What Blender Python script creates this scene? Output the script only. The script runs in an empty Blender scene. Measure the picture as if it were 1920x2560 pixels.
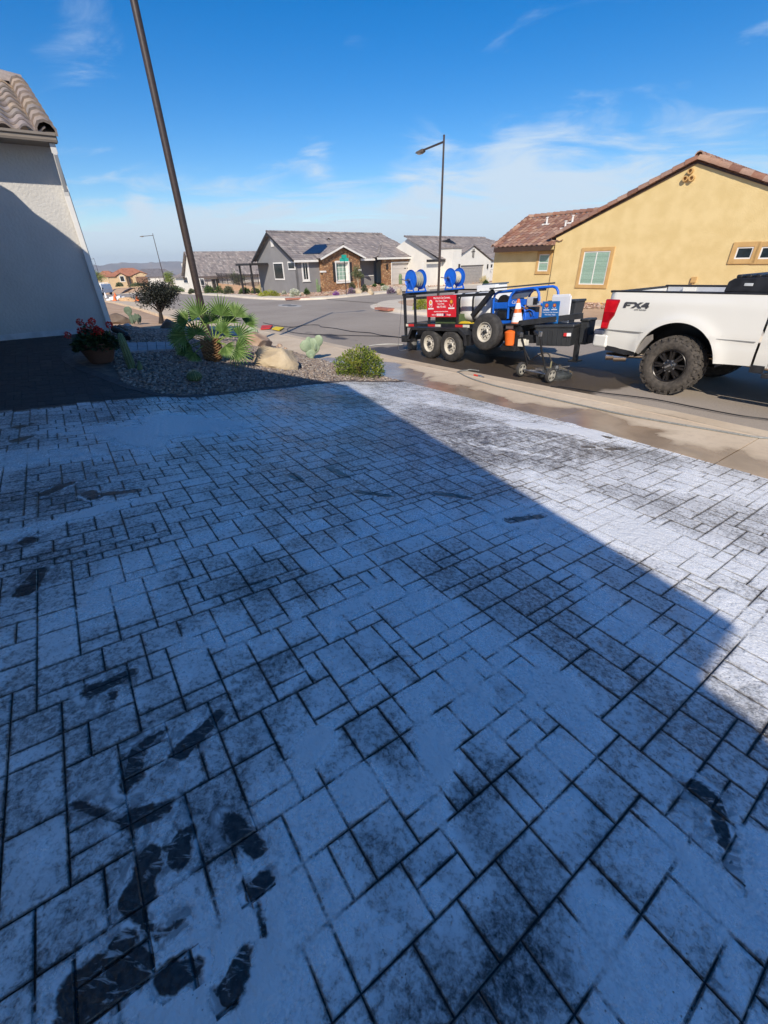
import bpy, bmesh, math, random
import numpy as np
from mathutils import Vector, Matrix
random.seed(7); RS = np.random.RandomState(7)
scene = bpy.context.scene
COL = scene.collection
PI = math.pi
# ---------------------------------------------------------------- camera
F = 1055.0; VX, VY = 50.0, 1780.0
_dn = np.array([VX, VY, F]); _dn /= np.linalg.norm(_dn)
_Y = np.array([0, 0, 1.0]); _Y = _Y - _dn * _Y.dot(_dn); _Y /= np.linalg.norm(_Y)
_X = np.cross(_dn, _Y)
if _X[0] < 0: _X = -_X
CAMH = 1.5
cam_d = bpy.data.cameras.new('camera'); cam = bpy.data.objects.new('camera', cam_d); COL.objects.link(cam)
cam_d.sensor_fit = 'HORIZONTAL'; cam_d.sensor_width = 36; cam_d.lens = 36 * F / 1920
cam_d.clip_start = 0.05; cam_d.clip_end = 20000
def _cw(i): return Vector((_X[i], _Y[i], -_dn[i]))
_R = Matrix((_cw(0), -_cw(1), -_cw(2))).transposed()
cam.matrix_world = Matrix.Translation((0, 0, CAMH)) @ _R.to_4x4()
scene.camera = cam
# ---------------------------------------------------------------- sun, sky, exposure
SUNEL = math.radians(35); LH = np.array([0.13, 0.9915])
sun_d = bpy.data.lights.new('sun', 'SUN'); sun_d.energy = 3.6; sun_d.angle = math.radians(0.53); sun_d.color = (1.0, 0.905, 0.77)
sun = bpy.data.objects.new('sun', sun_d); COL.objects.link(sun)
sun.rotation_euler = Vector((LH[0]*math.cos(SUNEL), LH[1]*math.cos(SUNEL), -math.sin(SUNEL))).to_track_quat('-Z', 'Y').to_euler()
scene.view_settings.view_transform = 'Standard'; scene.view_settings.look = 'None'
scene.view_settings.exposure = 0.42; scene.view_settings.gamma = 1
w = bpy.data.worlds.new('World'); scene.world = w; w.use_nodes = True
nt = w.node_tree; nt.nodes.clear()
def N_(t, nt=nt, **k):
    n = nt.nodes.new(t)
    for a, b in k.items(): setattr(n, a, b)
    return n
def math_(nt, op, a, b=None, clamp=False):
    n = nt.nodes.new('ShaderNodeMath'); n.operation = op; n.use_clamp = clamp
    for i, x in enumerate((a, b)):
        if x is None: continue
        if isinstance(x, (int, float)): n.inputs[i].default_value = x
        else: nt.links.new(x, n.inputs[i])
    return n.outputs[0]
def ss_(nt, x, lo, hi):
    n = nt.nodes.new('ShaderNodeMapRange'); n.interpolation_type = 'SMOOTHSTEP'
    nt.links.new(x, n.inputs[0]); n.inputs[1].default_value = lo; n.inputs[2].default_value = hi
    return n.outputs[0]
sky = N_('ShaderNodeTexSky', sky_type='NISHITA', sun_disc=False, sun_elevation=SUNEL, sun_rotation=math.radians(187.5),
         altitude=600, air_density=1.0, dust_density=0.6, ozone_density=2.5)
hsv = N_('ShaderNodeHueSaturation'); hsv.inputs['Saturation'].default_value = 1.5; hsv.inputs['Value'].default_value = 1.0; hsv.inputs['Hue'].default_value = 0.507
nt.links.new(sky.outputs[0], hsv.inputs['Color'])
tc = N_('ShaderNodeTexCoord'); sep = N_('ShaderNodeSeparateXYZ'); nt.links.new(tc.outputs['Generated'], sep.inputs[0])
zz = math_(nt, 'MAXIMUM', sep.outputs[2], 0.0)
den = math_(nt, 'ADD', zz, 0.16)
cx = math_(nt, 'DIVIDE', sep.outputs[0], den); cy = math_(nt, 'DIVIDE', sep.outputs[1], den)
comb = N_('ShaderNodeCombineXYZ'); nt.links.new(cx, comb.inputs[0]); nt.links.new(cy, comb.inputs[1])
def wn(scale, detail, rough, dist, sc=(1, 1, 1), loc=(0, 0, 0)):
    mp = N_('ShaderNodeMapping'); mp.inputs['Scale'].default_value = sc; mp.inputs['Location'].default_value = loc
    nt.links.new(comb.outputs[0], mp.inputs[0])
    n = N_('ShaderNodeTexNoise'); n.inputs['Scale'].default_value = scale; n.inputs['Detail'].default_value = detail
    n.inputs['Roughness'].default_value = rough; n.inputs['Distortion'].default_value = dist
    nt.links.new(mp.outputs[0], n.inputs[0]); return n.outputs[0]
n1 = wn(1.6, 10, .62, .9, (.8, 1.3, 1), (3.1, 1.7, 0)); n2 = wn(.45, 2, .5, .2, (1, 1, 1), (9.3, 4.4, 0))
def blob(vec, rad, soft):      # soft patch of thin cloud round one direction of the sky
    dp = N_('ShaderNodeVectorMath', operation='DISTANCE'); nrm = N_('ShaderNodeVectorMath', operation='NORMALIZE')
    nt.links.new(tc.outputs['Generated'], nrm.inputs[0]); nt.links.new(nrm.outputs[0], dp.inputs[0])
    v = np.array(vec); v = v / np.linalg.norm(v); dp.inputs[1].default_value = tuple(v)
    return math_(nt, 'SUBTRACT', 1.0, ss_(nt, dp.outputs['Value'], rad * (1 - soft), rad))
def ray(px, py):
    v = np.array([px - 960.0, py - 1280.0, F]); return np.array([v.dot(_X), v.dot(_Y), -v.dot(_dn)])
band = math_(nt, 'SUBTRACT', 1.0, ss_(nt, sep.outputs[2], 0.02, 0.21))
acc = math_(nt, 'ADD', math_(nt, 'MULTIPLY', band, 0.50), math_(nt, 'MULTIPLY', math_(nt, 'SUBTRACT', 1.0, ss_(nt, sep.outputs[2], 0.0, 0.10)), .5))
for (px, py, rad, am) in [(1250, 480, .24, .30), (1500, 440, .24, .26), (1850, 380, .22, .26), (700, 560, .28, .2), (420, 590, .2, .2), (790, 395, .06, .34), (1270, 395, .08, .26), (120, 55, .12, .27), (260, 5, .10, .22),
                          (885, 120, .06, .30), (345, 510, .035, .3), (1050, 420, .13, .14), (1000, 495, .22, .20)]:
    acc = math_(nt, 'ADD', acc, math_(nt, 'MULTIPLY', blob(ray(px, py), rad, .9), am))
cl = math_(nt, 'ADD', math_(nt, 'ADD', acc, math_(nt, 'MULTIPLY', math_(nt, 'SUBTRACT', n1, .5), 1.6)), math_(nt, 'MULTIPLY', math_(nt, 'SUBTRACT', n2, .5), .35))
clm = math_(nt, 'MULTIPLY', ss_(nt, cl, .26, .84), .92)
mixc = N_('ShaderNodeMix', data_type='RGBA'); nt.links.new(clm, mixc.inputs[0]); nt.links.new(hsv.outputs[0], mixc.inputs[6])
mixc.inputs[7].default_value = (5.0, 6.0, 7.0, 1)
bg = N_('ShaderNodeBackground'); bg.inputs[1].default_value = 0.10
nt.links.new(mixc.outputs[2], bg.inputs[0])
wo = N_('ShaderNodeOutputWorld'); nt.links.new(bg.outputs[0], wo.inputs[0])
# ---------------------------------------------------------------- site axes: s runs along the street (to the right), t runs out towards the street
_a = math.radians(-55.5); DS = np.array([math.cos(_a), math.sin(_a)]); NT = np.array([-DS[1], DS[0]])
def xy(s, t): p = DS * s + NT * t; return float(p[0]), float(p[1])
def st(x, y): return x * DS[0] + y * DS[1], x * NT[0] + y * NT[1]
SZX = [-6000, -1000, -300, -160, -108, -70, -50, -38, -25, -17, -8, -3, 10, 60]
SZZ = [-210, -46, -11, -4.8, -2.8, -1.9, -1.3, -1.05, -.93, -.8, -.65, -.5, -.42, 0]
def zst(s): return np.interp(s, SZX, SZZ)
def sm(x, a, b): x = np.clip((x - a) / (b - a), 0, 1); return x * x * (3 - 2 * x)
PADS = []
def zn(s, t):      # level of the land off the road
    s = np.asarray(s, float); t = np.asarray(t, float)
    zw = zst(s) + .13
    base = zw * np.maximum(t, -1.0) / 5
    zl = np.interp(s, [-60, -30, -20, -14.5, -11.3], [-1.3, -.75, -.35, .25, .38])
    left = zl + (zw - zl) * np.clip((t - .9) / 4.1, 0, 1)
    wgt = np.clip((-6.5 - s) / 4.8, 0, 1)
    near = base * (1 - wgt) + left * wgt
    A = zst(s) + .13; B = np.minimum(-.83 - np.maximum(0, -s - 78) * .03, -.83)
    wb = sm(t, 22, 29) * sm(-s, 37, 42)
    far = A * (1 - wb) + np.maximum(A, B) * wb
    far = far + .06 * sm(t, 15.5, 20) * sm(s, -30, -24)
    z = np.where(t < 5, near, np.where(t > 14, far, zst(s) + .13))
    for (ps, pt, r, z0) in PADS:
        dd = np.hypot(s - ps, t - pt); k = 1 - sm(dd, r, r * 1.7); z = z * (1 - k) + z0 * k
    return z
def land(x, y): s, t = st(x, y); return float(zn(s, t))
def Gz(px, py, z):
    r = ray(px, py); k = (z - CAMH) / r[2]; return np.array([r[0]*k, r[1]*k, z])
def P(px, py, dz=0.0, road=False):   # the place on the ground seen at a pixel of the photograph
    z = -.4
    for i in range(80):
        p = Gz(px, py, z); s, t = st(p[0], p[1]); z2 = (float(zst(s)) if road else float(zn(s, t))) + dz; z = .65 * z + .35 * z2
    return Vector((float(p[0]), float(p[1]), float(z)))
def at(px, py, base):                # point above `base` (same distance ahead) seen at a pixel
    r = ray(px, py); k = base[1] / r[1]; return Vector((float(r[0]*k), float(base[1]), float(r[2]*k + CAMH)))
# ---------------------------------------------------------------- materials
MATS = {}
def pm(name, col, rough=.6, metal=0., var=.12, scale=6., bump=0., bscale=None, col2=None, detail=4, spec=None, coat=0., alpha=None, trans=0.):
    if name in MATS: return MATS[name]
    m = bpy.data.materials.new(name); m.use_nodes = True; t = m.node_tree; b = t.nodes['Principled BSDF']
    tcn = t.nodes.new('ShaderNodeTexCoord')
    nz = t.nodes.new('ShaderNodeTexNoise'); nz.inputs['Scale'].default_value = scale; nz.inputs['Detail'].default_value = detail
    t.links.new(tcn.outputs['Object'], nz.inputs[0])
    mx = t.nodes.new('ShaderNodeMix'); mx.data_type = 'RGBA'
    c = Vector(col[:3]); c2 = Vector(col2[:3]) if col2 else c * (1 + var)
    c1 = c * (1 - var) if not col2 else c
    mx.inputs[6].default_value = (*c1, 1); mx.inputs[7].default_value = (*[min(1, v) for v in c2], 1)
    t.links.new(ss_(t, nz.outputs[0], .3, .7), mx.inputs[0]); t.links.new(mx.outputs[2], b.inputs['Base Color'])
    b.inputs['Roughness'].default_value = rough; b.inputs['Metallic'].default_value = metal
    if spec is not None: b.inputs['Specular IOR Level'].default_value = spec
    if coat: b.inputs['Coat Weight'].default_value = coat; b.inputs['Coat Roughness'].default_value = .05
    if trans: b.inputs['Transmission Weight'].default_value = trans
    if bump:
        nb = t.nodes.new('ShaderNodeTexNoise'); nb.inputs['Scale'].default_value = bscale or scale * 8; nb.inputs['Detail'].default_value = 3
        t.links.new(tcn.outputs['Object'], nb.inputs[0]); bp = t.nodes.new('ShaderNodeBump'); bp.inputs['Strength'].default_value = bump; bp.inputs['Distance'].default_value = .02
        t.links.new(nb.outputs[0], bp.inputs['Height']); t.links.new(bp.outputs[0], b.inputs['Normal'])
    MATS[name] = m; return m
def rm(name, cols, rough=.7, bump=0., bscale=30, spec=None, trl=0.):  # colour picked per face by the 'rnd' attribute
    if name in MATS: return MATS[name]
    m = bpy.data.materials.new(name); m.use_nodes = True; t = m.node_tree; b = t.nodes['Principled BSDF']
    a = t.nodes.new('ShaderNodeAttribute'); a.attribute_name = 'rnd'; r = t.nodes.new('ShaderNodeValToRGB')
    el = r.color_ramp.elements
    while len(el) < len(cols): el.new(.5)
    for i, c in enumerate(cols): el[i].position = i / (len(cols) - 1); el[i].color = (*c, 1)
    t.links.new(a.outputs['Fac'], r.inputs[0])
    tcn = t.nodes.new('ShaderNodeTexCoord'); nz = t.nodes.new('ShaderNodeTexNoise'); nz.inputs['Scale'].default_value = bscale; nz.inputs['Detail'].default_value = 3
    t.links.new(tcn.outputs['Object'], nz.inputs[0])
    mm = t.nodes.new('ShaderNodeMix'); mm.data_type = 'RGBA'; mm.blend_type = 'MULTIPLY'; mm.inputs[0].default_value = .55
    t.links.new(r.outputs[0], mm.inputs[6]); t.links.new(nz.outputs[0], mm.inputs[7])
    br = t.nodes.new('ShaderNodeBrightContrast'); br.inputs['Bright'].default_value = 0.0
    mul = t.nodes.new('ShaderNodeVectorMath'); mul.operation = 'SCALE'; mul.inputs['Scale'].default_value = 1.35
    t.links.new(mm.outputs[2], mul.inputs[0]); t.links.new(mul.outputs[0], b.inputs['Base Color'])
    b.inputs['Roughness'].default_value = rough
    if spec is not None: b.inputs['Specular IOR Level'].default_value = spec
    if bump:
        bp = t.nodes.new('ShaderNodeBump'); bp.inputs['Strength'].default_value = bump; bp.inputs['Distance'].default_value = .02
        t.links.new(nz.outputs[0], bp.inputs['Height']); t.links.new(bp.outputs[0], b.inputs['Normal'])
    if trl:
        tr = t.nodes.new('ShaderNodeBsdfTranslucent'); t.links.new(mul.outputs[0], tr.inputs[0])
        ms = t.nodes.new('ShaderNodeMixShader'); ms.inputs[0].default_value = trl
        t.links.new(b.outputs[0], ms.inputs[1]); t.links.new(tr.outputs[0], ms.inputs[2]); t.links.new(ms.outputs[0], t.nodes['Material Output'].inputs[0])
    MATS[name] = m; return m
# ---------------------------------------------------------------- mesh building
class MB:
    def __init__(s): s.v = []; s.f = []; s.r = []
    def add(s, v, f, r=None):
        o = len(s.v); s.v += [tuple(p) for p in v]; s.f += [tuple(i + o for i in q) for q in f]
        s.r += ([random.random()] * len(f) if r is None else (list(r) if hasattr(r, '__len__') else [r] * len(f))); return s
    def box(s, x0, x1, y0, y1, z0, z1):
        v = [(x, y, z) for z in (z0, z1) for y in (y0, y1) for x in (x0, x1)]
        return s.add(v, [(0, 2, 3, 1), (4, 5, 7, 6), (0, 1, 5, 4), (2, 6, 7, 3), (0, 4, 6, 2), (1, 3, 7, 5)])
    def prism(s, pts, y0, y1):       # polygon in x,z carried from y0 to y1
        n = len(pts); v = [(x, y0, z) for x, z in pts] + [(x, y1, z) for x, z in pts]
        return s.add(v, [tuple(range(n)), tuple(range(2*n-1, n-1, -1))] + [(i, i + n, (i+1) % n + n, (i+1) % n) for i in range(n)])
    def prz(s, pts, z0, z1):         # polygon in x,y carried from z0 to z1
        n = len(pts); v = [(x, y, z0) for x, y in pts] + [(x, y, z1) for x, y in pts]
        return s.add(v, [tuple(range(n-1, -1, -1)), tuple(range(n, 2*n))] + [(i, (i+1) % n, (i+1) % n + n, i + n) for i in range(n)])
    def bar(s, a, b, w=.05, h=None, up=(0, 0, 1)):
        a = Vector(a); b = Vector(b); d = (b - a).normalized(); u = Vector(up)
        if abs(d.dot(u)) > .95: u = Vector((0, 1, 0))
        x = d.cross(u).normalized(); u = x.cross(d); h = h or w; x = x * w / 2; u = u * h / 2
        v = [p + i * x + j * u for p in (a, b) for j in (-1, 1) for i in (-1, 1)]
        return s.add(v, [(0, 2, 3, 1), (4, 5, 7, 6), (0, 1, 5, 4), (2, 6, 7, 3), (0, 4, 6, 2), (1, 3, 7, 5)])
    def tube(s, path, r, n=8, caps=True, flat=1.):
        path = [Vector(p) for p in path]; m = len(path); rr = r if hasattr(r, '__len__') else [r] * m
        v = []; f = []; pu = None
        for i, p in enumerate(path):
            d = (path[min(i+1, m-1)] - path[max(i-1, 0)])
            d = d.normalized() if d.length > 1e-9 else Vector((0, 0, 1))
            if pu is None: pu = Vector((0, 0, 1)) if abs(d.z) < .9 else Vector((1, 0, 0))
            x = d.cross(pu).normalized(); u = x.cross(d).normalized(); pu = u
            for k in range(n):
                a = 2 * PI * k / n; v.append(p + x * math.cos(a) * rr[i] + u * math.sin(a) * rr[i] * flat)
        for i in range(m - 1):
            for k in range(n): f.append((i*n+k, i*n+(k+1) % n, (i+1)*n+(k+1) % n, (i+1)*n+k))
        if caps: f.append(tuple(range(n-1, -1, -1))); f.append(tuple((m-1)*n+k for k in range(n)))
        return s.add(v, f)
    def lathe(s, prof, n=24, M=None, a0=0, a1=2*PI):   # profile (radius, height) about z, then moved by M
        M = M or Matrix(); full = abs(a1 - a0 - 2*PI) < 1e-6; k = n if full else n + 1
        v = []; f = []
        for (r, z) in prof:
            for i in range(k): a = a0 + (a1 - a0) * i / n; v.append(M @ Vector((r * math.cos(a), r * math.sin(a), z)))
        for j in range(len(prof) - 1):
            for i in range(n): i2 = (i+1) % k; f.append((j*k+i, j*k+i2, (j+1)*k+i2, (j+1)*k+i))
        return s.add(v, f)
    def leaf(s, p, d, n, L, W, r=None):
        d = Vector(d).normalized(); x = d.cross(Vector(n))
        x = x.normalized() if x.length > 1e-6 else Vector((1, 0, 0))
        p = Vector(p); return s.add([p, p + d*L*.5 + x*W/2, p + d*L, p + d*L*.5 - x*W/2], [(0, 1, 2, 3)], r)
    def build(s, name, m, parent=None, smooth=False, bevel=0., loc=None, rz=0., ang=None):
        me = bpy.data.meshes.new(name); me.from_pydata(s.v, [], s.f); me.materials.append(m)
        at_ = me.attributes.new('rnd', 'FLOAT', 'FACE'); at_.data.foreach_set('value', s.r)
        if smooth: me.polygons.foreach_set('use_smooth', [True] * len(s.f))
        me.update(); o = bpy.data.objects.new(name, me); COL.objects.link(o)
        if parent: o.parent = parent
        if loc: o.location = loc
        if rz: o.rotation_euler = (0, 0, rz)
        if bevel:
            b = o.modifiers.new('b', 'BEVEL'); b.width = bevel; b.segments = 2; b.limit_method = 'ANGLE'; b.angle_limit = math.radians(35)
        if smooth and ang is None: ang = 40
        if smooth:
            try: me.set_sharp_from_angle(angle=math.radians(ang))
            except Exception: pass
        return o
def T(name, label, cat, loc=(0, 0, 0), rz=0., group=None, rot=None):
    o = bpy.data.objects.new(name, None); COL.objects.link(o); o.location = loc; o.rotation_euler = rot or (0, 0, rz); o.empty_display_size = .2
    o['label'] = label; o['category'] = cat
    if group: o['group'] = group
    return o
def tag(o, label, cat, group=None):
    o['label'] = label; o['category'] = cat
    if group: o['group'] = group
    return o
def stru(o): o['kind'] = 'structure'; return o
def stuff(o, label=None, cat=None):
    o['kind'] = 'stuff'
    if label: o['label'] = label; o['category'] = cat
    return o
def dup(root, loc, rz=None, label=None, scale=None):
    def cp(o, par):
        c = o.copy(); COL.objects.link(c); c.parent = par
        for ch in list(o.children): cp(ch, c)
        return c
    r = cp(root, None); r.location = loc
    if rz is not None: r.rotation_euler = (0, 0, rz)
    if scale: r.scale = scale if hasattr(scale, '__len__') else (scale,)*3
    if label: r['label'] = label
    return r
def icos(sub=1):
    bm = bmesh.new(); bmesh.ops.create_icosphere(bm, subdivisions=sub, radius=1.0)
    v = np.array([x.co[:] for x in bm.verts]); f = [[q.index for q in p.verts] for p in bm.faces]; bm.free(); return v, f
def fnoise(p, k=1.0, seed=0):   # smooth pseudo noise, -1..1
    from mathutils import noise
    return noise.noise(Vector(p) * k + Vector((seed * 7.3, seed * 3.1, seed)))
def text(name, body, m, parent, loc, rot, size, ext=.002, align='CENTER', sx=1., shear=0., bold=0.):
    c = bpy.data.curves.new(name, 'FONT'); c.body = body; c.size = size; c.extrude = ext; c.align_x = align; c.align_y = 'CENTER'; c.shear = shear; c.offset = bold
    c.resolution_u = 3
    o = bpy.data.objects.new(name, c); COL.objects.link(o)
    dg = bpy.context.evaluated_depsgraph_get(); me = bpy.data.meshes.new_from_object(o.evaluated_get(dg))
    bpy.data.objects.remove(o); bpy.data.curves.remove(c)
    me.materials.clear(); me.materials.append(m); o = bpy.data.objects.new(name, me); COL.objects.link(o)
    o.parent = parent; o.location = loc; o.rotation_euler = rot; o.scale = (sx, 1, 1); return o
def bush(name, label, cat, loc, rx, ry, rz, n, leaf, m, group=None, stemm=None, seed=0, flat=.6, stemn=9):
    rnd = random.Random(seed + int(abs(loc[0]*100)))
    root = T(name, label, cat, loc, rnd.random()*6, group); fo = MB()
    for i in range(n):
        a = rnd.random() * 2 * PI; u = rnd.random(); ph = math.acos(1 - u*1.15) if u < 1 else 0
        lump = 1 + .22*fnoise((math.cos(a)*2, math.sin(a)*2, ph*2), 1.1, seed+1)
        R = (rnd.random() ** .35) * lump
        p = Vector((rx*R*math.sin(ph)*math.cos(a), ry*R*math.sin(ph)*math.sin(a), max(.02, rz*R*math.cos(ph)+rz*.08)))
        d = Vector((p.x/rx, p.y/ry, p.z/rz)).normalized() + Vector((rnd.uniform(-1, 1), rnd.uniform(-1, 1), rnd.uniform(-.4, 1))) * flat
        L = leaf * rnd.uniform(.7, 1.3)
        fo.leaf(p, d, (rnd.uniform(-1, 1), rnd.uniform(-1, 1), rnd.uniform(-1, 1)), L, L*.55, min(1, max(0, .5 + .9*fnoise(p, 3/max(rx, .3), seed) + rnd.uniform(-.3, .3))))
    fo.build('foliage', m, root)
    if stemm:
        sb = MB()
        for i in range(stemn):
            a = rnd.random()*2*PI; q = Vector((rx*.55*math.cos(a)*rnd.random(), ry*.55*math.sin(a)*rnd.random(), rz*.7))
            sb.tube([(0, 0, 0), q*.5 + Vector((0, 0, .05*rz)), q], [.02*rz+.004, .012*rz+.003, .004*rz+.002], 5)
        sb.build('stem', stemm, root)
    return root
def rock(name, label, loc, rx, ry, rz, m, seed=1, rot=0., cut=.25, group=None, cat='boulder'):
    bm = bmesh.new(); bmesh.ops.create_icosphere(bm, subdivisions=4, radius=1.0)
    rnd = random.Random(seed); pl = []
    for i in range(11):
        n = Vector((rnd.uniform(-1, 1), rnd.uniform(-1, 1), rnd.uniform(-.5, 1))).normalized(); pl.append((n, rnd.uniform(.62, .92)))
    for v in bm.verts:
        c = v.co.copy()
        for n, d in pl:
            k = c.dot(n)
            if k > d: c -= n * (k - d) * (1 - cut*.3)
        c *= 1 + .07*fnoise(c, 2.2, seed) + .03*fnoise(c, 6, seed)
        v.co = Vector((c.x*rx, c.y*ry, c.z*rz + rz*.45))
    me = bpy.data.meshes.new(name); bm.to_mesh(me); bm.free(); me.materials.append(m)
    me.polygons.foreach_set('use_smooth', [True]*len(me.polygons))
    try: me.set_sharp_from_angle(angle=math.radians(28))
    except Exception: pass
    o = bpy.data.objects.new(name, me); COL.objects.link(o); o.location = loc; o.rotation_euler = (0, 0, rot)
    return tag(o, label, cat, group)
# ================================================================ GROUND
def stations(breaks):
    out = []
    for a, b, d in breaks:
        n = max(1, int(round((b - a) / d))); out += [a + (b - a) * i / n for i in range(n)]
    return out + [breaks[-1][1]]
def gridmesh(name, S, Tt, zf, m, keep=None):
    SS, TT = np.meshgrid(S, Tt, indexing='ij'); ZZ = zf(SS, TT)
    X = DS[0]*SS + NT[0]*TT; Yv = DS[1]*SS + NT[1]*TT; ns, nt_ = SS.shape
    v = np.stack([X, Yv, ZZ], -1).reshape(-1, 3); f = []
    for i in range(ns-1):
        for j in range(nt_-1):
            if keep is None or keep((S[i]+S[i+1])/2, (Tt[j]+Tt[j+1])/2): f.append((i*nt_+j, (i+1)*nt_+j, (i+1)*nt_+j+1, i*nt_+j+1))
    mb = MB(); mb.v = v.tolist(); mb.f = f; mb.r = RS.rand(len(f)).tolist(); return mb.build(name, m, smooth=True, ang=80)
PADS += [(-118, 62, 16, -3.6)]
ISL = [(-15.87, 14.34), (-18.93, 14.36), (-20.4, 14.7), (-22.1, 15.15), (-24.0, 16.0), (-25.6, 17.0), (-26.7, 18.2), (-27.2, 19.4), (-27.3, 21)]
FARC = [(-38.0, 60), (-37.2, 33), (-35.2, 24), (-34.2, 20.5), (-34.0, 18.2), (-34.8, 16.6), (-37, 15.5), (-40.8, 15.0), (-46.3, 15.2), (-57, 16.3), (-70, 17.2), (-90, 18), (-140, 18.4), (-300, 18.4)]
def isl_t(s): return np.interp(s, [p[0] for p in ISL][::-1], [p[1] for p in ISL][::-1])
def far_t(s): return np.interp(s, [p[0] for p in FARC][::-1][:10], [p[1] for p in FARC][::-1][:10])
def road_tmax(s):   # outer edge of the asphalt for the strip along the near street
    return np.where(s > -27.3, isl_t(s), np.where(s < -34.0, far_t(s), 60.0))
def zground(s, t):
    z = zn(s, t) - .05
    z = z - .10 * ((t > 4.9) & (t < 14.9)) 
    r = (t > 4.9) & (t < road_tmax(s) + .6) & (s > -300); z = np.where(r, zst(s) - .14, z)
    b = (s < -26.2) & (s > -38.6) & (t > 14); z = np.where(b & (t < 61), np.minimum(z, zst(s) - .12), z)
    return z
m_dirt = pm('dirt', (.48, .31, .185), .95, scale=.9, col2=(.58, .40, .26), bump=.5, bscale=14)
gS = stations([(-6000, -1000, 500), (-1000, -300, 70), (-300, -120, 12), (-120, -50, 3), (-50, 8, .7), (8, 60, 6)])
gT = stations([(-4000, -400, 400), (-400, -60, 40), (-60, -8, 5), (-8, 60, .7), (60, 200, 8), (200, 5000, 400)])
stru(gridmesh('ground', gS, gT, zground, m_dirt))
# asphalt: sun bleached, dark where the cleaning water ran
def asphalt():
    m = bpy.data.materials.new('asphalt'); m.use_nodes = True; t = m.node_tree; b = t.nodes['Principled BSDF']
    g = t.nodes.new('ShaderNodeNewGeometry')
    def nz(sc, d=4):
        n = t.nodes.new('ShaderNodeTexNoise'); n.inputs['Scale'].default_value = sc; n.inputs['Detail'].default_value = d; t.links.new(g.outputs['Position'], n.inputs[0]); return n.outputs[0]
    def mix(f, a, c):
        x = t.nodes.new('ShaderNodeMix'); x.data_type = 'RGBA'
        for i, q in ((0, f), (6, a), (7, c)):
            if isinstance(q, tuple): x.inputs[i].default_value = (*q, 1)
            elif isinstance(q, float): x.inputs[i].default_value = q
            else: t.links.new(q, x.inputs[i])
        return x.outputs[2]
    at_ = t.nodes.new('ShaderNodeAttribute'); at_.attribute_name = 'wet'
    c = mix(ss_(t, nz(.35), .3, .7), (.33, .275, .22), (.40, .34, .275))
    c = mix(math_(t, 'MULTIPLY', ss_(t, nz(160, 2), .45, .72), .5), c, (.45, .39, .33))
    c = mix(math_(t, 'MULTIPLY', ss_(t, nz(110, 2), .52, .7), .5), c, (.06, .055, .05))
    wet = ss_(t, math_(t, 'ADD', at_.outputs['Fac'], math_(t, 'MULTIPLY', math_(t, 'SUBTRACT', nz(1.6), .5), .9)), .42, .62)
    c2 = mix(wet, c, mix(ss_(t, nz(120, 2), .4, .7), (.045, .034, .026), (.11, .085, .062)))
    t.links.new(c2, b.inputs['Base Color']); t.links.new(math_(t, 'SUBTRACT', .9, math_(t, 'MULTIPLY', wet, .35)), b.inputs['Roughness'])
    bp = t.nodes.new('ShaderNodeBump'); bp.inputs['Strength'].default_value = .6; bp.inputs['Distance'].default_value = .01
    t.links.new(nz(130, 2), bp.inputs['Height']); t.links.new(bp.outputs[0], b.inputs['Normal']); return m
m_asph = asphalt()
mb = MB()
SA = stations([(-300, -90, 15), (-90, -40, 2), (-40, 5, .35), (5, 40, 3)]); tA = [0, .02, .04, .07, .1, .14, .18, .22, .28, .35, .45, .55, .65, .75, .85, 1.0]
for i, s in enumerate(SA):
    t1 = float(isl_t(s)) if s > -27.3 else float(far_t(s)) if s < -34 else float(np.interp(s, [-34, -27.3], [18.2, 21]))
    for k in tA: tt = 6.98 + (t1 - 6.98) * k; mb.v.append((*xy(s, tt), float(zst(s)) + .02*math.sin(PI*min(1, (tt-7)/7.5))))
n = len(tA)
for i in range(len(SA)-1):
    for j in range(n-1): mb.f.append((i*n+j, (i+1)*n+j, (i+1)*n+j+1, i*n+j+1)); mb.r.append(0)
TB = stations([(18.2, 26, 1), (26, 61, 5)]); o0 = len(mb.v)
for t_ in TB:
    a = float(np.interp(t_, [18.2, 20.5, 24, 33, 61], [-34.0, -34.2, -35.2, -37.2, -38.2])); bq = float(np.interp(t_, [18.2, 19.4, 21, 61], [-26.7, -27.2, -27.3, -27.8]))
    for k in (0, .25, .5, .75, 1): s = a + (bq - a)*k; mb.v.append((*xy(s, t_), float(zst(s)) + .024))
for i in range(len(TB)-1):
    for j in range(4): mb.f.append((o0+i*5+j, o0+i*5+j+1, o0+(i+1)*5+j+1, o0+(i+1)*5+j)); mb.r.append(0)
road = stru(mb.build('street', m_asph, smooth=True))
V = np.array(mb.v); sv, tv = st(V[:, 0], V[:, 1])
wet = np.clip(1.15 - np.maximum(0, tv - 7.9) / 1.5, 0, 1) * np.clip((sv + 11.8) / 1.6, 0, 1) * np.clip((-3.1 - sv) / 1.3, 0, 1)
wet = np.maximum(wet, .62 * np.exp(-((sv + 14.5) / 2.6)**2 - ((tv - 7.75) / .55)**2))
a_ = road.data.attributes.new('wet', 'FLOAT', 'POINT'); a_.data.foreach_set('value', wet.astype(np.float32))
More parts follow.
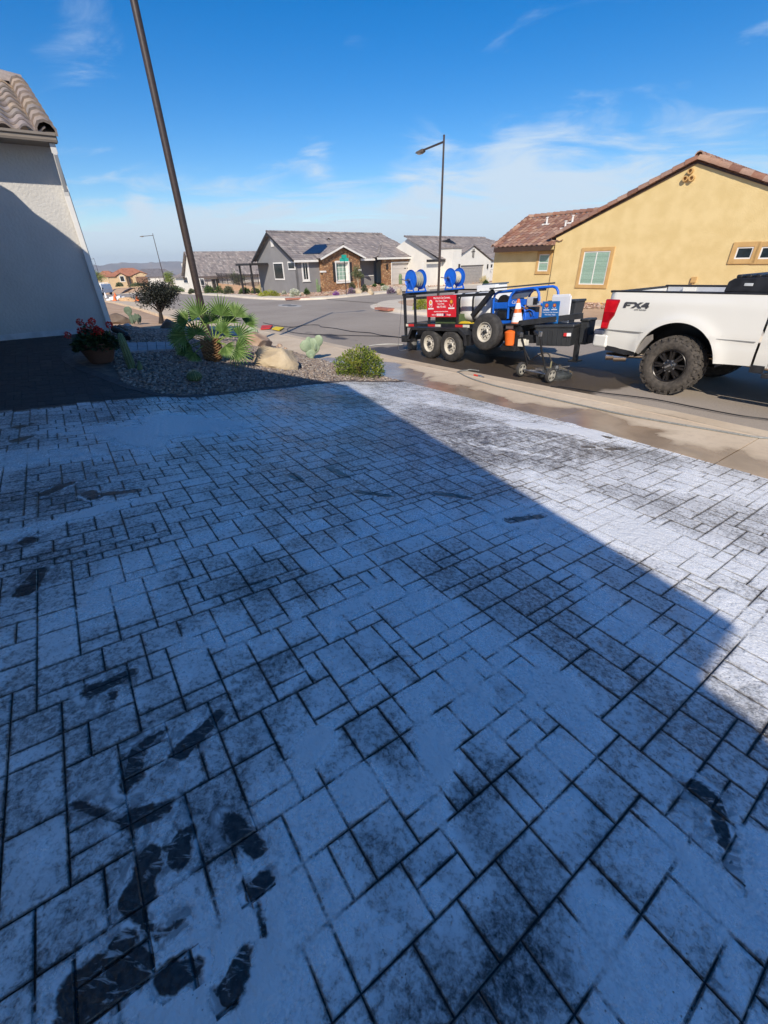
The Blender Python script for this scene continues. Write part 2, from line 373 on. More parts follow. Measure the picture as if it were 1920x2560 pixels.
# concrete
def concrete(name, dry, dry2, wetc, wetlo, wethi, attr=False):
    m = bpy.data.materials.new(name); m.use_nodes = True; t = m.node_tree; b = t.nodes['Principled BSDF']
    g = t.nodes.new('ShaderNodeNewGeometry')
    def nz(sc, d=4, dist=0.):
        n = t.nodes.new('ShaderNodeTexNoise'); n.inputs['Scale'].default_value = sc; n.inputs['Detail'].default_value = d; n.inputs['Distortion'].default_value = dist; t.links.new(g.outputs['Position'], n.inputs[0]); return n.outputs[0]
    def mix(f, a, c):
        x = t.nodes.new('ShaderNodeMix'); x.data_type = 'RGBA'
        for i, q in ((0, f), (6, a), (7, c)):
            if isinstance(q, tuple): x.inputs[i].default_value = (*q, 1)
            else: t.links.new(q, x.inputs[i])
        return x.outputs[2]
    c = mix(ss_(t, nz(1.2), .3, .7), dry, dry2)
    c = mix(math_(t, 'MULTIPLY', ss_(t, nz(14), .45, .8), .35), c, tuple(x*.72 for x in dry))
    c = mix(math_(t, 'MULTIPLY', ss_(t, nz(70, 2), .5, .75), .25), c, tuple(x*.8 for x in dry))
    rg = .88
    if attr:
        at_ = t.nodes.new('ShaderNodeAttribute'); at_.attribute_name = 'wet'
        w1 = math_(t, 'ADD', at_.outputs['Fac'], math_(t, 'MULTIPLY', math_(t, 'SUBTRACT', nz(1.5, 5, .6), .5), 1.1))
        wet = ss_(t, w1, .46, .56); deep = ss_(t, w1, .72, .95)
        # water darkens the middle tone, leaves a brighter mineral rim
        rim = math_(t, 'MULTIPLY', ss_(t, w1, .36, .46), math_(t, 'SUBTRACT', 1.0, wet))
        c = mix(math_(t, 'MULTIPLY', rim, .3), c, (.36, .28, .18))
        c = mix(wet, c, mix(ss_(t, nz(3.5, 4, .3), .35, .7), wetc, tuple(x*1.35 for x in wetc)))
        wm = math_(t, 'MULTIPLY', wet, .66); rgn = math_(t, 'SUBTRACT', .88, math_(t, 'ADD', wm, math_(t, 'MULTIPLY', deep, .14)))
        t.links.new(rgn, b.inputs['Roughness'])
    else: b.inputs['Roughness'].default_value = rg
    t.links.new(c, b.inputs['Base Color'])
    bp = t.nodes.new('ShaderNodeBump'); bp.inputs['Strength'].default_value = .25; bp.inputs['Distance'].default_value = .006
    t.links.new(nz(90, 2), bp.inputs['Height']); t.links.new(bp.outputs[0], b.inputs['Normal']); return m
m_walk = concrete('sidewalk_concrete', (.60, .47, .325), (.70, .57, .41), (.29, .205, .13), 0, 0, True)
m_far = concrete('far_concrete', (.64, .55, .42), (.72, .63, .50), (.2, .2, .2), 0, 0)
def slabs(name, path, prof, m, step, gap=.010, zoff=None, wetf=None):
    """sweep a cross section along a path in site coordinates; cut into slabs"""
    pts = [np.array(p, float) for p in path]; L = [0]
    for a, b in zip(pts, pts[1:]): L.append(L[-1] + np.linalg.norm(b - a))
    def pos(l):
        l = min(max(l, 0), L[-1] - 1e-6); i = max(j for j in range(len(L)-1) if L[j] <= l)
        k = (l - L[i]) / (L[i+1] - L[i]); return pts[i] + (pts[i+1] - pts[i]) * k
    def nrm(l): a = pos(l - .6); b = pos(l + .6); d = (b - a) / np.linalg.norm(b - a); return np.array([-d[1], d[0]])
    mb = MB(); l = 0
    while l < L[-1] - .05:
        l2 = min(l + step, L[-1]); seg = max(1, int((l2 - l) / .5)); st0 = len(mb.v)
        for i in range(seg + 1):
            q = l + (l2 - gap - l) * i / seg; c = pos(q); nn = nrm(q)
            for (o_, z) in prof: p = c + nn * o_; mb.v.append((*xy(*p), float(zst(p[0])) + z))
        k = len(prof)
        for i in range(seg):
            for j in range(k-1): mb.f.append((st0+i*k+j, st0+i*k+j+1, st0+(i+1)*k+j+1, st0+(i+1)*k+j)); mb.r.append(random.random())
        mb.f.append(tuple(st0+j for j in range(k-1, -1, -1))); mb.f.append(tuple(st0+seg*k+j for j in range(k))); mb.r += [0, 0]
        l = l2
    o = mb.build(name, m, smooth=True, ang=30)
    if wetf is not None:
        V = np.array(mb.v); a_ = o.data.attributes.new('wet', 'FLOAT', 'POINT'); s_, t_ = st(V[:, 0], V[:, 1]); a_.data.foreach_set('value', wetf(s_, t_).astype(np.float32))
    return stru(o)
def wetwalk(s, t):
    w = .95*np.exp(-((s + 8.6)/1.9)**2) * np.clip((6.6 - t)/1.2, .25, 1) + .85*np.clip((6.0 - t)/.55, 0, 1)*np.clip((s+9)/2, 0, 1)
    w += .45*np.exp(-((t-6.62)/.14)**2) * np.clip((s+10)/4, 0, 1)
    w += .8*np.exp(-((s+2.8)/.9)**2 - ((t-5.5)/.35)**2)
    return np.clip(w, 0, 1)
LN = [(-140, 7), (-60, 7), (-20, 7), (8, 7), (26, 7)][::-1]
slab_n = [(-.06, -.14), (-.06, -.012), (.0, .0), (.30, .012), (.34, .02), (.42, .035), (.62, .10), (.68, .118), (.72, .12), (.725, .112), (.74, .112), (.745, .122), (1.1, .124), (1.98, .133), (1.99, -.2)]
slabs('sidewalk', LN, [(o_, z) for o_, z in slab_n][::1] if False else [(-o_, z) for o_, z in slab_n], m_walk, 1.9, wetf=wetwalk) if False else None
def flipn(prof): return [(-a, b) for a, b in prof]
# path runs left to right so that the left-hand normal points away from us; the section lies on our side
slabs('sidewalk', LN[::-1], flipn(slab_n), m_walk, 1.9, wetf=wetwalk)
kerb_prof = [(-.05, -.14), (-.05, 0), (.35, .012), (.38, .06), (.42, .125), (.46, .14), (.60, .142), (.605, .132), (.62, .132), (.625, .145), (1.75, .16), (1.76, -.2)]
slabs('sidewalk', [(40, 14.34), (-14, 14.34)] + ISL + [(-27.8, 60)], [(a, b) for a, b in kerb_prof][::1] if False else [(-a, b) for a, b in kerb_prof], m_far, 2.0)
slabs('sidewalk', FARC, [(-a, b) for a, b in kerb_prof], m_far, 2.2)
# ================================================================ PAVED DRIVEWAY under soap foam
def poly_in(px, py, poly):
    c = np.zeros(np.shape(px), bool); n = len(poly)
    for i in range(n):
        x1, y1 = poly[i]; x2, y2 = poly[(i+1) % n]
        if y1 == y2: continue
        k = ((y1 > py) != (y2 > py)) & (px < (x2-x1)*(py-y1)/(y2-y1)+x1); c ^= k
    return c
# edge of the planting bed against the pavers (read off the photograph, laid on the ground)
bed_px = [(1004, 951), (990, 953), (930, 953), (860, 951), (780, 957), (700, 966), (600, 976), (520, 985), (455, 989), (400, 984), (330, 966), (250, 936), (205, 918), (178, 904), (172, 888), (186, 872), (222, 858), (262, 846), (286, 830)]
bed = [st(*P(*q)[:2]) for q in bed_px]
BEDPOLY = bed + [(-11.6, 1.3), (-60, 1.4), (-60, 5.02), (-6.9, 5.02)]
def in_pave(s, t):
    return (t < 5.07) & (t > -1.2) & (s > -11.25) & (s < 5) & ~poly_in(s, t, BEDPOLY) & ~((s < -10.9) & (t < -3))
U = .0787; nS = int(16.4 / U); nTt = int(6.45 / U); S0, T0 = -11.3, -1.25
occ = np.zeros((nS, nTt), bool); pav = []
rp = random.Random(5)
shapes = [(3, 2)]*5 + [(2, 2)]*5 + [(2, 3)]*2 + [(2, 1)]*2 + [(1, 2)]*1
for j in range(nTt):
    for i in range(nS):
        if occ[i, j]: continue
        sh = shapes[:]; rp.shuffle(sh)
        for (a, b) in sh + [(1, 2), (2, 1), (1, 1)]:
            if i + a <= nS and j + b <= nTt and not occ[i:i+a, j:j+b].any(): occ[i:i+a, j:j+b] = True; pav.append((i, j, a, b)); break
bigS = 2
m_list = []
vv = []; ff = []; ed = []; rn = []; tot = 0
for (i, j, a, b) in pav:
    s0 = S0 + i*U; t0 = T0 + j*U; s1 = s0 + a*U; t1 = t0 + b*U; c = ((s0+s1)/2, (t0+t1)/2)
    if not in_pave(np.array(c[0]), np.array(c[1])): continue
    d = math.hypot(*c); 
    if c[0] > 3.6 and c[1] < 0: continue
    g = .0020; jit = rp.uniform(-.002, .002)
    s0 += g; s1 -= g; t0 += g; t1 -= g
    step = .024 if d < 3.2 else (.04 if d < 5.5 else .09)
    def sub(x0, x1):
        n = max(1, int(round((x1-x0-.03) / step))); return [x0, x0+.0035, x0+.015] + [x0+.015+(x1-x0-.03)*k/n for k in range(1, n)] + [x1-.015, x1-.0035, x1]
    xs = sub(s0, s1); ys = sub(t0, t1); nx, ny = len(xs), len(ys); o = tot
    for ii, x in enumerate(xs):
        for jj, y in enumerate(ys):
            e = min(x-s0, s1-x, y-t0, t1-y); vv.append((x, y, (-.0035 if e < .001 else jit if e > .003 else jit))); ed.append(e)
    for ii in range(nx-1):
        for jj in range(ny-1): ff.append((o+ii*ny+jj, o+(ii+1)*ny+jj, o+(ii+1)*ny+jj+1, o+ii*ny+jj+1))
    bi = [o+k for k in range(ny)] + [o+ii*ny+ny-1 for ii in range(1, nx)] + [o+(nx-1)*ny+k for k in range(ny-2, -1, -1)] + [o+ii*ny for ii in range(nx-2, 0, -1)]
    ob = tot + nx*ny
    for q in bi: x, y, _ = vv[q]; vv.append((x, y, -.012)); ed.append(0)
    for k in range(len(bi)): k2 = (k+1) % len(bi); ff.append((bi[k], bi[k2], ob+k2, ob+k))
    tot = len(vv); rn += [rp.random()] * (len(ff) - len(rn))
vv = np.array(vv)
def drape(vv): z = zn(vv[:, 0], vv[:, 1]) + vv[:, 2]; return np.stack([DS[0]*vv[:, 0]+NT[0]*vv[:, 1], DS[1]*vv[:, 0]+NT[1]*vv[:, 1], z], 1)
W3 = drape(vv)
def wpx(px, py): p = P(px, py); return np.array([p[0], p[1]])
# photograph features laid out on the ground: (x0,y0,x1,y1,halfwidth m, strength)
def capd(W, a, b, r0, r1=None):
    r1 = r1 or r0; d = b - a; L = max(1e-6, d.dot(d)); k = np.clip(((W - a) @ d) / L, 0, 1); c = a + k[:, None]*d
    return np.linalg.norm(W - c, axis=1) - (r0 + (r1 - r0)*k)
THICK = [((1560, 1180), (1900, 1230), .30, .24), ((1300, 1180), (1500, 1260), .20, .20), ((1750, 1480), (1900, 1560), .20, .25), ((1050, 985), (1250, 1030), .3, .12), ((930, 1700), (770, 1880), .035, 0.375), ((790, 1850), (700, 1990), .07, 0.425), ((560, 2290), (900, 1960), .07, 0.325), ((900, 1960), (1080, 2100), .07, 0.325), ((520, 2500), (800, 2250), .09, 0.325),
         ((1000, 2200), (820, 2450), .10, 0.200), ((300, 2420), (420, 2560), .05, 0.375), ((640, 2350), (620, 2540), .06, 0.400), ((360, 1070), (540, 1050), .45, 0.625), ((0, 1150), (350, 1120), .22, 0.375), ((0, 1345), (250, 1275), .05, 0.562),
         ((230, 1280), (300, 1260), .07, 0.500), ((1300, 1062), (1400, 1072), .10, 1.125), ((1420, 1078), (1500, 1082), .09, 1.125), ((1180, 1110), (1380, 1140), .05, 0.250), ((1100, 1010), (1400, 1060), .15, .2), ((1500, 1095), (1900, 1150), .16, 0.425), ((1300, 1290), (1560, 1330), .22, 0.275),
         ((980, 1290), (1300, 1330), .3, 0.200), ((1050, 1500), (1420, 1750), .14, 0.300), ((1420, 1430), (1700, 1700), .10, 0.200), ((850, 1400), (1050, 1640), .2, 0.175), ((500, 1650), (900, 1500), .10, 0.225), ((1650, 1350), (1920, 1430), .25, 0.375),
         ((1020, 1730), (1110, 1920), .045, 0.375), ((1180, 1690), (1230, 1830), .06, 0.300), ((1280, 1850), (1450, 1900), .07, 0.225), ((1640, 2150), (1900, 2300), .09, 0.275), ((240, 1490), (600, 1400), .2, 0.125), ((450, 1620), (560, 1560), .06, 0.275),
         ((1500, 2330), (1540, 2450), .05, 0.250), ((120, 2100), (60, 2300), .06, 0.150), ((950, 1080), (1150, 1020), .4, -0.096), ((600, 980), (900, 965), .3, -0.040), ((730, 985), (880, 1000), .35, -0.360), ((480, 1030), (620, 1045), .18, -0.320), ((280, 1050), (340, 1060), .12, -0.400),
         ((240, 1110), (320, 1130), .12, -0.360), ((1190, 2000), (1330, 2200), .07, -0.176), ((1170, 2430), (1330, 2380), .07, -0.240), ((1200, 2560), (1330, 2480), .07, -0.200), ((500, 2010), (560, 2060), .06, -0.240), ((960, 2080), (1090, 2120), .06, -0.240), ((800, 1720), (860, 1800), .06, -0.200), ((980, 1660), (1010, 1700), .05, -0.240),
         ((500, 1430), (760, 1450), .14, -0.200), ((120, 1390), (110, 1440), .08, -0.280), ((0, 1260), (150, 1250), .10, -0.240), ((1560, 1640), (1800, 1750), .2, -0.040), ((1400, 1130), (1650, 1110), .2, -0.200), ((1150, 1050), (1220, 1140), .3, -0.200)]
FEET = [((64, 1475), (100, 1428), .045), ((107, 1235), (174, 1208), .04), ((222, 1232), (236, 1245), .045), ((262, 1236), (345, 1226), .035), ((40, 1102), (75, 1091), .05), ((45, 1068), (75, 1059), .05), ((729, 1187), (752, 1203), .035), ((827, 1172), (868, 1193), .035),
        ((895, 1230), (975, 1240), .03), ((1093, 1233), (1174, 1246), .035), ((1272, 1302), (1350, 1290), .035), ((1513, 1089), (1522, 1094), .05), ((1462, 1117), (1480, 1117), .04), ((1520, 1123), (1560, 1121), .035), ((69, 1352), (75, 1345), .04),
        ((235, 1725), (330, 1682), .032), ((270, 1765), (282, 1735), .018), ((330, 1950), (345, 1880), .032), ((350, 1870), (400, 1830), .018), ((455, 1878), (548, 1782), .028), ((190, 2010), (295, 2052), .016), ((325, 2052), (410, 2022), .030), ((345, 2245), (375, 2140), .036), ((352, 2270), (372, 2350), .012),
        ((440, 2150), (460, 2080), .028), ((632, 2225), (662, 2200), .024), ((648, 2250), (660, 2345), .010), ((575, 2475), (612, 2390), .030), ((210, 2480), (335, 2425), .05), ((425, 2445), (500, 2415), .028), ((300, 2370), (320, 2350), .02), ((1745, 1975), (1790, 2000), .030), ((1790, 2010), (1812, 2110), .022), ((1815, 2120), (1850, 2230), .008),
        ((400, 2330), (450, 2310), .02), ((580, 2060), (640, 2120), .03)]
def vnoise(x, y, seed=0):
    xi = np.floor(x).astype(np.int64); yi = np.floor(y).astype(np.int64); xf = x-xi; yf = y-yi; u = xf*xf*xf*(xf*(xf*6-15)+10); v = yf*yf*yf*(yf*(yf*6-15)+10)
    def g_(i, j):
        h = (i*374761393 + j*668265263 + seed*1442695041) & 0x7fffffff; h = ((h ^ (h >> 13))*1274126177) & 0x7fffffff; a = (h ^ (h >> 16))/0x7fffffff*2*np.pi*7; return np.cos(a), np.sin(a)
    def d_(i, j, fx, fy): gx, gy = g_(i, j); return gx*fx+gy*fy
    a = d_(xi, yi, xf, yf); b = d_(xi+1, yi, xf-1, yf); c = d_(xi, yi+1, xf, yf-1); d = d_(xi+1, yi+1, xf-1, yf-1)
    return (a+(b-a)*u)*(1-v)+(c+(d-c)*u)*v
def fbm(x, y, o=4, seed=0): return sum(vnoise(x*2**k, y*2**k, seed+k*17)*.55**k for k in range(o))
_sd = wpx(930, 1700) - wpx(600, 2450); _sd = _sd/np.linalg.norm(_sd)
def tfield(W):      # thickness of the foam as it was thrown, dragged and walked through
    x, y = W[:, 0], W[:, 1]; wx = fbm(x*1.7, y*1.7, 3, 3)*.35; wy = fbm(x*1.7+9, y*1.7-4, 3, 8)*.35
    a = (x+wx)*_sd[0]+(y+wy)*_sd[1]; b = -(x+wx)*_sd[1]+(y+wy)*_sd[0]
    near = np.exp(-((x+.25)**2+(y-1.0)**2)/1.6)
    big = fbm((x+wx)*1.1, (y+wy)*1.1, 4, 1)*.34; streak = fbm(a*1.6, b*7.5, 4, 21)*(.20+.40*near); lump = fbm((x+wx)*6, (y+wy)*6, 3, 40)*.13
    return big + streak + lump
def attrs(W3, edge):
    W = W3[:, :2]; s, t = st(W[:, 0], W[:, 1]); th = np.full(len(W), .66)
    for a, b, r, k in THICK:
        d = capd(W, wpx(*a), wpx(*b), r*.5); th += k * np.exp(-(np.maximum(d, 0)/(r*.8))**2)
    # foam ends along the walk to the door and before the sidewalk
    fl = [wpx(0, 1030), wpx(230, 1003), wpx(430, 985), wpx(470, 990)]; fy = np.interp(W[:, 0], [p[0] for p in fl], [p[1] for p in fl]); 
    th = np.where(W[:, 0] < fl[-1][0] + .2, th - np.clip((W[:, 1] - fy + .03) / .05, 0, 1)*2, th)
    foot = np.full(len(W), 1.0)
    for a, b, r in FEET: foot = np.minimum(foot, capd(W, wpx(*a), wpx(*b), r*1.2, r*.85))
    tf = tfield(W); th = th + np.where(tf < 0, .5*tf, tf)*np.where(th < -.2, 0, 1)
    return th.astype(np.float32), foot.astype(np.float32)
def foam_mat(name, joint):
    m = bpy.data.materials.new(name); m.use_nodes = True; t = m.node_tree; b = t.nodes['Principled BSDF']; g = t.nodes.new('ShaderNodeNewGeometry')
    def att(n): a = t.nodes.new('ShaderNodeAttribute'); a.attribute_name = n; return a.outputs['Fac']
    def nz(sc, d=3, dist=0., rough=.5, vec=None):
        n = t.nodes.new('ShaderNodeTexNoise'); n.inputs['Scale'].default_value = sc; n.inputs['Detail'].default_value = d; n.inputs['Distortion'].default_value = dist; n.inputs['Roughness'].default_value = rough
        t.links.new(vec or g.outputs['Position'], n.inputs[0]); return n.outputs[0]
    def mix(f, a, c):
        x = t.nodes.new('ShaderNodeMix'); x.data_type = 'RGBA'
        for i, q in ((0, f), (6, a), (7, c)):
            if isinstance(q, tuple): x.inputs[i].default_value = (*q, 1)
            elif isinstance(q, float): x.inputs[i].default_value = q
            else: t.links.new(q, x.inputs[i])
        return x.outputs[2]
    M = lambda op, a, b_=None, cl=False: math_(t, op, a, b_, cl)
    th = att('thick'); foot = att('foot')
    big = M('MULTIPLY', M('SUBTRACT', nz(1.1, 5, .8, .6), .5), .12)
    mid = M('MULTIPLY', M('SUBTRACT', nz(6, 4, 1.9, .6), .5), .30)
    fine = M('MULTIPLY', M('SUBTRACT', nz(50, 3, .5, .55), .5), 1.9)
    vf = M('MULTIPLY', M('SUBTRACT', nz(170, 2, .0, .6), .5), .8)
    T0_ = M('ADD', M('ADD', th, big), mid)
    # ring of brush strokes left by the round surface cleaner
    sw = wpx(1290, 1105); mp = t.nodes.new('ShaderNodeVectorMath'); mp.operation = 'SUBTRACT'; t.links.new(g.outputs['Position'], mp.inputs[0]); mp.inputs[1].default_value = (float(sw[0]), float(sw[1]), -.3)
    ln = t.nodes.new('ShaderNodeVectorMath'); ln.operation = 'LENGTH'; t.links.new(mp.outputs[0], ln.inputs[0])
    arc0 = M('SINE', M('ADD', M('MULTIPLY', ln.outputs['Value'], 62.0), M('MULTIPLY', nz(3.2, 4), 26.0)))
    sw2 = wpx(1180, 1085); mp2 = t.nodes.new('ShaderNodeVectorMath'); mp2.operation = 'DISTANCE'; t.links.new(g.outputs['Position'], mp2.inputs[0]); mp2.inputs[1].default_value = (float(sw2[0]), float(sw2[1]), -.3)
    arc1 = M('SINE', M('ADD', M('MULTIPLY', mp2.outputs['Value'], 50.0), M('MULTIPLY', nz(2.5, 4), 24.0)))
    arc = M('MULTIPLY', M('ADD', arc0, arc1), .5)
    near = M('MULTIPLY', M('SUBTRACT', 1.0, ss_(t, ln.outputs['Value'], .75, .95)), ss_(t, nz(2.6, 2), .25, .6))
    T1 = M('ADD', T0_, M('MULTIPLY', near, M('ADD', M('MULTIPLY', arc, .24), -.09)))
    if not joint:
        ed_ = att('edge'); rn_ = att('rnd')
        eg = M('MULTIPLY', M('SUBTRACT', 1.0, ss_(t, ed_, .0, .014)), -.34)
        T2 = M('ADD', M('ADD', T1, eg), M('MULTIPLY', M('SUBTRACT', rn_, .5), .20))
        foam = M('MULTIPLY', ss_(t, M('ADD', T2, M('ADD', fine, vf)), -.20, 1.05), M('ADD', .70, M('MULTIPLY', .3, ss_(t, T1, .45, .95))))
    else:
        foam = ss_(t, M('ADD', T1, M('ADD', M('MULTIPLY', fine, .2), 0.0)), .98, 1.16)
    thickp = ss_(t, T1, .80, .97)
    if not joint: foam = M('MAXIMUM', foam, thickp)
    if not joint: foam = M('MULTIPLY', foam, M('ADD', .35, M('MULTIPLY', .65, ss_(t, ed_, .0006, .0045))))
    # footprints: bare wet paver with thin streaks of foam dragged through
    fd = M('ADD', foot, M('ADD', M('MULTIPLY', M('SUBTRACT', nz(28, 3, .6), .5), .030), M('MULTIPLY', M('SUBTRACT', nz(10, 3, .8), .5), .045)))
    mpv = t.nodes.new('ShaderNodeMapping'); mpv.inputs['Rotation'].default_value = (0, 0, -math.atan2(_sd[1], _sd[0])); mpv.inputs['Scale'].default_value = (.30, 1, 1)
    t.links.new(g.outputs['Position'], mpv.inputs[0]); vein = ss_(t, nz(34, 4, 1.3, .6, mpv.outputs[0]), .54, .68)
    bare = M('MULTIPLY', M('SUBTRACT', 1.0, ss_(t, fd, -.006, .005)), M('SUBTRACT', 1.0, M('MULTIPLY', vein, .55))); drag = M('MULTIPLY', M('SUBTRACT', 1.0, ss_(t, fd, .0, .075)), ss_(t, nz(8, 4, 2.5), .46, .62))
    ridge = M('MULTIPLY', M('MULTIPLY', ss_(t, fd, .000, .014), M('SUBTRACT', 1.0, ss_(t, fd, .016, .05))), ss_(t, nz(7, 2, 1.), .42, .6))
    foam = M('MAXIMUM', foam, M('MULTIPLY', M('MULTIPLY', ridge, ss_(t, th, .2, .4)), .85)); foam = M('MULTIPLY', foam, M('SUBTRACT', 1.0, M('MAXIMUM', M('MULTIPLY', drag, .6), bare)))
    # slide marks and burst bubbles
    bub = t.nodes.new('ShaderNodeTexVoronoi'); bub.inputs['Scale'].default_value = 42; t.links.new(g.outputs['Position'], bub.inputs[0])
    hole = M('MULTIPLY', M('SUBTRACT', 1.0, ss_(t, bub.outputs['Distance'], .05, .11)), ss_(t, nz(5, 1), .5, .6)); foam = M('MULTIPLY', foam, M('SUBTRACT', 1.0, M('MULTIPLY', hole, .85)))
    if not joint:
        base = mix(ss_(t, nz(60, 3), .3, .7), (.035, .030, .028), (.075, .064, .058)); rn2 = att('rnd')
        base = mix(M('MULTIPLY', ss_(t, rn2, .6, 1.), .5), base, (.10, .078, .066))
        base = mix(M('MULTIPLY', ss_(t, nz(210, 2), .6, .75), .35), base, (.16, .14, .13))
    else: base = mix(ss_(t, nz(80, 2), .3, .7), (.012, .010, .009), (.03, .026, .022)); foam = M('MULTIPLY', foam, .7)
    c = mix(M('MULTIPLY', foam, .96), base, mix(ss_(t, nz(24, 2), .3, .7), (.90, .92, .93), (.97, .97, .97)))
    t.links.new(c, b.inputs['Base Color'])
    wetness = ss_(t, th, -.4, .1)
    t.links.new(mix(foam, mix(wetness, (.75, .75, .75), (.13, .13, .13)), (.38, .38, .38)), b.inputs['Roughness'])
    bp = t.nodes.new('ShaderNodeBump'); bp.inputs['Strength'].default_value = .85; bp.inputs['Distance'].default_value = .006
    h = M('ADD', M('MULTIPLY', foam, .9), M('ADD', M('MULTIPLY', nz(70, 3, .3), .55), M('MULTIPLY', thickp, M('MULTIPLY', nz(16, 3, 1.), 1.2))))
    t.links.new(h, bp.inputs['Height']); t.links.new(bp.outputs[0], b.inputs['Normal']); return m
def mk(name, V, Fc, edge, rnd, m):
    me = bpy.data.meshes.new(name); me.from_pydata(V.tolist(), [], Fc); me.materials.append(m)
    th, ft = attrs(V, edge)
    for nme, arr in (('thick', th), ('foot', ft), ('edge', np.array(edge, np.float32))): a = me.attributes.new(nme, 'FLOAT', 'POINT'); a.data.foreach_set('value', arr)
    a = me.attributes.new('rnd', 'FLOAT', 'FACE'); a.data.foreach_set('value', np.array(rnd, np.float32))
    o = bpy.data.objects.new(name, me); COL.objects.link(o); return stru(o)
mk('driveway', W3, ff, ed, rn, foam_mat('soapy_pavers', False))
# sand joints just under the paver tops
js = stations([(-11.4, -6, .16), (-6, -3, .08), (-3, 3.2, .04), (3.2, 5.1, .2)]); jt = stations([(-1.3, 3.2, .05), (3.2, 5.1, .1)])
JS, JT = np.meshgrid(js, jt, indexing='ij'); jv = np.stack([JS.ravel(), JT.ravel(), np.full(JS.size, -.0060)], 1); nj = len(jt)
keep = in_pave((JS[:-1, :-1]+JS[1:, 1:])/2, (JT[:-1, :-1]+JT[1:, 1:])/2)
jf = [(i*nj+j, (i+1)*nj+j, (i+1)*nj+j+1, i*nj+j+1) for i in range(len(js)-1) for j in range(nj-1) if keep[i, j]]
mk('driveway_joints', drape(jv), jf, np.zeros(len(jv)), np.zeros(len(jf)), foam_mat('soapy_joints', True))
# thick soap foam lying over pavers and joints
def foam_layer():
    m = bpy.data.materials.new('thick_foam'); m.use_nodes = True; t = m.node_tree; b = t.nodes['Principled BSDF']; g = t.nodes.new('ShaderNodeNewGeometry')
    M = lambda op, a, b_=None: math_(t, op, a, b_)
    def nz(sc, d=3, dist=0.):
        n = t.nodes.new('ShaderNodeTexNoise'); n.inputs['Scale'].default_value = sc; n.inputs['Detail'].default_value = d; n.inputs['Distortion'].default_value = dist; t.links.new(g.outputs['Position'], n.inputs[0]); return n.outputs[0]
    a = t.nodes.new('ShaderNodeAttribute'); a.attribute_name = 'h'
    cov = M('ADD', a.outputs['Fac'], M('ADD', M('MULTIPLY', M('SUBTRACT', nz(24, 5, .8), .5), .55), M('MULTIPLY', M('SUBTRACT', nz(75, 3, .3), .5), 1.25)))
    al = M('MULTIPLY', ss_(t, cov, -.10, .85), .80)
    bub = t.nodes.new('ShaderNodeTexVoronoi'); bub.inputs['Scale'].default_value = 55; t.links.new(g.outputs['Position'], bub.inputs[0])
    hole = M('MULTIPLY', M('SUBTRACT', 1.0, ss_(t, bub.outputs['Distance'], .06, .13)), ss_(t, nz(4, 1), .5, .6)); al = M('MULTIPLY', al, M('SUBTRACT', 1.0, M('MULTIPLY', hole, .7)))
    b.inputs['Base Color'].default_value = (.96, .97, .97, 1); b.inputs['Roughness'].default_value = .42
    bp = t.nodes.new('ShaderNodeBump'); bp.inputs['Strength'].default_value = 1.0; bp.inputs['Distance'].default_value = .010
    t.links.new(M('ADD', M('MULTIPLY', nz(26, 3, .6), 1.0), M('MULTIPLY', nz(85, 2, .3), .45)), bp.inputs['Height']); t.links.new(bp.outputs[0], b.inputs['Normal'])
    tr = t.nodes.new('ShaderNodeBsdfTransparent'); ms = t.nodes.new('ShaderNodeMixShader'); t.links.new(al, ms.inputs[0]); t.links.new(tr.outputs[0], ms.inputs[1]); t.links.new(b.outputs[0], ms.inputs[2]); t.links.new(ms.outputs[0], t.nodes['Material Output'].inputs[0]); return m
fs = stations([(-9.4, -5.2, .06), (-5.2, -3.2, .035), (-3.2, 1.6, .016), (1.6, 3.4, .035)]); ft_ = stations([(-1.15, 2.2, .016), (2.2, 3.4, .03), (3.4, 5.03, .05)])
FS, FT_ = np.meshgrid(fs, ft_, indexing='ij'); fv = np.stack([FS.ravel(), FT_.ravel(), np.zeros(FS.size)], 1); FW = drape(fv); th_, fo_t = attrs(FW, None)
hh = (th_ - .87)/.42 - 1.6*np.clip((.012 - fo_t)/.02, 0, 1) + .55*np.exp(-((fo_t-.028)/.014)**2)*(th_ > .5); hh = np.clip(hh, -1.2, 1.3)
FW[:, 2] += .0020 + .0035*np.clip(hh, 0, 1)
ok = in_pave(FS.ravel(), FT_.ravel()) & (hh > -.55); ok = ok.reshape(FS.shape); nf = len(ft_)
kf = ok[:-1, :-1] & ok[1:, :-1] & ok[1:, 1:] & ok[:-1, 1:]; I, J = np.nonzero(kf)
ffq = np.stack([I*nf+J, (I+1)*nf+J, (I+1)*nf+J+1, I*nf+J+1], 1); used = np.unique(ffq); rmap = np.full(len(FW), -1); rmap[used] = np.arange(len(used))
me = bpy.data.meshes.new('foam'); me.from_pydata(FW[used].tolist(), [], rmap[ffq].tolist()); me.materials.append(foam_layer()); me.polygons.foreach_set('use_smooth', [True]*len(ffq))
a_ = me.attributes.new('h', 'FLOAT', 'POINT'); a_.data.foreach_set('value', hh[used].astype(np.float32)); fob = bpy.data.objects.new('foam', me); COL.objects.link(fob)
stuff(fob, 'thick white soap foam lying in streaks and patches on the driveway pavers', 'foam')
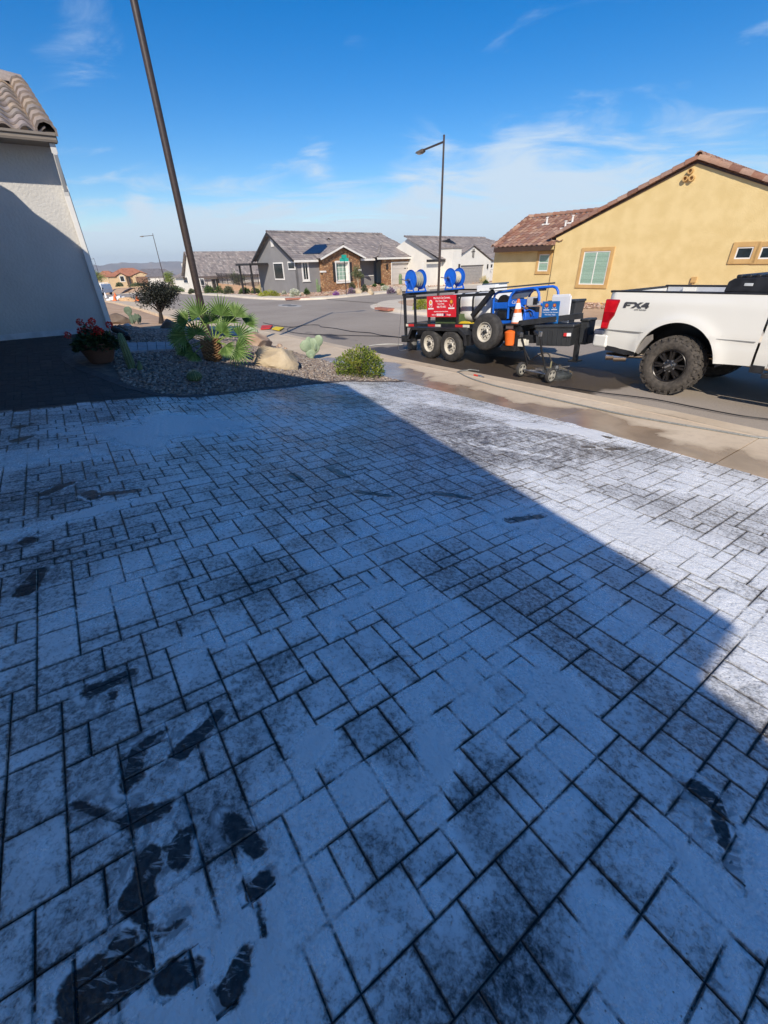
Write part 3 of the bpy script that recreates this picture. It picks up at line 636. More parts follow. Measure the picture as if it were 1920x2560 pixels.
# soldier course along the curve of the planting bed
m_pav = pm('dry_pavers', (.075, .06, .055), .8, scale=9, col2=(.12, .10, .09), bump=.5, bscale=60)
mb = MB(); cv = [np.array(q) for q in bed[:-1]]
L = [0]
for a, b in zip(cv, cv[1:]): L.append(L[-1]+np.linalg.norm(b-a))
l = 0
while l < L[-1]-.1:
    q = []
    for x in (l, l+.152):
        i = max(k for k in range(len(L)-1) if L[k] <= min(x, L[-1]-.001)); k = (x-L[i])/(L[i+1]-L[i]); p = cv[i]+(cv[i+1]-cv[i])*k; d = (cv[i+1]-cv[i])/(L[i+1]-L[i]); q.append((p, np.array([d[1], -d[0]])))
    (p, n0), (p2, n2_) = q; pts = [p-n0*.11, p2-n2_*.11, p2+n2_*.05, p+n0*.05]
    v = [(*xy(*c), float(zn(*c))+.006) for c in pts] + [(*xy(*c), float(zn(*c))-.04) for c in pts]
    mb.add(v, [(0, 1, 2, 3), (0, 4, 5, 1), (1, 5, 6, 2), (2, 6, 7, 3), (3, 7, 4, 0)]); l += .157
stru(mb.build('driveway_border', m_pav, bevel=.004))
# ---------------------------------------------------------------- gravel bed
def gravel(name, n, poly_f, rect, size, cols, parts_z=.0, seed=3):
    rs = np.random.RandomState(seed); iv, iF = icos(1); iF = np.array(iF)
    s = rs.uniform(rect[0], rect[1], n*3); t = rs.uniform(rect[2], rect[3], n*3); k = poly_f(s, t); s = s[k][:n]; t = t[k][:n]; n = len(s)
    sc = size * rs.uniform(.6, 1.5, (n, 1)) * rs.uniform(.7, 1.3, (n, 3)); sc[:, 2] *= .62
    an = rs.uniform(0, 2*PI, n); ca, sa = np.cos(an)[:, None], np.sin(an)[:, None]
    jit = rs.uniform(.8, 1.2, (n, len(iv), 1)); v = iv[None] * jit * sc[:, None]
    vx = v[:, :, 0]*ca - v[:, :, 1]*sa; vy = v[:, :, 0]*sa + v[:, :, 1]*ca
    z = zn(s, t) + parts_z + rs.uniform(-.25, .8, n)*size*.5
    V = np.stack([vx + (DS[0]*s+NT[0]*t)[:, None], vy + (DS[1]*s+NT[1]*t)[:, None], v[:, :, 2] + z[:, None]], -1).reshape(-1, 3)
    Fc = (iF[None] + (np.arange(n)*len(iv))[:, None, None]).reshape(-1, 3)
    me = bpy.data.meshes.new(name); me.vertices.add(len(V)); me.vertices.foreach_set('co', V.ravel().astype(np.float32))
    me.loops.add(Fc.size); me.loops.foreach_set('vertex_index', Fc.ravel().astype(np.int32)); me.polygons.add(len(Fc)); me.polygons.foreach_set('loop_start', np.arange(0, Fc.size, 3, dtype=np.int32)); me.polygons.foreach_set('loop_total', np.full(len(Fc), 3, np.int32))
    me.update(calc_edges=True); me.materials.append(cols); a = me.attributes.new('rnd', 'FLOAT', 'FACE'); a.data.foreach_set('value', np.repeat(rs.rand(n), len(iF)).astype(np.float32))
    o = bpy.data.objects.new(name, me); COL.objects.link(o); return o
m_grav = rm('gravel', [(.13, .10, .09), (.30, .23, .18), (.22, .18, .155), (.42, .33, .25), (.17, .15, .14), (.50, .44, .37)], .85)
inb = lambda s, t: poly_in(s, t, BEDPOLY) & (s > -60)
stuff(gravel('gravel', 17000, lambda s, t: inb(s, t) & (s > -12.4), (-12.4, -6, .5, 5), .021, m_grav, .0), 'small brown river gravel covering the planting bed beside the driveway', 'gravel')
stuff(gravel('gravel', 7000, lambda s, t: inb(s, t), (-19, -12.2, 1.2, 5), .034, m_grav, .0, 5), 'gravel on the bed past the white house wall, behind the palm', 'gravel')
m_bed = pm('bed_soil', (.12, .09, .07), .95, scale=8, col2=(.2, .15, .12), bump=.6)
gb = gridmesh('planting_bed', stations([(-20, -5, .15)]), stations([(-.8, 5.0, .12)]), lambda s, t: zn(s, t) - .006, m_bed, keep=lambda s, t: bool(poly_in(np.array(s), np.array(t), BEDPOLY)))
stru(gb)
# ================================================================ HOUSES
def roof(name, e0, e1, r1, r0, m, parent, w=.30, c=.38, seg=6, amp=.035, th=.03, lip=True):
    e0, e1, r1, r0 = map(Vector, (e0, e1, r1, r0)); eh = (e1-e0).normalized(); nr = eh.cross(((r0+r1)/2-(e0+e1)/2)).normalized()
    if nr.z < 0: nr = -nr
    sl = ((r0+r1)/2 - (e0+e1)/2); up = (sl - eh*sl.dot(eh)); SL = up.length; up.normalize(); n = max(1, int(round(SL / c))); mb = MB()
    for i in range(n):
        rows = []
        for k, lift in ((i/n, th), ((i+1)/n, 0.)):
            A = e0.lerp(r0, k); B = e1.lerp(r1, k); rows.append((A, B, lift))
        (A, B, l0), (A2, B2, l1) = rows
        uL = (A-e0).dot(eh); uR = (B-e0).dot(eh); uL2 = (A2-e0).dot(eh); uR2 = (B2-e0).dot(eh)
        us = sorted(set([uL, uR] + [k*w/seg for k in range(int(math.floor(min(uL, uL2)*seg/w))-1, int(math.ceil(max(uR, uR2)*seg/w))+2)]))
        us = [u for u in us if uL-1e-6 <= u <= uR+1e-6]
        if len(us) < 2: continue
        o = len(mb.v)
        def off(u): q = (u / w) % 1.0; return amp*(math.sin(PI*q/.62) if q < .62 else -.45*math.sin(PI*(q-.62)/.38))
        base0 = e0 + up*(i*SL/n); base1 = e0 + up*((i+1)*SL/n)
        for u in us:
            u2 = min(max(u, uL2), uR2) if uL2 <= uR2 else (uL2+uR2)/2
            z_ = off(u); mb.v.append(tuple(base0 + eh*u + nr*(z_+l0))); mb.v.append(tuple(base1 + eh*u2 + nr*(off(u2)+l1))); mb.v.append(tuple(base0 + eh*u + nr*(z_+l0-.028) - up*0))
        rng = random.Random(i*77+int(abs(e0.x)*10)); rd = {}
        for k in range(len(us)-1):
            tk = int(math.floor(((us[k]+us[k+1])/2)/w)); r_ = rd.setdefault(tk, rng.random())
            mb.f.append((o+3*k, o+3*k+3, o+3*k+4, o+3*k+1)); mb.r.append(r_)
            if lip: mb.f.append((o+3*k+2, o+3*k+5, o+3*k+3, o+3*k)); mb.r.append(r_*.9)
    return mb.build(name, m, parent, smooth=True, ang=50)
def ridge(name, a, b, m, parent, r=.11, step=.4, drop=.0):
    a = Vector(a); b = Vector(b); L = (b-a).length; n = max(1, int(L/step)); d = (b-a).normalized(); mb = MB(); side = d.cross(Vector((0, 0, 1))).normalized(); upv = side.cross(d)
    for i in range(n):
        p = a + d*(L*i/n); q = a + d*(min(L, L*(i+1)/n+.11)); rr = random.random(); o = len(mb.v); K = 7
        for P_, R_ in ((p + upv*.012, r*1.10), (q - upv*.012, r*.93)):
            for k in range(K): an = PI*(-.12+1.24*k/(K-1)); mb.v.append(tuple(P_ + side*math.cos(an)*R_ + upv*math.sin(an)*R_))
        for k in range(K-1): mb.f.append((o+k, o+k+1, o+K+k+1, o+K+k)); mb.r.append(rr)
        for k in range(K): an = PI*(-.12+1.24*k/(K-1)); mb.v.append(tuple(p + upv*.006 + d*.004 + side*math.cos(an)*r*.86 + upv*math.sin(an)*r*.86))
        for k in range(K-1): mb.f.append((o+k, o+2*K+k, o+2*K+k+1, o+k+1)); mb.r.append(rr)
    return mb.build(name, m, parent, smooth=True, ang=60)
class FR:
    def __init__(s, p0, ang, zb): s.p = np.array(p0[:2], float); s.a = math.radians(ang); s.zb = zb; s.d = np.array([math.cos(s.a), math.sin(s.a)]); s.n = np.array([-s.d[1], s.d[0]])
    def uz(s, px, py, v=0.):
        r = ray(px, py); q = s.p + s.n*v; k = s.n.dot(q)/s.n.dot(r[:2]); p = r*k; return float((p[:2]-s.p).dot(s.d)), float(p[2]+CAMH-s.zb)
    def vz(s, px, py, u=0.):        # on the plane x = u of the frame
        r = ray(px, py); q = s.p + s.d*u; k = s.d.dot(q)/s.d.dot(r[:2]); p = r*k; return float((p[:2]-s.p).dot(s.n)), float(p[2]+CAMH-s.zb)
    def slope_v(s, px, py, v0, z0, m):   # where the sight line meets the roof plane z = z0 + m (v - v0)
        lo, hi = v0, v0 + 30
        f = lambda v: s.uz(px, py, v)[1] - (z0 + m*(v-v0))
        for i in range(60):
            mid = (lo+hi)/2
            if f(mid) > 0: lo = mid
            else: hi = mid
        return lo
    def root(s, name, label, cat, group=None): return T(name, label, cat, (s.p[0], s.p[1], s.zb), s.a, group)
m_glass = pm('glass', (.02, .03, .035), .06, var=.2, spec=.8)
m_blind = rm('blinds', [(.28, .42, .33), (.36, .52, .42)], .5)
m_whitepaint = pm('white_paint', (.78, .76, .71), .5, scale=3, var=.05)
m_dark = pm('dark_paint', (.025, .022, .022), .5, var=.2)
def window(par, x0, x1, z0, z1, y, tm, tw=.12, fm=None, cols=1, rows=1, pane=None, blind=None, sill=0.):
    """trim > frame, pane; y is the wall face, the window stands a little proud of it"""
    fm = fm or m_whitepaint; mb = MB()
    a, b, c, d = x0-tw, x1+tw, z0-tw, z1+tw; yo = y-.05
    mb.box(a, x0, yo, y+.02, c, d).box(x1, b, yo, y+.02, c, d).box(x0, x1, yo, y+.02, z1, d).box(x0, x1, yo, y+.02, c, z0)
    if sill: mb.box(a-.05, b+.05, yo-.05, y, c-.06, c-.002)
    w_ = mb.build('window', tm, par, bevel=.006)
    fb = MB(); f = .045; ya = y-.028
    fb.box(x0, x0+f, ya, y+.01, z0, z1).box(x1-f, x1, ya, y+.01, z0, z1).box(x0+f, x1-f, ya, y+.01, z1-f, z1).box(x0+f, x1-f, ya, y+.01, z0, z0+f)
    for i in range(1, cols): x = x0+(x1-x0)*i/cols; fb.box(x-.022, x+.022, ya+.003, y+.008, z0+f, z1-f)
    for i in range(1, rows): z = z0+(z1-z0)*i/rows; fb.box(x0+f, x1-f, ya+.005, y+.006, z-.018, z+.018)
    fb.build('frame', fm, w_)
    pb = MB()
    if blind:
        n = int((z1-z0-2*f)/.07)
        for i in range(n): z = z0+f+(z1-z0-2*f)*i/n; h = (z1-z0-2*f)/n; pb.add([(x0+f, y-.006, z), (x1-f, y-.006, z), (x1-f, y-.018, z+h*.93), (x0+f, y-.018, z+h*.93)], [(0, 1, 2, 3)]); pb.add([(x0+f, y-.018, z+h*.93), (x1-f, y-.018, z+h*.93), (x1-f, y-.006, z+h), (x0+f, y-.006, z+h)], [(0, 1, 2, 3)], 0)
        pb.build('blind', blind, w_)
    else: pb.box(x0+f, x1-f, y-.012, y+.005, z0+f, z1-f).build('pane', pane or m_glass, w_)
    return w_
def R2(fr, a, b, v=0.): (u0, z0), (u1, z1) = fr.uz(*a, v), fr.uz(*b, v); return min(u0, u1), max(u0, u1), min(z0, z1), max(z0, z1)
# ---- yellow house
YH = FR(Gz(1395, 756, -.6), -50, -.6)
m_yel = pm('yellow_stucco', (.68, .515, .235), .92, scale=1.6, col2=(.76, .59, .29), bump=.6, bscale=22)
m_yeltrim = pm('ochre_trim', (.52, .32, .12), .85, scale=3, col2=(.6, .38, .15), bump=.2)
m_tile_r = rm('red_tile', [(.19, .09, .06), (.33, .16, .10), (.27, .14, .10), (.43, .26, .17), (.22, .125, .10), (.48, .31, .22)], .75, .3, 25)
m_brown = pm('brown_fascia', (.06, .032, .02), .6)
yr = YH.root('stucco_house', 'yellow stucco house with red barrel tile roof across the street behind the trailer', 'house')
uL, zE = YH.uz(1391, 595); uA, zA = YH.uz(1745, 406); msl = (zA-zE)/(uA-uL); uR = 2*uA-uL
MB().prism([(uL, -.3), (uR, -.3), (uR, zE), (uA, zA), (uL, zE)], 0, .25).build('wall', m_yel, yr)
# plinth line at the foot of the wall
MB().box(uL-.02, uR, -.035, -.002, -.3, .08).build('plinth', m_yeltrim, yr)
wv = .15; wL, wT = YH.uz(1238, 622, wv)
MB().box(wL, uL-.003, wv, wv+.25, -.3, wT+.05).build('wall', m_yel, yr); MB().box(wL, wL+.25, wv+.25, 13, -.3, wT+.05).build('wall', m_yel, yr)
MB().box(uL-.003, uL+.22, .25, wv+.25, -.3, zE-.05).build('wall', m_yel, yr)
ev = wv-.55; eL, ezz = YH.uz(1233, 610, ev)
eR = uL + .05; ze = wT + .05
sv_ = YH.slope_v(1322, 545, ev, ze, msl); rv = sv_; rL = YH.uz(1322, 545, rv)[0]; rz_ = ze + msl*(rv-ev)
roof('roof', (eL, ev, ze), (uL+.02, ev, ze), (uL+4.2, rv, rz_), (rL, rv, rz_), m_tile_r, yr)
roof('roof', (eL, ev+2*(rv-ev), ze), (eL, ev, ze), (rL, rv, rz_), (rL, rv, rz_), m_tile_r, yr)
ridge('ridge_tiles', (eL, ev, ze+.03), (rL, rv, rz_+.05), m_tile_r, yr); ridge('ridge_tiles', (rL, rv, rz_+.05), (eR+6, rv, rz_+.05), m_tile_r, yr)
MB().box(eL+.05, uL-.02, ev+.02, ev+.07, ze-.24, ze-.02).box(eL+.05, eL+.10, ev+.07, ev+8, ze-.24, ze-.02).build('fascia', m_brown, yr)
MB().box(eL+.1, uL-.02, ev+.07, wv-.002, ze-.22, ze-.2).build('soffit', m_brown, yr)
# main gable roof running back, with its raked edge tiles
ov = .12; cR = lambda u: zA+.10 - msl*abs(u-uA)
roof('roof', (uL-.35, 14, cR(uL-.35)), (uL-.35, -ov, cR(uL-.35)), (uA, -ov, zA+.10), (uA, 14, zA+.10), m_tile_r, yr)
roof('roof', (uR+.35, -ov, cR(uR+.35)), (uR+.35, 14, cR(uR+.35)), (uA, 14, zA+.10), (uA, -ov, zA+.10), m_tile_r, yr)
ridge('rake_tiles', (uL-.40, -ov+.06, cR(uL-.40)+.05), (uA, -ov+.06, zA+.15), m_tile_r, yr, r=.13, step=.42); ridge('rake_tiles', (uR+.35, -ov+.06, cR(uR+.35)+.05), (uA, -ov+.06, zA+.15), m_tile_r, yr, r=.13, step=.42)
ridge('ridge_tiles', (uA, -ov, zA+.2), (uA, 13, zA+.2), m_tile_r, yr, r=.14)
MB().bar((uL-.05, -.02, zE+.03), (uA, -.02, zA+.0), .05, .06).bar((uR+.05, -.02, zE+.03), (uA, -.02, zA+.0), .05, .06).build('rake_trim', m_brown, yr)
q = R2(YH, (1462, 629), (1510, 712)); window(yr, *q, 0, m_yeltrim, .16, cols=2, blind=m_blind)
q = R2(YH, (1350, 636), (1369, 678), wv); window(yr, *q, wv, m_yeltrim, .14, rows=2, blind=m_blind)
for a, b in (((1845, 618), (1876, 647)), ((1906, 617), (1936, 647))): q = R2(YH, a, b); window(yr, *q, 0, m_yeltrim, .17)
for (px, py) in ((1728, 428), (1715, 447), (1731, 446)):
    u, z = YH.uz(px, py); MB().lathe([(.10, 0), (.10, .13), (.065, .13), (.06, .02), (0, .02)], 14, Matrix.Translation((u, 0, z)) @ Matrix.Rotation(PI/2, 4, 'X')).build('vent_pipe', m_yeltrim, yr, True)
u, z = YH.uz(1735, 700); MB().box(u-.1, u+.1, -.09, 0, z-.1, z+.12).box(u-.03, u+.03, -.05, 0, z-.45, z-.1).build('electrical_box', m_yeltrim, yr, bevel=.01)
for (px, py) in ((1366, 562), (1430, 558), (1412, 572)):
    v_ = YH.slope_v(px, py, ev, ze, msl); u, _ = YH.uz(px, py, v_); MB().lathe([(.05, -.05), (.05, .32), (.08, .32), (.08, .36), (0, .36)], 10, Matrix.Translation((u, v_, ze+msl*(v_-ev)))).box(u-.2, u+.2, v_-.15, v_+.15, ze+msl*(v_-ev)-.02, ze+msl*(v_-ev)+.05).build('roof_vent', m_whitepaint, yr)
# rocky strip at its foot
# ---- grey house with stone veneer
GH = FR(Gz(1000, 711, -.83), 40, -.83)
m_gr = pm('grey_stucco', (.24, .235, .235), .9, scale=1, var=.06, bump=.2, bscale=30)
def stonemat():
    m = bpy.data.materials.new('stone_veneer'); m.use_nodes = True; t = m.node_tree; b = t.nodes['Principled BSDF']
    tcn = t.nodes.new('ShaderNodeTexCoord'); mp = t.nodes.new('ShaderNodeMapping'); mp.inputs['Scale'].default_value = (1, 1, 1.7); t.links.new(tcn.outputs['Object'], mp.inputs[0])
    v = t.nodes.new('ShaderNodeTexVoronoi'); v.inputs['Scale'].default_value = 3.6; t.links.new(mp.outputs[0], v.inputs[0])
    e = t.nodes.new('ShaderNodeTexVoronoi'); e.feature = 'DISTANCE_TO_EDGE'; e.inputs['Scale'].default_value = 3.6; t.links.new(mp.outputs[0], e.inputs[0])
    r = t.nodes.new('ShaderNodeValToRGB'); sp = t.nodes.new('ShaderNodeSeparateColor'); t.links.new(v.outputs['Color'], sp.inputs[0]); t.links.new(sp.outputs[0], r.inputs[0])
    el = r.color_ramp.elements; cs = [(.24, .11, .05), (.42, .22, .10), (.33, .16, .075), (.55, .34, .18), (.28, .13, .07)]
    while len(el) < 5: el.new(.5)
    for i, c in enumerate(cs): el[i].position = i/4; el[i].color = (*c, 1)
    mx = t.nodes.new('ShaderNodeMix'); mx.data_type = 'RGBA'; t.links.new(ss_(t, e.outputs['Distance'], .02, .08), mx.inputs[0]); mx.inputs[6].default_value = (.16, .10, .06, 1); t.links.new(r.outputs[0], mx.inputs[7])
    t.links.new(mx.outputs[2], b.inputs['Base Color']); b.inputs['Roughness'].default_value = .9
    bp = t.nodes.new('ShaderNodeBump'); bp.inputs['Strength'].default_value = .7; bp.inputs['Distance'].default_value = .04; t.links.new(ss_(t, e.outputs['Distance'], .0, .15), bp.inputs['Height']); t.links.new(bp.outputs[0], b.inputs['Normal']); return m
m_stone = stonemat()
m_tile_g = rm('grey_tile', [(.17, .15, .15), (.30, .26, .24), (.24, .21, .20), (.40, .34, .30), (.21, .19, .19), (.45, .40, .36)], .8, .3, 25)
m_door = pm('garage_door', (.55, .52, .49), .6, scale=2, var=.04)
gr = GH.root('stone_fronted_house', 'grey stucco house with brown stone gable, white garage door and solar panel', 'house')
m4 = .40
# garage block (v = 0) with the two-car door
g0, gz = GH.uz(955, 652); g1, _ = GH.uz(1076, 645); zT = GH.uz(1010, 643)[1]
q = R2(GH, (979, 658), (1055, 712)); q = (q[0], q[1], 0.0, q[3])
MB().box(g0, q[0]-.12, -.04, .2, -.5, zT).box(q[1]+.12, g1, -.04, .2, -.5, zT).box(q[0]-.12, q[1]+.12, -.04, .2, q[3]+.12, zT).build('stone_wall', m_stone, gr)
MB().box(q[0]-.12, q[0], -.07, .16, 0, q[3]+.12).box(q[1], q[1]+.12, -.07, .16, 0, q[3]+.12).box(q[0], q[1], -.07, .16, q[3], q[3]+.12).build('door_trim', m_whitepaint, gr)
gd = MB()
for i in range(4): z0 = q[3]*i/4; gd.box(q[0], q[1], .16, .22, z0+.01, z0+q[3]/4-.01)
gdo = gd.box(q[0], q[1], .19, .23, 0, q[3]).build('garage_door', m_door, gr)
MB().box((q[0]+q[1])/2-.35, (q[0]+q[1])/2-.1, .14, .165, q[3]*.72, q[3]*.76).build('hinge', m_dark, gdo); MB().box((q[0]+q[1])/2+.1, (q[0]+q[1])/2+.35, .14, .165, q[3]*.72, q[3]*.76).build('hinge', m_dark, gdo)
MB().box(g1-.2, g1, .2, 14, -.5, zT).build('wall', m_gr, gr)
for px in (966, 1068): u, z = GH.uz(px, 668); MB().box(u-.08, u+.08, -.2, -.04, z-.2, z+.2).prism([(u-.12, z+.2), (u+.12, z+.2), (u, z+.34)], -.24, -.04).build('wall_lamp', m_dark, gr)
# entry wall, set back
vE = 1.6; e0, _ = GH.uz(905, 645, vE); MB().box(e0-1, g0+.1, vE, vE+.2, -.5, zT+.2).build('wall', m_gr, gr)
MB().box(e0, g0, vE-.06, vE-.002, .95, 1.05).build('ledge', m_whitepaint, gr)
# stone gable bay
b0, _ = GH.uz(806, 648); b1, _ = GH.uz(899, 642); ap, az = GH.uz(855, 617); zbe = GH.uz(808, 644)[1]
mbx = (az-zbe)/((b1-b0)/2); bc = (b0+b1)/2
q = R2(GH, (839, 656), (873, 702)); vq = .35
w0, w1, w2, w3 = q
MB().prism([(b0, -.5), (w0, -.5), (w0, zbe + (w0-b0)*mbx*.98), (b0, zbe)], 0, .3).prism([(w1, -.5), (b1, -.5), (b1, zbe), (w1, zbe+(b1-w1)*mbx*.98)], 0, .3).box(w0, w1, 0, .3, -.5, w2).prism([(w0, w3), (w1, w3), (w1, zbe+(b1-w1)*mbx*.98), (bc, az), (w0, zbe+(w0-b0)*mbx*.98)], 0, .3).build('stone_wall', m_stone, gr)
MB().box(b0, b0+.2, .3, 3, -.5, zbe).build('stone_wall', m_stone, gr); MB().box(b1-.2, b1, .3, 2, -.5, zbe).build('stone_wall', m_stone, gr)
window(gr, w0+.12, w1-.12, w2+.1, w3-.1, .3, m_whitepaint, .12, cols=3, rows=4, blind=m_blind)
MB().box(w0-.12, w0+.02, -.05, .29, w2-.1, w3+.12).box(w1-.02, w1+.12, -.05, .29, w2-.1, w3+.12).box(w0+.02, w1-.02, -.05, .29, w3-.02, w3+.14).box(w0-.1, w1+.1, -.1, .29, w2-.18, w2-.02).build('window_surround', m_whitepaint, gr)
MB().box(w0-.42, w0-.13, -.06, -.002, w2-.02, w3).build('shutter', m_dark, gr); MB().box(w1+.13, w1+.42, -.06, -.002, w2-.02, w3).build('shutter', m_dark, gr)
MB().box(b0-.25, b0+.3, -.06, .3, 1.55, 1.7).build('ledge', m_whitepaint, gr); MB().box(b1-.3, b1+.12, -.06, .3, 1.55, 1.7).build('ledge', m_whitepaint, gr)
# left front wall and left gable end
vF = .7; c0, _ = GH.uz(737, 646, vF); MB().box(c0, b0+.05, vF, vF+.2, -.8, zbe).build('wall', m_gr, gr)
q = R2(GH, (755, 656), (772, 699), vF); window(gr, *q, vF, m_whitepaint, .13, cols=2, pane=m_glass, sill=1)
vA, zR = GH.vz(676, 583, c0); vB, zbB = GH.vz(642, 650, c0)
vB = 2*vA - vF if vB < vA + 1 else vB; zAp = zR
def onside(pts, x0, x1):    # prism whose outline is in the v,z plane
    mb = MB(); n = len(pts); v = [(x0, a, b) for a, b in pts] + [(x1, a, b) for a, b in pts]
    return mb.add(v, [tuple(range(n)), tuple(range(2*n-1, n-1, -1))] + [(i, i+n, (i+1) % n+n, (i+1) % n) for i in range(n)])
msg = (zAp - zbe)/(vA - vF)
onside([(vF, -1.2), (vB, -1.2), (vB, zAp-msg*(vB-vA)), (vA, zAp), (vF, zbe)], c0, c0+.2).build('wall', m_gr, gr)
sw_ = MB(); va, za = GH.vz(690, 700, c0); vb, zb_ = GH.vz(708, 658, c0)
for (pa, pb) in (((690, 696), (706, 659)), ((723, 671), (736, 657))):
    (va, za), (vb, zb_) = GH.vz(*pa, c0), GH.vz(*pb, c0); va, vb = max(va, vb), min(va, vb)
    wr = MB().box(c0-.06, c0, vb-.12, va+.12, za-.14, zb_+.12).build('window', m_whitepaint, gr); MB().box(c0-.075, c0-.06, vb, va, za, zb_).build('pane', m_glass, wr)
vv_, zv_ = GH.vz(680, 604, c0); MB().box(c0-.06, c0, vv_-.25, vv_+.25, zv_-.45, zv_+.35).build('gable_vent', m_whitepaint, gr)
# roofs
rEnd = GH.uz(955, 586, vA)[0]; oh = .45
zeF = zbe - .05 + .0
def zr(v): return zbe + msg*(v-vF) + .08
xe = GH.uz(1084, 640, -.4)[0]
roof('roof', (c0-oh, vF-oh, zr(vF-oh)), (rEnd+ (vA-vF+oh)*.0+3, vF-oh, zr(vF-oh)), (rEnd, vA, zr(vA)), (c0-oh, vA, zr(vA)), m_tile_g, gr, seg=4)
roof('roof', (rEnd+6, vB+oh, zr(vF-oh)), (c0-oh, vB+oh, zr(vF-oh)), (c0-oh, vA, zr(vA)), (rEnd, vA, zr(vA)), m_tile_g, gr, seg=4)
ridge('ridge_tiles', (c0-oh, vA, zr(vA)+.05), (rEnd, vA, zr(vA)+.05), m_tile_g, gr)
# garage hip roof
hz = zT+.03; hd = (xe-(g0-1.0))/2; hv = -.45 + hd; hzr = hz + m4*hd*.92
roof('roof', (g0-1.0, -.45, hz), (xe, -.45, hz), (xe-hd, hv, hzr), (xe-hd, hv, hzr), m_tile_g, gr, seg=4)
roof('roof', (xe, -.45, hz), (xe, 16, hz), (xe-hd, 12, hzr), (xe-hd, hv, hzr), m_tile_g, gr, seg=4)
roof('roof', (g0-1, 16, hz), (g0-1, -.45, hz), (xe-hd, hv, hzr), (xe-hd, 12, hzr), m_tile_g, gr, seg=4)
ridge('ridge_tiles', (xe, -.45, hz+.04), (xe-hd, hv, hzr+.06), m_tile_g, gr); ridge('ridge_tiles', (g0-1, -.45, hz+.04), (xe-hd, hv, hzr+.06), m_tile_g, gr)
MB().box(g0-1, xe-.03, -.42, -.36, hz-.2, hz-.0).build('fascia', m_whitepaint, gr)
MB().box(g0-.95, xe-.05, -.36, -.042, hz-.22, hz-.2).build('soffit', m_dark, gr)
# bay gable roof
zc = az + .12
for sg, (xa) in ((1, b0-.5), (-1, b1+.5)):
    ze_ = zc - mbx*abs(xa-bc)
    if sg > 0: roof('roof', (xa, 5, ze_), (xa, -.45, ze_), (bc, -.45, zc), (bc, 5, zc), m_tile_g, gr, seg=4)
    else: roof('roof', (xa, -.45, ze_), (xa, 5, ze_), (bc, 5, zc), (bc, -.45, zc), m_tile_g, gr, seg=4)
    MB().bar((xa, -.45, ze_-.07), (bc, -.45, zc-.07), .06, .16).build('fascia', m_whitepaint, gr); MB().bar((xa, -.3, ze_-.12), (bc, -.3, zc-.12), .25, .05).build('soffit', m_dark, gr)
ridge('ridge_tiles', (bc, -.45, zc+.05), (bc, 5, zc+.05), m_tile_g, gr)
MB().box(c0-.4, b0-.35, vF-oh-.04, vF-oh+.02, zr(vF-oh)-.2, zr(vF-oh)+.0).build('fascia', m_whitepaint, gr)
MB().box(b1+.3, g0-.8, vF-oh-.04, vF-oh+.02, zr(vF-oh)-.2, zr(vF-oh)+.0).build('fascia', m_whitepaint, gr)
MB().bar((c0-oh, vF-oh, zr(vF-oh)-.1), (c0-oh, vA, zr(vA)-.1), .06, .2).bar((c0-oh, vB+oh, zr(vF-oh)-.1), (c0-oh, vA, zr(vA)-.1), .06, .2).build('fascia', m_dark, gr)
# small dormer gable and solar panel on the front slope
mv = GH.slope_v(819, 603, vF, zbe, msg) + .6; du, dz_ = GH.uz(819, 598, mv-.4)
MB().prism([(du-.8, dz_-.5), (du+.8, dz_-.5), (du, dz_)], mv-.5, mv-.4).build('dormer', m_whitepaint, gr)
roof('roof', (du-1.0, mv+1.5, dz_-.55), (du-1.0, mv-.65, dz_-.55), (du, mv-.65, dz_+.1), (du, mv+1.5, dz_+.1), m_tile_g, gr, seg=4); roof('roof', (du+1.0, mv-.65, dz_-.55), (du+1.0, mv+1.5, dz_-.55), (du, mv+1.5, dz_+.1), (du, mv-.65, dz_+.1), m_tile_g, gr, seg=4)
m_sol = pm('solar_glass', (.012, .03, .075), .15, var=.3, spec=.6)
cor = []
for (px, py) in ((757, 633), (800, 632), (834, 609), (788, 611)):
    v_ = GH.slope_v(px, py+1, vF-oh, zr(vF-oh)+.12, msg); u_, _ = GH.uz(px, py+1, v_); cor.append((u_, v_, zr(vF-oh)+.14+msg*(v_-vF+oh)))
mb = MB(); mb.add(cor + [(a, b, c-.06) for a, b, c in cor], [(0, 1, 2, 3), (4, 7, 6, 5), (0, 4, 5, 1), (1, 5, 6, 2), (2, 6, 7, 3), (3, 7, 4, 0)]).build('solar_panel', m_sol, gr)
# patio cover on the far left
pu, pz = GH.uz(614, 652, 9.)
pc = MB(); pc.box(c0-2.3, c0-.1, 6.2, 9.5, zbe-.5, zbe-.3).box(c0-2.1, c0-1.95, 6.4, 6.55, -1, zbe-.5).box(c0-2.1, c0-1.95, 9.1, 9.3, -1, zbe-.5).build('patio_cover', m_dark, gr)
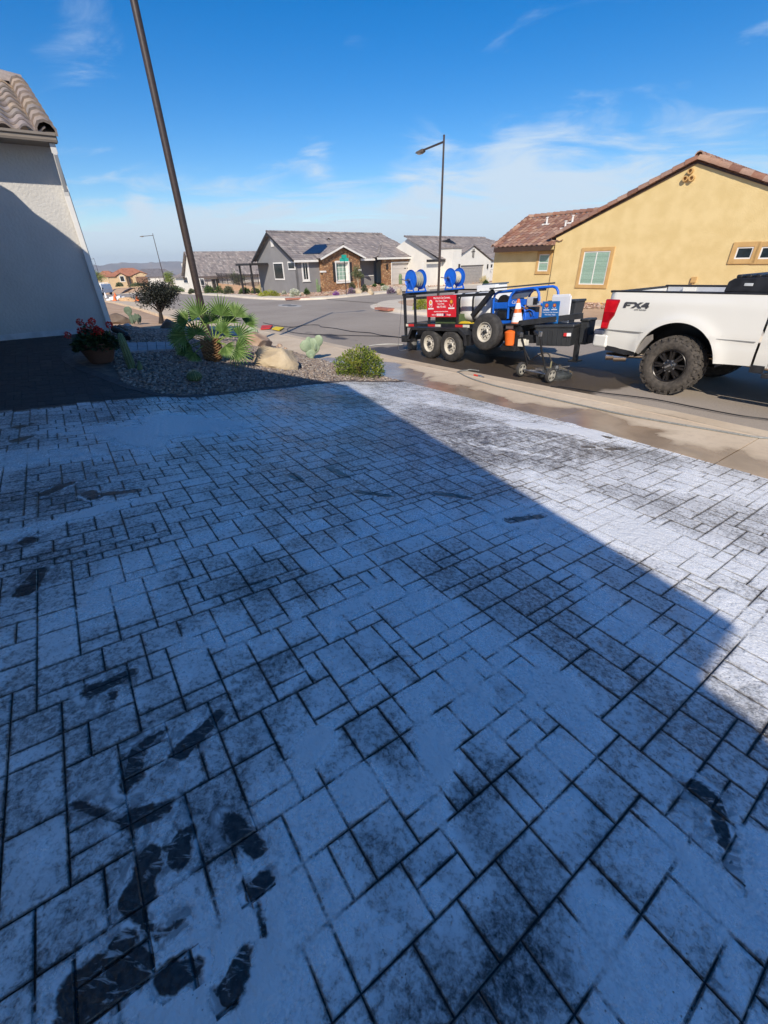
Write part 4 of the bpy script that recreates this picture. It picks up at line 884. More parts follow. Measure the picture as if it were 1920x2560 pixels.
# ---- white houses
m_wh = pm('white_stucco', (.74, .71, .64), .9, scale=1, var=.04, bump=.2, bscale=30)
WH = FR(Gz(1180, 711, -1.0), 40, -1.0)
wr_ = WH.root('white_stucco_house', 'white stucco house with grey tile roof and square tower beside its garage', 'house')
a0, _ = WH.uz(1137, 640); a1, _ = WH.uz(1228, 650); pk, pkz = WH.uz(1183, 616); zel = WH.uz(1150, 638)[1]; q = R2(WH, (1148, 664), (1206, 712)); q = (q[0], q[1], 0, q[3])
mm_ = .42; zl_ = pkz - mm_*(pk-a0); zr_2 = pkz - mm_*(a1-pk)
MB().prism([(a0, -.5), (q[0], -.5), (q[0], pkz-mm_*(pk-q[0])), (a0, zl_)], 0, .25).prism([(q[1], -.5), (a1, -.5), (a1, zr_2), (q[1], pkz-mm_*(q[1]-pk))], 0, .25).prism([(q[0], q[3]), (q[1], q[3]), (q[1], pkz-mm_*(q[1]-pk)), (pk, pkz), (q[0], pkz-mm_*(pk-q[0]))], 0, .25).build('wall', m_wh, wr_)
gd = MB(); 
for i in range(6): gd.box(q[0], q[1], .15, .2, q[3]*i/6+.01, q[3]*(i+1)/6-.01)
gd.box(q[0], q[1], .17, .21, 0, q[3]).build('garage_door', pm('taupe_door', (.36, .33, .30), .6), wr_)
tz = WH.uz(1138, 621)[1]; MB().box(a0-.9, a0+.5, -.5, 1.2, -.5, tz).build('tower', m_wh, wr_); MB().box(a0-1, a0+.6, -.6, 1.3, tz, tz+.12).build('tower_cap', m_tile_g, wr_)
ww0 = WH.uz(1076, 650, 1.)[0]; wt = WH.uz(1100, 654, 1.)[1]; MB().box(ww0-1, a0-.9, 1., 1.25, -.5, wt).build('wall', m_wh, wr_)
MB().box(a1, a1+6, 1., 1.25, -.5, WH.uz(1237, 648, 1.)[1]).build('wall', m_wh, wr_); q2 = R2(WH, (1224, 660), (1231, 670), 1.); window(wr_, *q2, 1., m_whitepaint, .12)
MB().box(ww0-1, a0-.9, .5, .6, wt-.02, wt+.22).build('fascia', m_dark, wr_)
rv2 = WH.slope_v(1100, 594, .5, wt+.2, .40); rz2 = wt+.2+.4*(rv2-.5); ra = WH.uz(1019, 594, rv2)[0]; rb = WH.uz(1213, 598, rv2)[0]
roof('roof', (ra-.5, .5, wt+.2), (rb+3+(rv2-.5), .5, wt+.2), (rb, rv2, rz2), (ra-.5, rv2, rz2), m_tile_g, wr_, seg=4)
ridge('ridge_tiles', (ra-.5, rv2, rz2+.05), (rb, rv2, rz2+.05), m_tile_g, wr_)
roof('roof', (ra, 2*rv2, wt+.2), (ra-.5, 2*rv2-1, wt+.2), (ra-.5, rv2, rz2), (rb, rv2, rz2), m_tile_g, wr_, seg=4)
onside([(.9, -.5), (2*rv2-.5, -.5), (2*rv2-.5, wt), (rv2, rz2-.15), (.9, wt)], ra, ra+.2).build('wall', m_wh, wr_)
for xa, s_ in ((a0-.25, 1), (a1+.35, -1)):
    ze_ = pkz+.08-mm_*abs(xa-pk)
    if s_ > 0: roof('roof', (xa, 8, ze_), (xa, -.2, ze_), (pk, -.2, pkz+.08), (pk, 8, pkz+.08), m_tile_g, wr_, seg=4)
    else: roof('roof', (xa, -.2, ze_), (xa, 8, ze_), (pk, 8, pkz+.08), (pk, -.2, pkz+.08), m_tile_g, wr_, seg=4)
for px in (1138, 1218): u, z = WH.uz(px, 666); MB().box(u-.07, u+.07, -.65 if px < 1200 else -.12, -.5 if px < 1200 else 0, z-.22, z+.22).build('wall_lamp', m_dark, wr_)
u, z = WH.uz(1183, 632); lg = MB(); lg.bar((u-.1, -.03, z-.45), (u-.1, -.03, z+.35), .06).bar((u+.1, -.03, z-.5), (u+.1, -.03, z+.4), .06).bar((u-.35, -.03, z+.1), (u+.3, -.03, z+.15), .05).build('gable_ornament', m_dark, wr_)
# left, lower down the slope
LH_ = FR(Gz(508, 734, -2.4), 42, -2.4)
lr = LH_.root('white_stucco_house', 'white stucco house with long grey tile roof behind the tall lamp post', 'house')
zwe = LH_.uz(508, 689)[1]; x1_ = LH_.uz(668, 690)[0]
vA2, zA2 = LH_.vz(467, 631, 0); vB2 = 2*vA2
ms2 = (zA2-zwe)/vA2
MB().box(0, x1_+4, 0, .25, -1, zwe).build('wall', m_wh, lr); onside([(0, -1), (vB2, -1), (vB2, zwe), (vA2, zA2), (0, zwe)], -.003, .25).build('wall', m_wh, lr)
roof('roof', (-.5, -.5, zwe-.1), (x1_+4, -.5, zwe-.1), (x1_+4, vA2, zA2+.12), (-.5, vA2, zA2+.12), m_tile_g, lr, seg=4); roof('roof', (x1_+4, vB2+.5, zwe-.1), (-.5, vB2+.5, zwe-.1), (-.5, vA2, zA2+.12), (x1_+4, vA2, zA2+.12), m_tile_g, lr, seg=4)
MB().box(-.5, x1_+4, -.55, -.48, zwe-.35, zwe-.1).build('fascia', pm('taupe_fascia', (.16, .13, .12), .7), lr)
q = R2(LH_, (528, 697), (552, 722)); window(lr, q[0], q[1], .1, q[3], 0, m_whitepaint, .12, cols=2)
for pa, pb in (((462, 708), (468, 692)), ((505, 714), (509, 696))):
    (va, za), (vb, zb_) = LH_.vz(*pa, 0), LH_.vz(*pb, 0); wr = MB().box(-.07, -.003, min(va, vb)-.1, max(va, vb)+.1, za, zb_).build('window', m_whitepaint, lr); MB().box(-.085, -.07, min(va, vb), max(va, vb), za+.1, zb_-.1).build('pane', m_glass, wr)
vC, zC = LH_.vz(437, 690, 0); MB().box(-.02, 5, vB2, vB2+5, -1, zwe-.3).build('wall', m_wh, lr); roof('roof', (-.5, vB2+5.5, zwe-.3), (-.5, vB2, zwe-.3), (4, vB2, zwe+1.2), (4, vB2+5.5, zwe+1.2), m_tile_g, lr, seg=4)
MB().box(1.2, 2.2, vB2+3, vB2+3.8, zwe-.5, zwe+1.9).build('chimney', m_wh, lr)
# tan house with red roof, far down the street
TH = FR(Gz(315, 712, -3.6), 30, -3.6)
tr = TH.root('tan_stucco_house', 'small cream house with hipped red tile roof far down the street', 'house')
m_tan = pm('tan_stucco', (.60, .45, .27), .9, scale=1, var=.05); m_far_r = rm('far_red_tile', [(.36, .13, .07), (.5, .22, .12), (.42, .17, .1)], .8)
x0, _ = TH.uz(277, 712); x1, _ = TH.uz(378, 706); zt = TH.uz(300, 691)[1]; xm, zpk = TH.uz(318, 670, 6)
xg = TH.uz(334, 700)[0]
MB().box(x0, x1, .8, 12, -1, zt).build('wall', m_tan, tr)
zg = TH.uz(350, 681)[1]; gm = (xg + x1)/2; MB().prism([(xg, -1), (x1, -1), (x1, zt), (gm, zg), (xg, zt)], -.8, .8).build('wall', m_tan, tr)
xb0 = TH.uz(294, 700)[0]; xb1 = TH.uz(316, 700)[0]; MB().prism([(xb0, -1), (xb1, -1), (xb1, zt), ((xb0+xb1)/2, zg-.1), (xb0, zt)], -.4, .8).build('wall', m_tan, tr)
qa = R2(TH, (338, 692), (372, 708), -.8); MB().box(qa[0], qa[1], -.86, -.8, 0, qa[3]).build('garage_door', pm('brown_door', (.22, .12, .07), .6), tr)
qa = R2(TH, (320, 691), (329, 708)); MB().prism([(qa[0], 0), (qa[1], 0), (qa[1], qa[3]-.4), ((qa[0]+qa[1])/2, qa[3]), (qa[0], qa[3]-.4)], -.1, .8).build('entry_arch', m_dark, tr)
qa = R2(TH, (299, 691), (312, 703), -.4); window(tr, *qa, -.4, m_whitepaint, .2, cols=3, fm=m_dark)
roof('roof', (x0-.6, .2, zt), (x1+.6, .2, zt), (xm+2, 7, zpk), (xm-2, 7, zpk), m_far_r, tr, w=.6, c=.8, seg=3); roof('roof', (x0-.6, 13, zt), (x0-.6, .2, zt), (xm-2, 7, zpk), (xm-2, 7, zpk), m_far_r, tr, w=.6, c=.8, seg=3)
roof('roof', (x1+.6, .2, zt), (x1+.6, 13, zt), (xm+2, 7, zpk), (xm+2, 7, zpk), m_far_r, tr, w=.6, c=.8, seg=3)
for (p, q_, cpk, dd_) in ((xg-.4, x1+.5, gm, -1.1), (xb0-.4, xb1+.4, (xb0+xb1)/2, -.8)):
    zz_ = zg+.15 if dd_ < -1 else zg+.05
    roof('roof', (p, 4, zt+.1), (p, dd_, zt+.1), (cpk, dd_, zz_), (cpk, 4, zz_), m_far_r, tr, w=.6, c=.8, seg=3); roof('roof', (q_, dd_, zt+.1), (q_, 4, zt+.1), (cpk, 4, zz_), (cpk, dd_, zz_), m_far_r, tr, w=.6, c=.8, seg=3)
# other roofs down the hill
m_far_g = rm('far_grey_tile', [(.16, .145, .15), (.24, .22, .22), (.2, .18, .18)], .8)
def farhouse(label, name, px0, px1, pyb, pyE, pyR, z, ang, wm, rmn, depth=10, hip=.35, garage=None, grp=None):
    fr = FR(Gz((px0+px1)/2, pyb, z), ang, z); r = fr.root(name, label, 'house', grp)
    x0 = fr.uz(px0, pyb)[0]; x1 = fr.uz(px1, pyb)[0]; zE = fr.uz((px0+px1)/2, pyE)[1]; v = depth/2; zR = fr.uz((px0+px1)/2, pyR, v)[1]
    MB().box(x0, x1, 0, depth, -3, zE).build('wall', wm, r); h = (x1-x0)*hip
    roof('roof', (x0-.6, -.5, zE), (x1+.6, -.5, zE), (x1-h, v, zR), (x0+h, v, zR), rmn, r, w=.6, c=.8, seg=3); roof('roof', (x1+.6, -.5, zE), (x1+.6, depth+.5, zE), (x1-h, v, zR), (x1-h, v, zR), rmn, r, w=.6, c=.8, seg=3)
    roof('roof', (x0-.6, depth+.5, zE), (x0-.6, -.5, zE), (x0+h, v, zR), (x0+h, v, zR), rmn, r, w=.6, c=.8, seg=3)
    if garage: g = fr.uz(garage[0], garage[1]), fr.uz(garage[2], garage[3]); MB().box(g[0][0], g[1][0], -.08, -.002, 0, g[1][1]).build('garage_door', m_door, r)
    return fr, r
farhouse('white house with hipped grey roof partly behind the dark tree', 'hipped_roof_house', 378, 444, 711, 691, 672, -3.0, 28, m_wh, m_far_g, 12, .3, (404, 711, 436, 694))
farhouse('low distant house with brown-grey roof behind the red-roofed house', 'distant_house', 345, 420, 700, 684, 671.5, -4.4, 25, m_tan, m_far_g, 14, .2)
farhouse('distant house with red roof and solar panels left of the cream house', 'distant_house', 240, 290, 706, 692, 677, -4.2, 15, m_tan, m_far_r, 12, .35)
# ================================================================ OUR OWN HOUSE (its shade falls on the drive)
CW = np.array([DS[0]*-11.29 + NT[0]*.9, DS[1]*-11.29 + NT[1]*.9])
OH = FR(CW, 34.5, .38)
m_wall = pm('pale_stucco', (.60, .58, .54), .93, scale=1.6, var=.05, bump=.55, bscale=22)
m_taupe = pm('taupe_trim', (.22, .185, .15), .6, scale=3, var=.06)
m_tile_n = rm('brown_tile', [(.20, .165, .15), (.34, .27, .22), (.26, .23, .21), (.44, .33, .23), (.30, .26, .25), (.36, .29, .25), (.50, .37, .26)], .8, .35, 18)
oh_ = OH.root('pale_house', 'pale stucco house with brown barrel tile roof and white downspout beside the driveway', 'house')
zF0 = OH.uz(60, 353, -.42)[1]; zF1 = OH.uz(60, 330, -.42)[1]
MB().box(-9, 0, 0, .25, -.4, zF0+.02).box(-.25, 0, .25, 8, -.4, zF0-.1).build('wall', m_wall, oh_)
MB().box(-9, -.02, -.012, -.002, -.02, .10).build('plinth', pm('plinth', (.62, .62, .62), .8), oh_)
zt_ = zF1 + .02; so = .43
vr = OH.slope_v(20, 206, -.42, zt_, so); zr_ = zt_ + so*(vr+.42)
xr_ = .02
roof('roof', (-9, -.44, zt_), (xr_-.1, -.44, zt_), (xr_-.1, vr, zr_), (-9, vr, zr_), m_tile_n, oh_, w=.295, c=.36, seg=12, amp=.055, th=.035)
roof('roof', (xr_-.1, 2*vr+.4, zt_), (-9, 2*vr+.4, zt_), (-9, vr, zr_), (xr_-.1, vr, zr_), m_tile_n, oh_, w=.295, c=.36, seg=6, amp=.05)
ridge('rake_tiles', (xr_-.10, -.47, zt_+.0), (xr_-.10, vr, zr_+.02), m_tile_n, oh_, r=.145, step=.33)
MB().bar((xr_-.05, -.44, zt_-.06), (xr_-.05, vr, zr_-.05), .14, .12).build('verge_board', m_taupe, oh_)
ridge('ridge_tiles', (-9, vr, zr_+.04), (xr_, vr, zr_+.04), m_tile_n, oh_, r=.13)
gp = [(-.42, zF0), (-.55, zF0), (-.56, zF0+.03), (-.545, zF0+.04), (-.545, zF1-.05), (-.57, zF1-.035), (-.57, zF1), (-.42, zF1)]
mb = MB(); nn_ = len(gp); mb.add([(-9, a, b) for a, b in gp] + [(xr_, a, b) for a, b in gp], [tuple(range(nn_)), tuple(range(2*nn_-1, nn_-1, -1))] + [(i, i+nn_, (i+1) % nn_+nn_, (i+1) % nn_) for i in range(nn_)]).build('gutter', m_taupe, oh_)
MB().box(-9, .0, -.419, -.003, zF0+.02, zF0+.05).build('soffit', m_taupe, oh_)
onside([(.0, zF0-.2), (vr, zr_-.12), (2*vr, zF0-.2)], -.25, -.001).build('gable_wall', m_wall, oh_)
dsp = MB(); pth = [(-.06, -.47, zF0), (-.06, -.45, zF0-.12), (-.06, -.10, zF0-.58), (-.06, -.07, zF0-.68), (-.06, -.07, .22), (-.06, -.09, .12), (-.06, -.28, .04)]
for a, b in zip(pth, pth[1:]): dsp.bar(a, Vector(b)+(Vector(b)-Vector(a)).normalized()*.015, .085, .06, up=(1, 0, 0) if abs(a[0]-b[0]) < 1e-6 and abs((Vector(b)-Vector(a)).normalized().z) < .95 else (0, 1, 0))
dsp.build('downspout', m_whitepaint, oh_, bevel=.006)
# rest of the house, L shaped, behind and left of the photographer
def src(px, py, tp):
    p = P(px, py); s, t = st(p[0], p[1]); Ls = LH@DS; Lt = LH@NT; k = (t-tp)/Lt; return s - Ls*k, p[2] + k*math.tan(SUNEL)
hr = T('garage_wing', 'garage wing of the pale house standing behind the photographer, gable towards the street', 'house', (0, 0, 0), _a)
pk_ = src(868, 963, -1.0); e_r = src(1840, 1562, -1.0); l1 = src(690, 936, -1.0); l2 = src(560, 906, -1.0)
slr = (pk_[1]-e_r[1])/(e_r[0]-pk_[0])
prof = [(l2[0]-.3, l2[1]-.1), l2, pk_, e_r, (e_r[0]-.05, e_r[1]-.06), (e_r[0]-.4, e_r[1]-.14), (l2[0], l2[1]-.35)]
MB().prism([(s, z) for s, z in prof][::-1], -1.0, -10).build('roof', m_tile_n, hr)
cw_ = src(1778, 1655, -1.45)[0]
ga = MB(); zg_ = e_r[1]-.12
ga.box(cw_-.8, cw_, -1.65, -1.45, -.3, zg_).box(l2[0]+.3, -3.9, -1.65, -1.45, -.3, zg_).box(-3.9, cw_-.8, -1.65, -1.45, 2.5, zg_).box(cw_-.2, cw_, -10, -1.65, -.3, zg_).box(l2[0]+.3, l2[0]+.5, -10, -1.65, -.3, zg_)
ga.prism([(l2[0]+.3, zg_), (cw_, zg_), (pk_[0], pk_[1]-.2)][::-1], -1.65, -1.45).build('wall', m_wall, hr)
MB().box(-3.9, cw_-.8, -1.62, -1.56, -.3, 2.5).build('garage_door', m_whitepaint, hr); MB().box(l2[0]+.5, cw_-.2, -10.1, -9.9, -.3, zg_).build('wall', m_wall, hr)  # unseen white door, added closed to bounce fill light onto the shaded drive
er = T('entry_wing', 'entry wing of the pale house joining garage and side wall, left of the photographer', 'house', (0, 0, 0), _a)
q1 = OH.uz(0, 462), OH.uz(211, 625)
srcs = []
for (x, z) in q1:
    w3 = OH.p + OH.d*x; s, t = st(*w3); k = (t+1.0)/(LH@NT); srcs.append((s-(LH@DS)*k, z+.38+k*math.tan(SUNEL)))
ez = sum(a[1] for a in srcs)/2
mb = MB(); n_ = 28
pr = [(-11.5, ez-.3)] + [(-11.5+6.4*i/n_, ez + .035*math.sin(i*PI/1.0+.5)*1 + .03*math.cos(i*2.1)) for i in range(n_+1)] + [(-5.1, ez-.3)]
mb.prism(pr[::-1], -1.0, -4.5).build('roof', m_tile_n, er); MB().box(-11.2, -5.2, -2.7, -2.5, -.2, ez-.2).build('wall', m_wall, er)
# downspout drain hose
m_blk = pm('black_plastic', (.012, .012, .013), .45, var=.3)
a_ = P(290, 838); c_ = P(322, 854); mb = MB(); pts = [Vector(a_)+Vector((0, 0, .12)), a_.lerp(c_, .35)+Vector((.02, 0, .12)), a_.lerp(c_, .7)+Vector((.05, 0, .09)), c_+Vector((0, 0, .05))]
pp = [pts[0].lerp(pts[1], k/6) if j == 0 else (pts[1].lerp(pts[2], k/6) if j == 1 else pts[2].lerp(pts[3], k/6)) for j in range(3) for k in range(6)]
tag(mb.tube(pp, [.055 if i % 2 else .066 for i in range(len(pp))], 10).build('drain_pipe', m_blk, smooth=True), 'black corrugated drain pipe leading away from the white downspout', 'pipe')
# ================================================================ LAMP POSTS
m_bronze = pm('bronze_paint', (.05, .034, .028), .45, scale=20, var=.2)
m_lens = pm('lamp_lens', (.5, .48, .44), .4)
def lamp(label, base, h, adir, r0=.075, r1=.05, arm=1.75, grp='street lamps along the road'):
    ang = math.atan2(adir[1], adir[0]); t = T('street_lamp', label, 'street lamp', base, ang, grp)
    MB().tube([(0, 0, -.4), (0, 0, 1), (0, 0, h)], [r0*1.15, r0, r1], 14).build('pole', m_bronze, t, True); MB().lathe([(r1*1.1, h), (r1*1.15, h+.05), (0, h+.09)], 12).build('cap', m_bronze, t, True)
    MB().bar((0, 0, h-.22), (arm, 0, h-.30), .07, .08).build('arm', m_bronze, t)
    MB().prism([(arm-.08, h-.24), (arm+.5, h-.30), (arm+.55, h-.37), (arm+.1, h-.42), (arm-.08, h-.38)], -.13, .13).build('lamp_head', pm('lamp_head', (.13, .105, .085), .5), t, bevel=.02)
    MB().box(arm+.12, arm+.42, -.1, .1, h-.435, h-.395).build('lens', m_lens, t)
    MB().lathe([(.2, -.05), (.2, .02), (.13, .04), (.1, .12), (r0, .14)], 16).build('base', m_bronze, t, True); return t
b1_ = P(522, 850); top1 = at(336, 0, b1_)
lamp('tall bronze lamp post rising from behind the fan palm, nearest of all', b1_, 9.3, NT, .085, .062)
b2_ = P(1095, 752); h2 = at(1111, 341, b2_)[2]-b2_[2]; print('lamp2 h', h2, b2_)
lamp('bronze lamp post standing behind the work trailer against the sky', b2_, h2, -DS)
b3 = Vector(Gz(417, 724, -2.0)); h3 = at(379, 585, b3)[2]-b3[2]; lamp('lamp post above the dark tree, between the cream house and the pale roof', b3, h3, -np.array([1, .1]))
for (px, py, ph, H_, lab) in ((256, 713, 645, 5.0, 'distant lamp post beside the pale wall edge, leftmost of the small ones'), (480, 712, 645, 5.2, 'lamp post mostly hidden behind the gable of the left white house')):
    b = Vector(Gz(px, py, 1.5-H_)); tp = 242 if px < 300 else 457; h_ = at(tp, ph, b)[2]-b[2]; lamp(lab, b, h_, np.array([-1, .1]) if px < 300 else np.array([1, .1]))
# ================================================================ PLANTS NEAR
m_lantana = rm('lantana_leaf', [(.05, .09, .015), (.14, .20, .03), (.26, .32, .05), (.42, .40, .07)], .55, trl=.25)
m_wood = pm('bark', (.10, .065, .045), .9, scale=12, var=.3, bump=.5)
def size(px0, px1, base): a = at(px0, 1000, base); return None
def mpp(p): return math.hypot(p[0], p[1])/ (F*1.0) if False else (Vector(p)-Vector((0, 0, CAMH))).dot(-cam.matrix_world.col[2].xyz.normalized())/F   # metres per photo pixel
p_ = P(900, 938); k_ = mpp(p_); bush('lantana_bush', 'rounded yellow-green leafy bush at the corner of the gravel bed next to the wet sidewalk', 'bush', p_, 60*k_, 52*k_, 62*k_, 3800, .045, m_lantana, stemm=m_wood, seed=3, stemn=14)
# prickly pear
m_pad = pm('cactus_pad', (.22, .30, .19), .65, scale=5, col2=(.34, .42, .27), bump=.25, bscale=50)
def pear(label, pads, bpx, m=m_pad, face=0.):
    b = P(*bpx); t = T('prickly_pear', label, 'cactus', b); k = mpp(b)
    for i, (px, py, w_, h_, tilt, yaw) in enumerate(pads):
        c = at(px, py, b) - b; prof = [(0, -1), (.45, -.86), (.8, -.5), (1, 0), (.88, .5), (.5, .87), (0, 1)]
        M = Matrix.Translation((c[0], c[1] + .02*((i % 3)-1), c[2])) @ Matrix.Rotation(math.radians(yaw), 4, 'Z') @ Matrix.Rotation(math.radians(tilt), 4, 'Y') @ Matrix.Diagonal((w_*k*1.15, .022+.1*w_*k, h_*k*1.15, 1))
        sp = [(math.sqrt(max(0, 1-z*z))*(1.05+.12*z), z) for z in np.linspace(-1, 1, 11)]
        MB().lathe(sp, 20, M).build('pad', m, t, True)
    return t
Z8 = lambda x, y: (560+x/3.072, 760+y/3.072)
pear('pale green prickly pear cactus with broad pads on the sunlit gravel', [(*Z8(672, 405), 5, 8, 0, 0), (*Z8(666, 382), 10, 10, 5, 10), (*Z8(685, 325), 14, 17, 8, -8), (*Z8(632, 322), 12.5, 13, -30, 15), (*Z8(726, 283), 9, 12.5, 18, -12), (*Z8(652, 288), 7, 10, -5, 30), (*Z8(708, 325), 6, 9, 25, 50)], Z8(675, 420))
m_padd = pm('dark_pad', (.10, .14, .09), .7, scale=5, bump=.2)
ZX = lambda x, y: (150+x/3.016, 700+y/3.016)
pear('shaded prickly pear with one big round pad standing left of the dark tree', [(*ZX(540, 300), 4, 9, 0, 0), (*ZX(525, 262), 4, 7, -20, 10), (*ZX(511, 232), 8.5, 8.5, -15, 0)], ZX(541, 330), m_padd)
pear('low spiky cactus clump in the shade between the round-padded cactus and the tree', [(*ZX(x, y), 3.2, 8, tl, 20*i) for i, (x, y, tl) in enumerate([(560, 290, -10), (575, 280, -5), (590, 285, 8), (604, 295, 20), (550, 305, -25), (583, 305, 0)])], ZX(580, 322), m_padd)
pear('small upright cactus just behind the brown boulder at the sidewalk edge', [(*Z8(x, y), 3.0, 6, tl, 15*i) for i, (x, y, tl) in enumerate([(195, 205, -8), (210, 200, 0), (225, 203, 5), (240, 208, 8), (180, 212, -15), (252, 215, 15)])], Z8(218, 222))
# boulders
m_bould = pm('tan_boulder', (.44, .335, .21), .9, scale=2.2, col2=(.60, .49, .33), bump=.9, bscale=16)
m_bould2 = pm('red_brown_boulder', (.30, .19, .125), .9, scale=3, col2=(.50, .38, .28), bump=.8, bscale=18)
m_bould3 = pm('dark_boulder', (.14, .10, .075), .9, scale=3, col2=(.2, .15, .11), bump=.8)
p_ = P(688, 912); k_ = mpp(p_)
rk = rock('boulder', 'large tan slab-like boulder with rust edges in front of the fan palm', p_ - Vector((0, 0, .06)), 72*k_, 50*k_, 46*k_, m_bould, 12, rot=-.45, cut=-.6)
rk.rotation_euler = (math.radians(14), math.radians(10), -.45)
p_ = P(648, 866); k_ = mpp(p_); rock('boulder', 'rounded reddish brown boulder behind the tan slab boulder', p_ - Vector((0, 0, .04)), 38*k_, 30*k_, 27*k_, m_bould2, 23, rot=.6, cut=-.4)
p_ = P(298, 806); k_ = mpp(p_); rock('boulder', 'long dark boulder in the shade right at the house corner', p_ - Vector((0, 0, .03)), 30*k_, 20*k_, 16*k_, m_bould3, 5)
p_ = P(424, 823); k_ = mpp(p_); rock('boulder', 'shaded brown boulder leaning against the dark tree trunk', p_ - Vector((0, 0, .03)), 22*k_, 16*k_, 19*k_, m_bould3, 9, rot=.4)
p_ = P(322, 822); k_ = mpp(p_); rock('rock', 'pale white rock in the shade below the round-padded cactus', p_, 12*k_, 8*k_, 8*k_, pm('white_rock', (.6, .6, .6), .8, scale=9, var=.1, bump=.5), 15, cat='rock')
for (a, b, c) in ((700, 866, 7), (692, 870, 6), (713, 872, 5)): p_ = P(a, b); rock('rock', 'small brown rocks beside the red-brown boulder', p_, c*.012, c*.010, c*.008, m_bould2, a, cat='rock', group='small rocks by the boulder')
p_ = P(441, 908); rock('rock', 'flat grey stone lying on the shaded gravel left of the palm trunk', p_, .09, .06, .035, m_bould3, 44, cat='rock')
# fan palm
m_fan = rm('palm_leaf', [(.07, .13, .035), (.13, .23, .06), (.22, .35, .10), (.36, .48, .17)], .4, trl=.25)
m_pet = pm('petiole', (.20, .28, .06), .6); m_trunk = rm('palm_trunk', [(.22, .11, .05), (.38, .21, .09), (.30, .16, .07)], .9, .5, 40)
pb_ = P(536, 903); k_ = mpp(pb_); pt_ = T('fan_palm', 'green fan palm with shaggy orange trunk half in shade on the gravel bed', 'palm', pb_)
tk = MB(); Ht = 46*k_
for i in range(150):
    z = Ht*i/150; a = i*2.4; r = .11+.035*math.sin(PI*z/Ht); p = Vector((math.cos(a)*r*.8, math.sin(a)*r*.8, z)); d = Vector((math.cos(a), math.sin(a), .9)).normalized()
    tk.bar(p, p+d*.10, .045, .02, up=(math.cos(a), math.sin(a), 0))
tk.lathe([(.10, -.05), (.115, Ht*.3), (.11, Ht*.8), (.07, Ht)], 14).build('trunk', m_trunk, pt_)
fans = []
Zp = lambda x, y: (430+x/7.377, 560+y/7.377)
#   fan centre (photo px), pointing direction of its middle leaflet in the picture (deg, 90 = up), spread, depth offset, radius px
FL = [(498, 790, 118, 95, .0, 60), (548, 792, 82, 85, .12, 62), (475, 802, 150, 80, -.1, 48), (472, 835, 185, 90, -.15, 58), (583, 795, 58, 60, .1, 50), (500, 832, 100, 120, -.2, 50), (560, 830, 65, 100, -.1, 48),
      (602, 838, 10, 120, -.15, 55), (597, 868, -25, 100, -.25, 55), (480, 862, 205, 80, -.05, 50), (520, 812, 95, 100, .2, 58), (575, 858, -60, 90, -.3, 40), (606, 815, 40, 80, .25, 46), (465, 875, 225, 70, .0, 42), (500, 875, 240, 70, -.25, 34), (440, 850, 170, 80, .2, 46), (560, 812, 100, 110, .3, 50)]
crown = at(534, 852, pb_) - pb_; rf = random.Random(4)
for (fx, fy, dg, spd, dep, rad) in FL:
    c = at(fx, fy, pb_) - pb_; c[1] += dep; fb = MB(); R_ = rad*k_*.86; nl = 17
    # fan plane: roughly facing outwards from the crown
    out = (c - crown); out = out.normalized() if out.length > .05 else Vector((0, 0, 1)); md = Vector((math.cos(math.radians(dg)), dep*1.2+rf.uniform(-.3, .3), math.sin(math.radians(dg)))).normalized()
    side = md.cross(Vector((rf.uniform(-.35, .35), -1, rf.uniform(.1, .6)))).normalized(); nrm_ = side.cross(md)
    for i in range(nl):
        an = math.radians(-spd*.9 + 1.8*spd*i/(nl-1)); L = R_*(1-.22*abs(an)/1.6)*rf.uniform(.92, 1.05); d = md*math.cos(an)+side*math.sin(an)
        w_ = .029; tw = d.cross(nrm_).normalized(); rr = rf.random(); prev = None
        for sgn in (-1, 1):
            v = [c, c+d*L*.45+tw*w_*.55*sgn+nrm_*.010, c+d*L*.8+tw*w_*.28*sgn-Vector((0, 0, .02*L)), c+d*L-Vector((0, 0, .07*L)), c+d*L*.8-nrm_*.004-Vector((0, 0, .02*L)), c+d*L*.45-nrm_*.012]
            fb.add(v, [(0, 1, 5), (1, 2, 4, 5), (2, 3, 4)], min(1, max(0, rr*.6+.2+.15*sgn)))
    o_ = fb.build('frond', m_fan, pt_); MB().tube([crown-Vector((0, 0, .05)), crown.lerp(c, .5)+Vector((0, 0, .03)), c], [.014, .010, .008], 6).build('petiole', m_pet, o_, True)
# barrel cactus, column cactus
def ribbed(t, name, prof, ribs, m, M=None, amp=.10):
    M = M or Matrix(); n = ribs*4; v = []; f = []
    for (r, z) in prof:
        for i in range(n): a = 2*PI*i/n; rr = r*(1+amp*math.cos(ribs*a)); v.append(M @ Vector((rr*math.cos(a), rr*math.sin(a), z)))
    for j in range(len(prof)-1):
        for i in range(n): f.append((j*n+i, j*n+(i+1) % n, (j+1)*n+(i+1) % n, (j+1)*n+i))
    return MB().add(v, f).build(name, m, t, True, ang=70)
def spines(t, pts, m, L=.025):
    mb = MB()
    for p, d in pts:
        for k in range(3): mb.leaf(p, Vector(d)+Vector((rf.uniform(-.6, .6), rf.uniform(-.6, .6), rf.uniform(-.4, .6))), (0, 0, 1), L, .003)
    mb.build('spines', m, t)
m_spine = pm('spine', (.55, .5, .28), .6); m_barrel = pm('barrel_skin', (.12, .17, .06), .7, scale=6, var=.2)
p_ = P(489, 954); k_ = mpp(p_); t = T('barrel_cactus', 'small round golden barrel cactus alone on the shaded gravel', 'cactus', p_)
R_ = 17*k_; ribbed(t, 'body', [(R_*math.sin(a)*1.0, R_*.72*(1-math.cos(a))) for a in np.linspace(2.9, .25, 12)][::-1], 18, m_barrel, amp=.07)
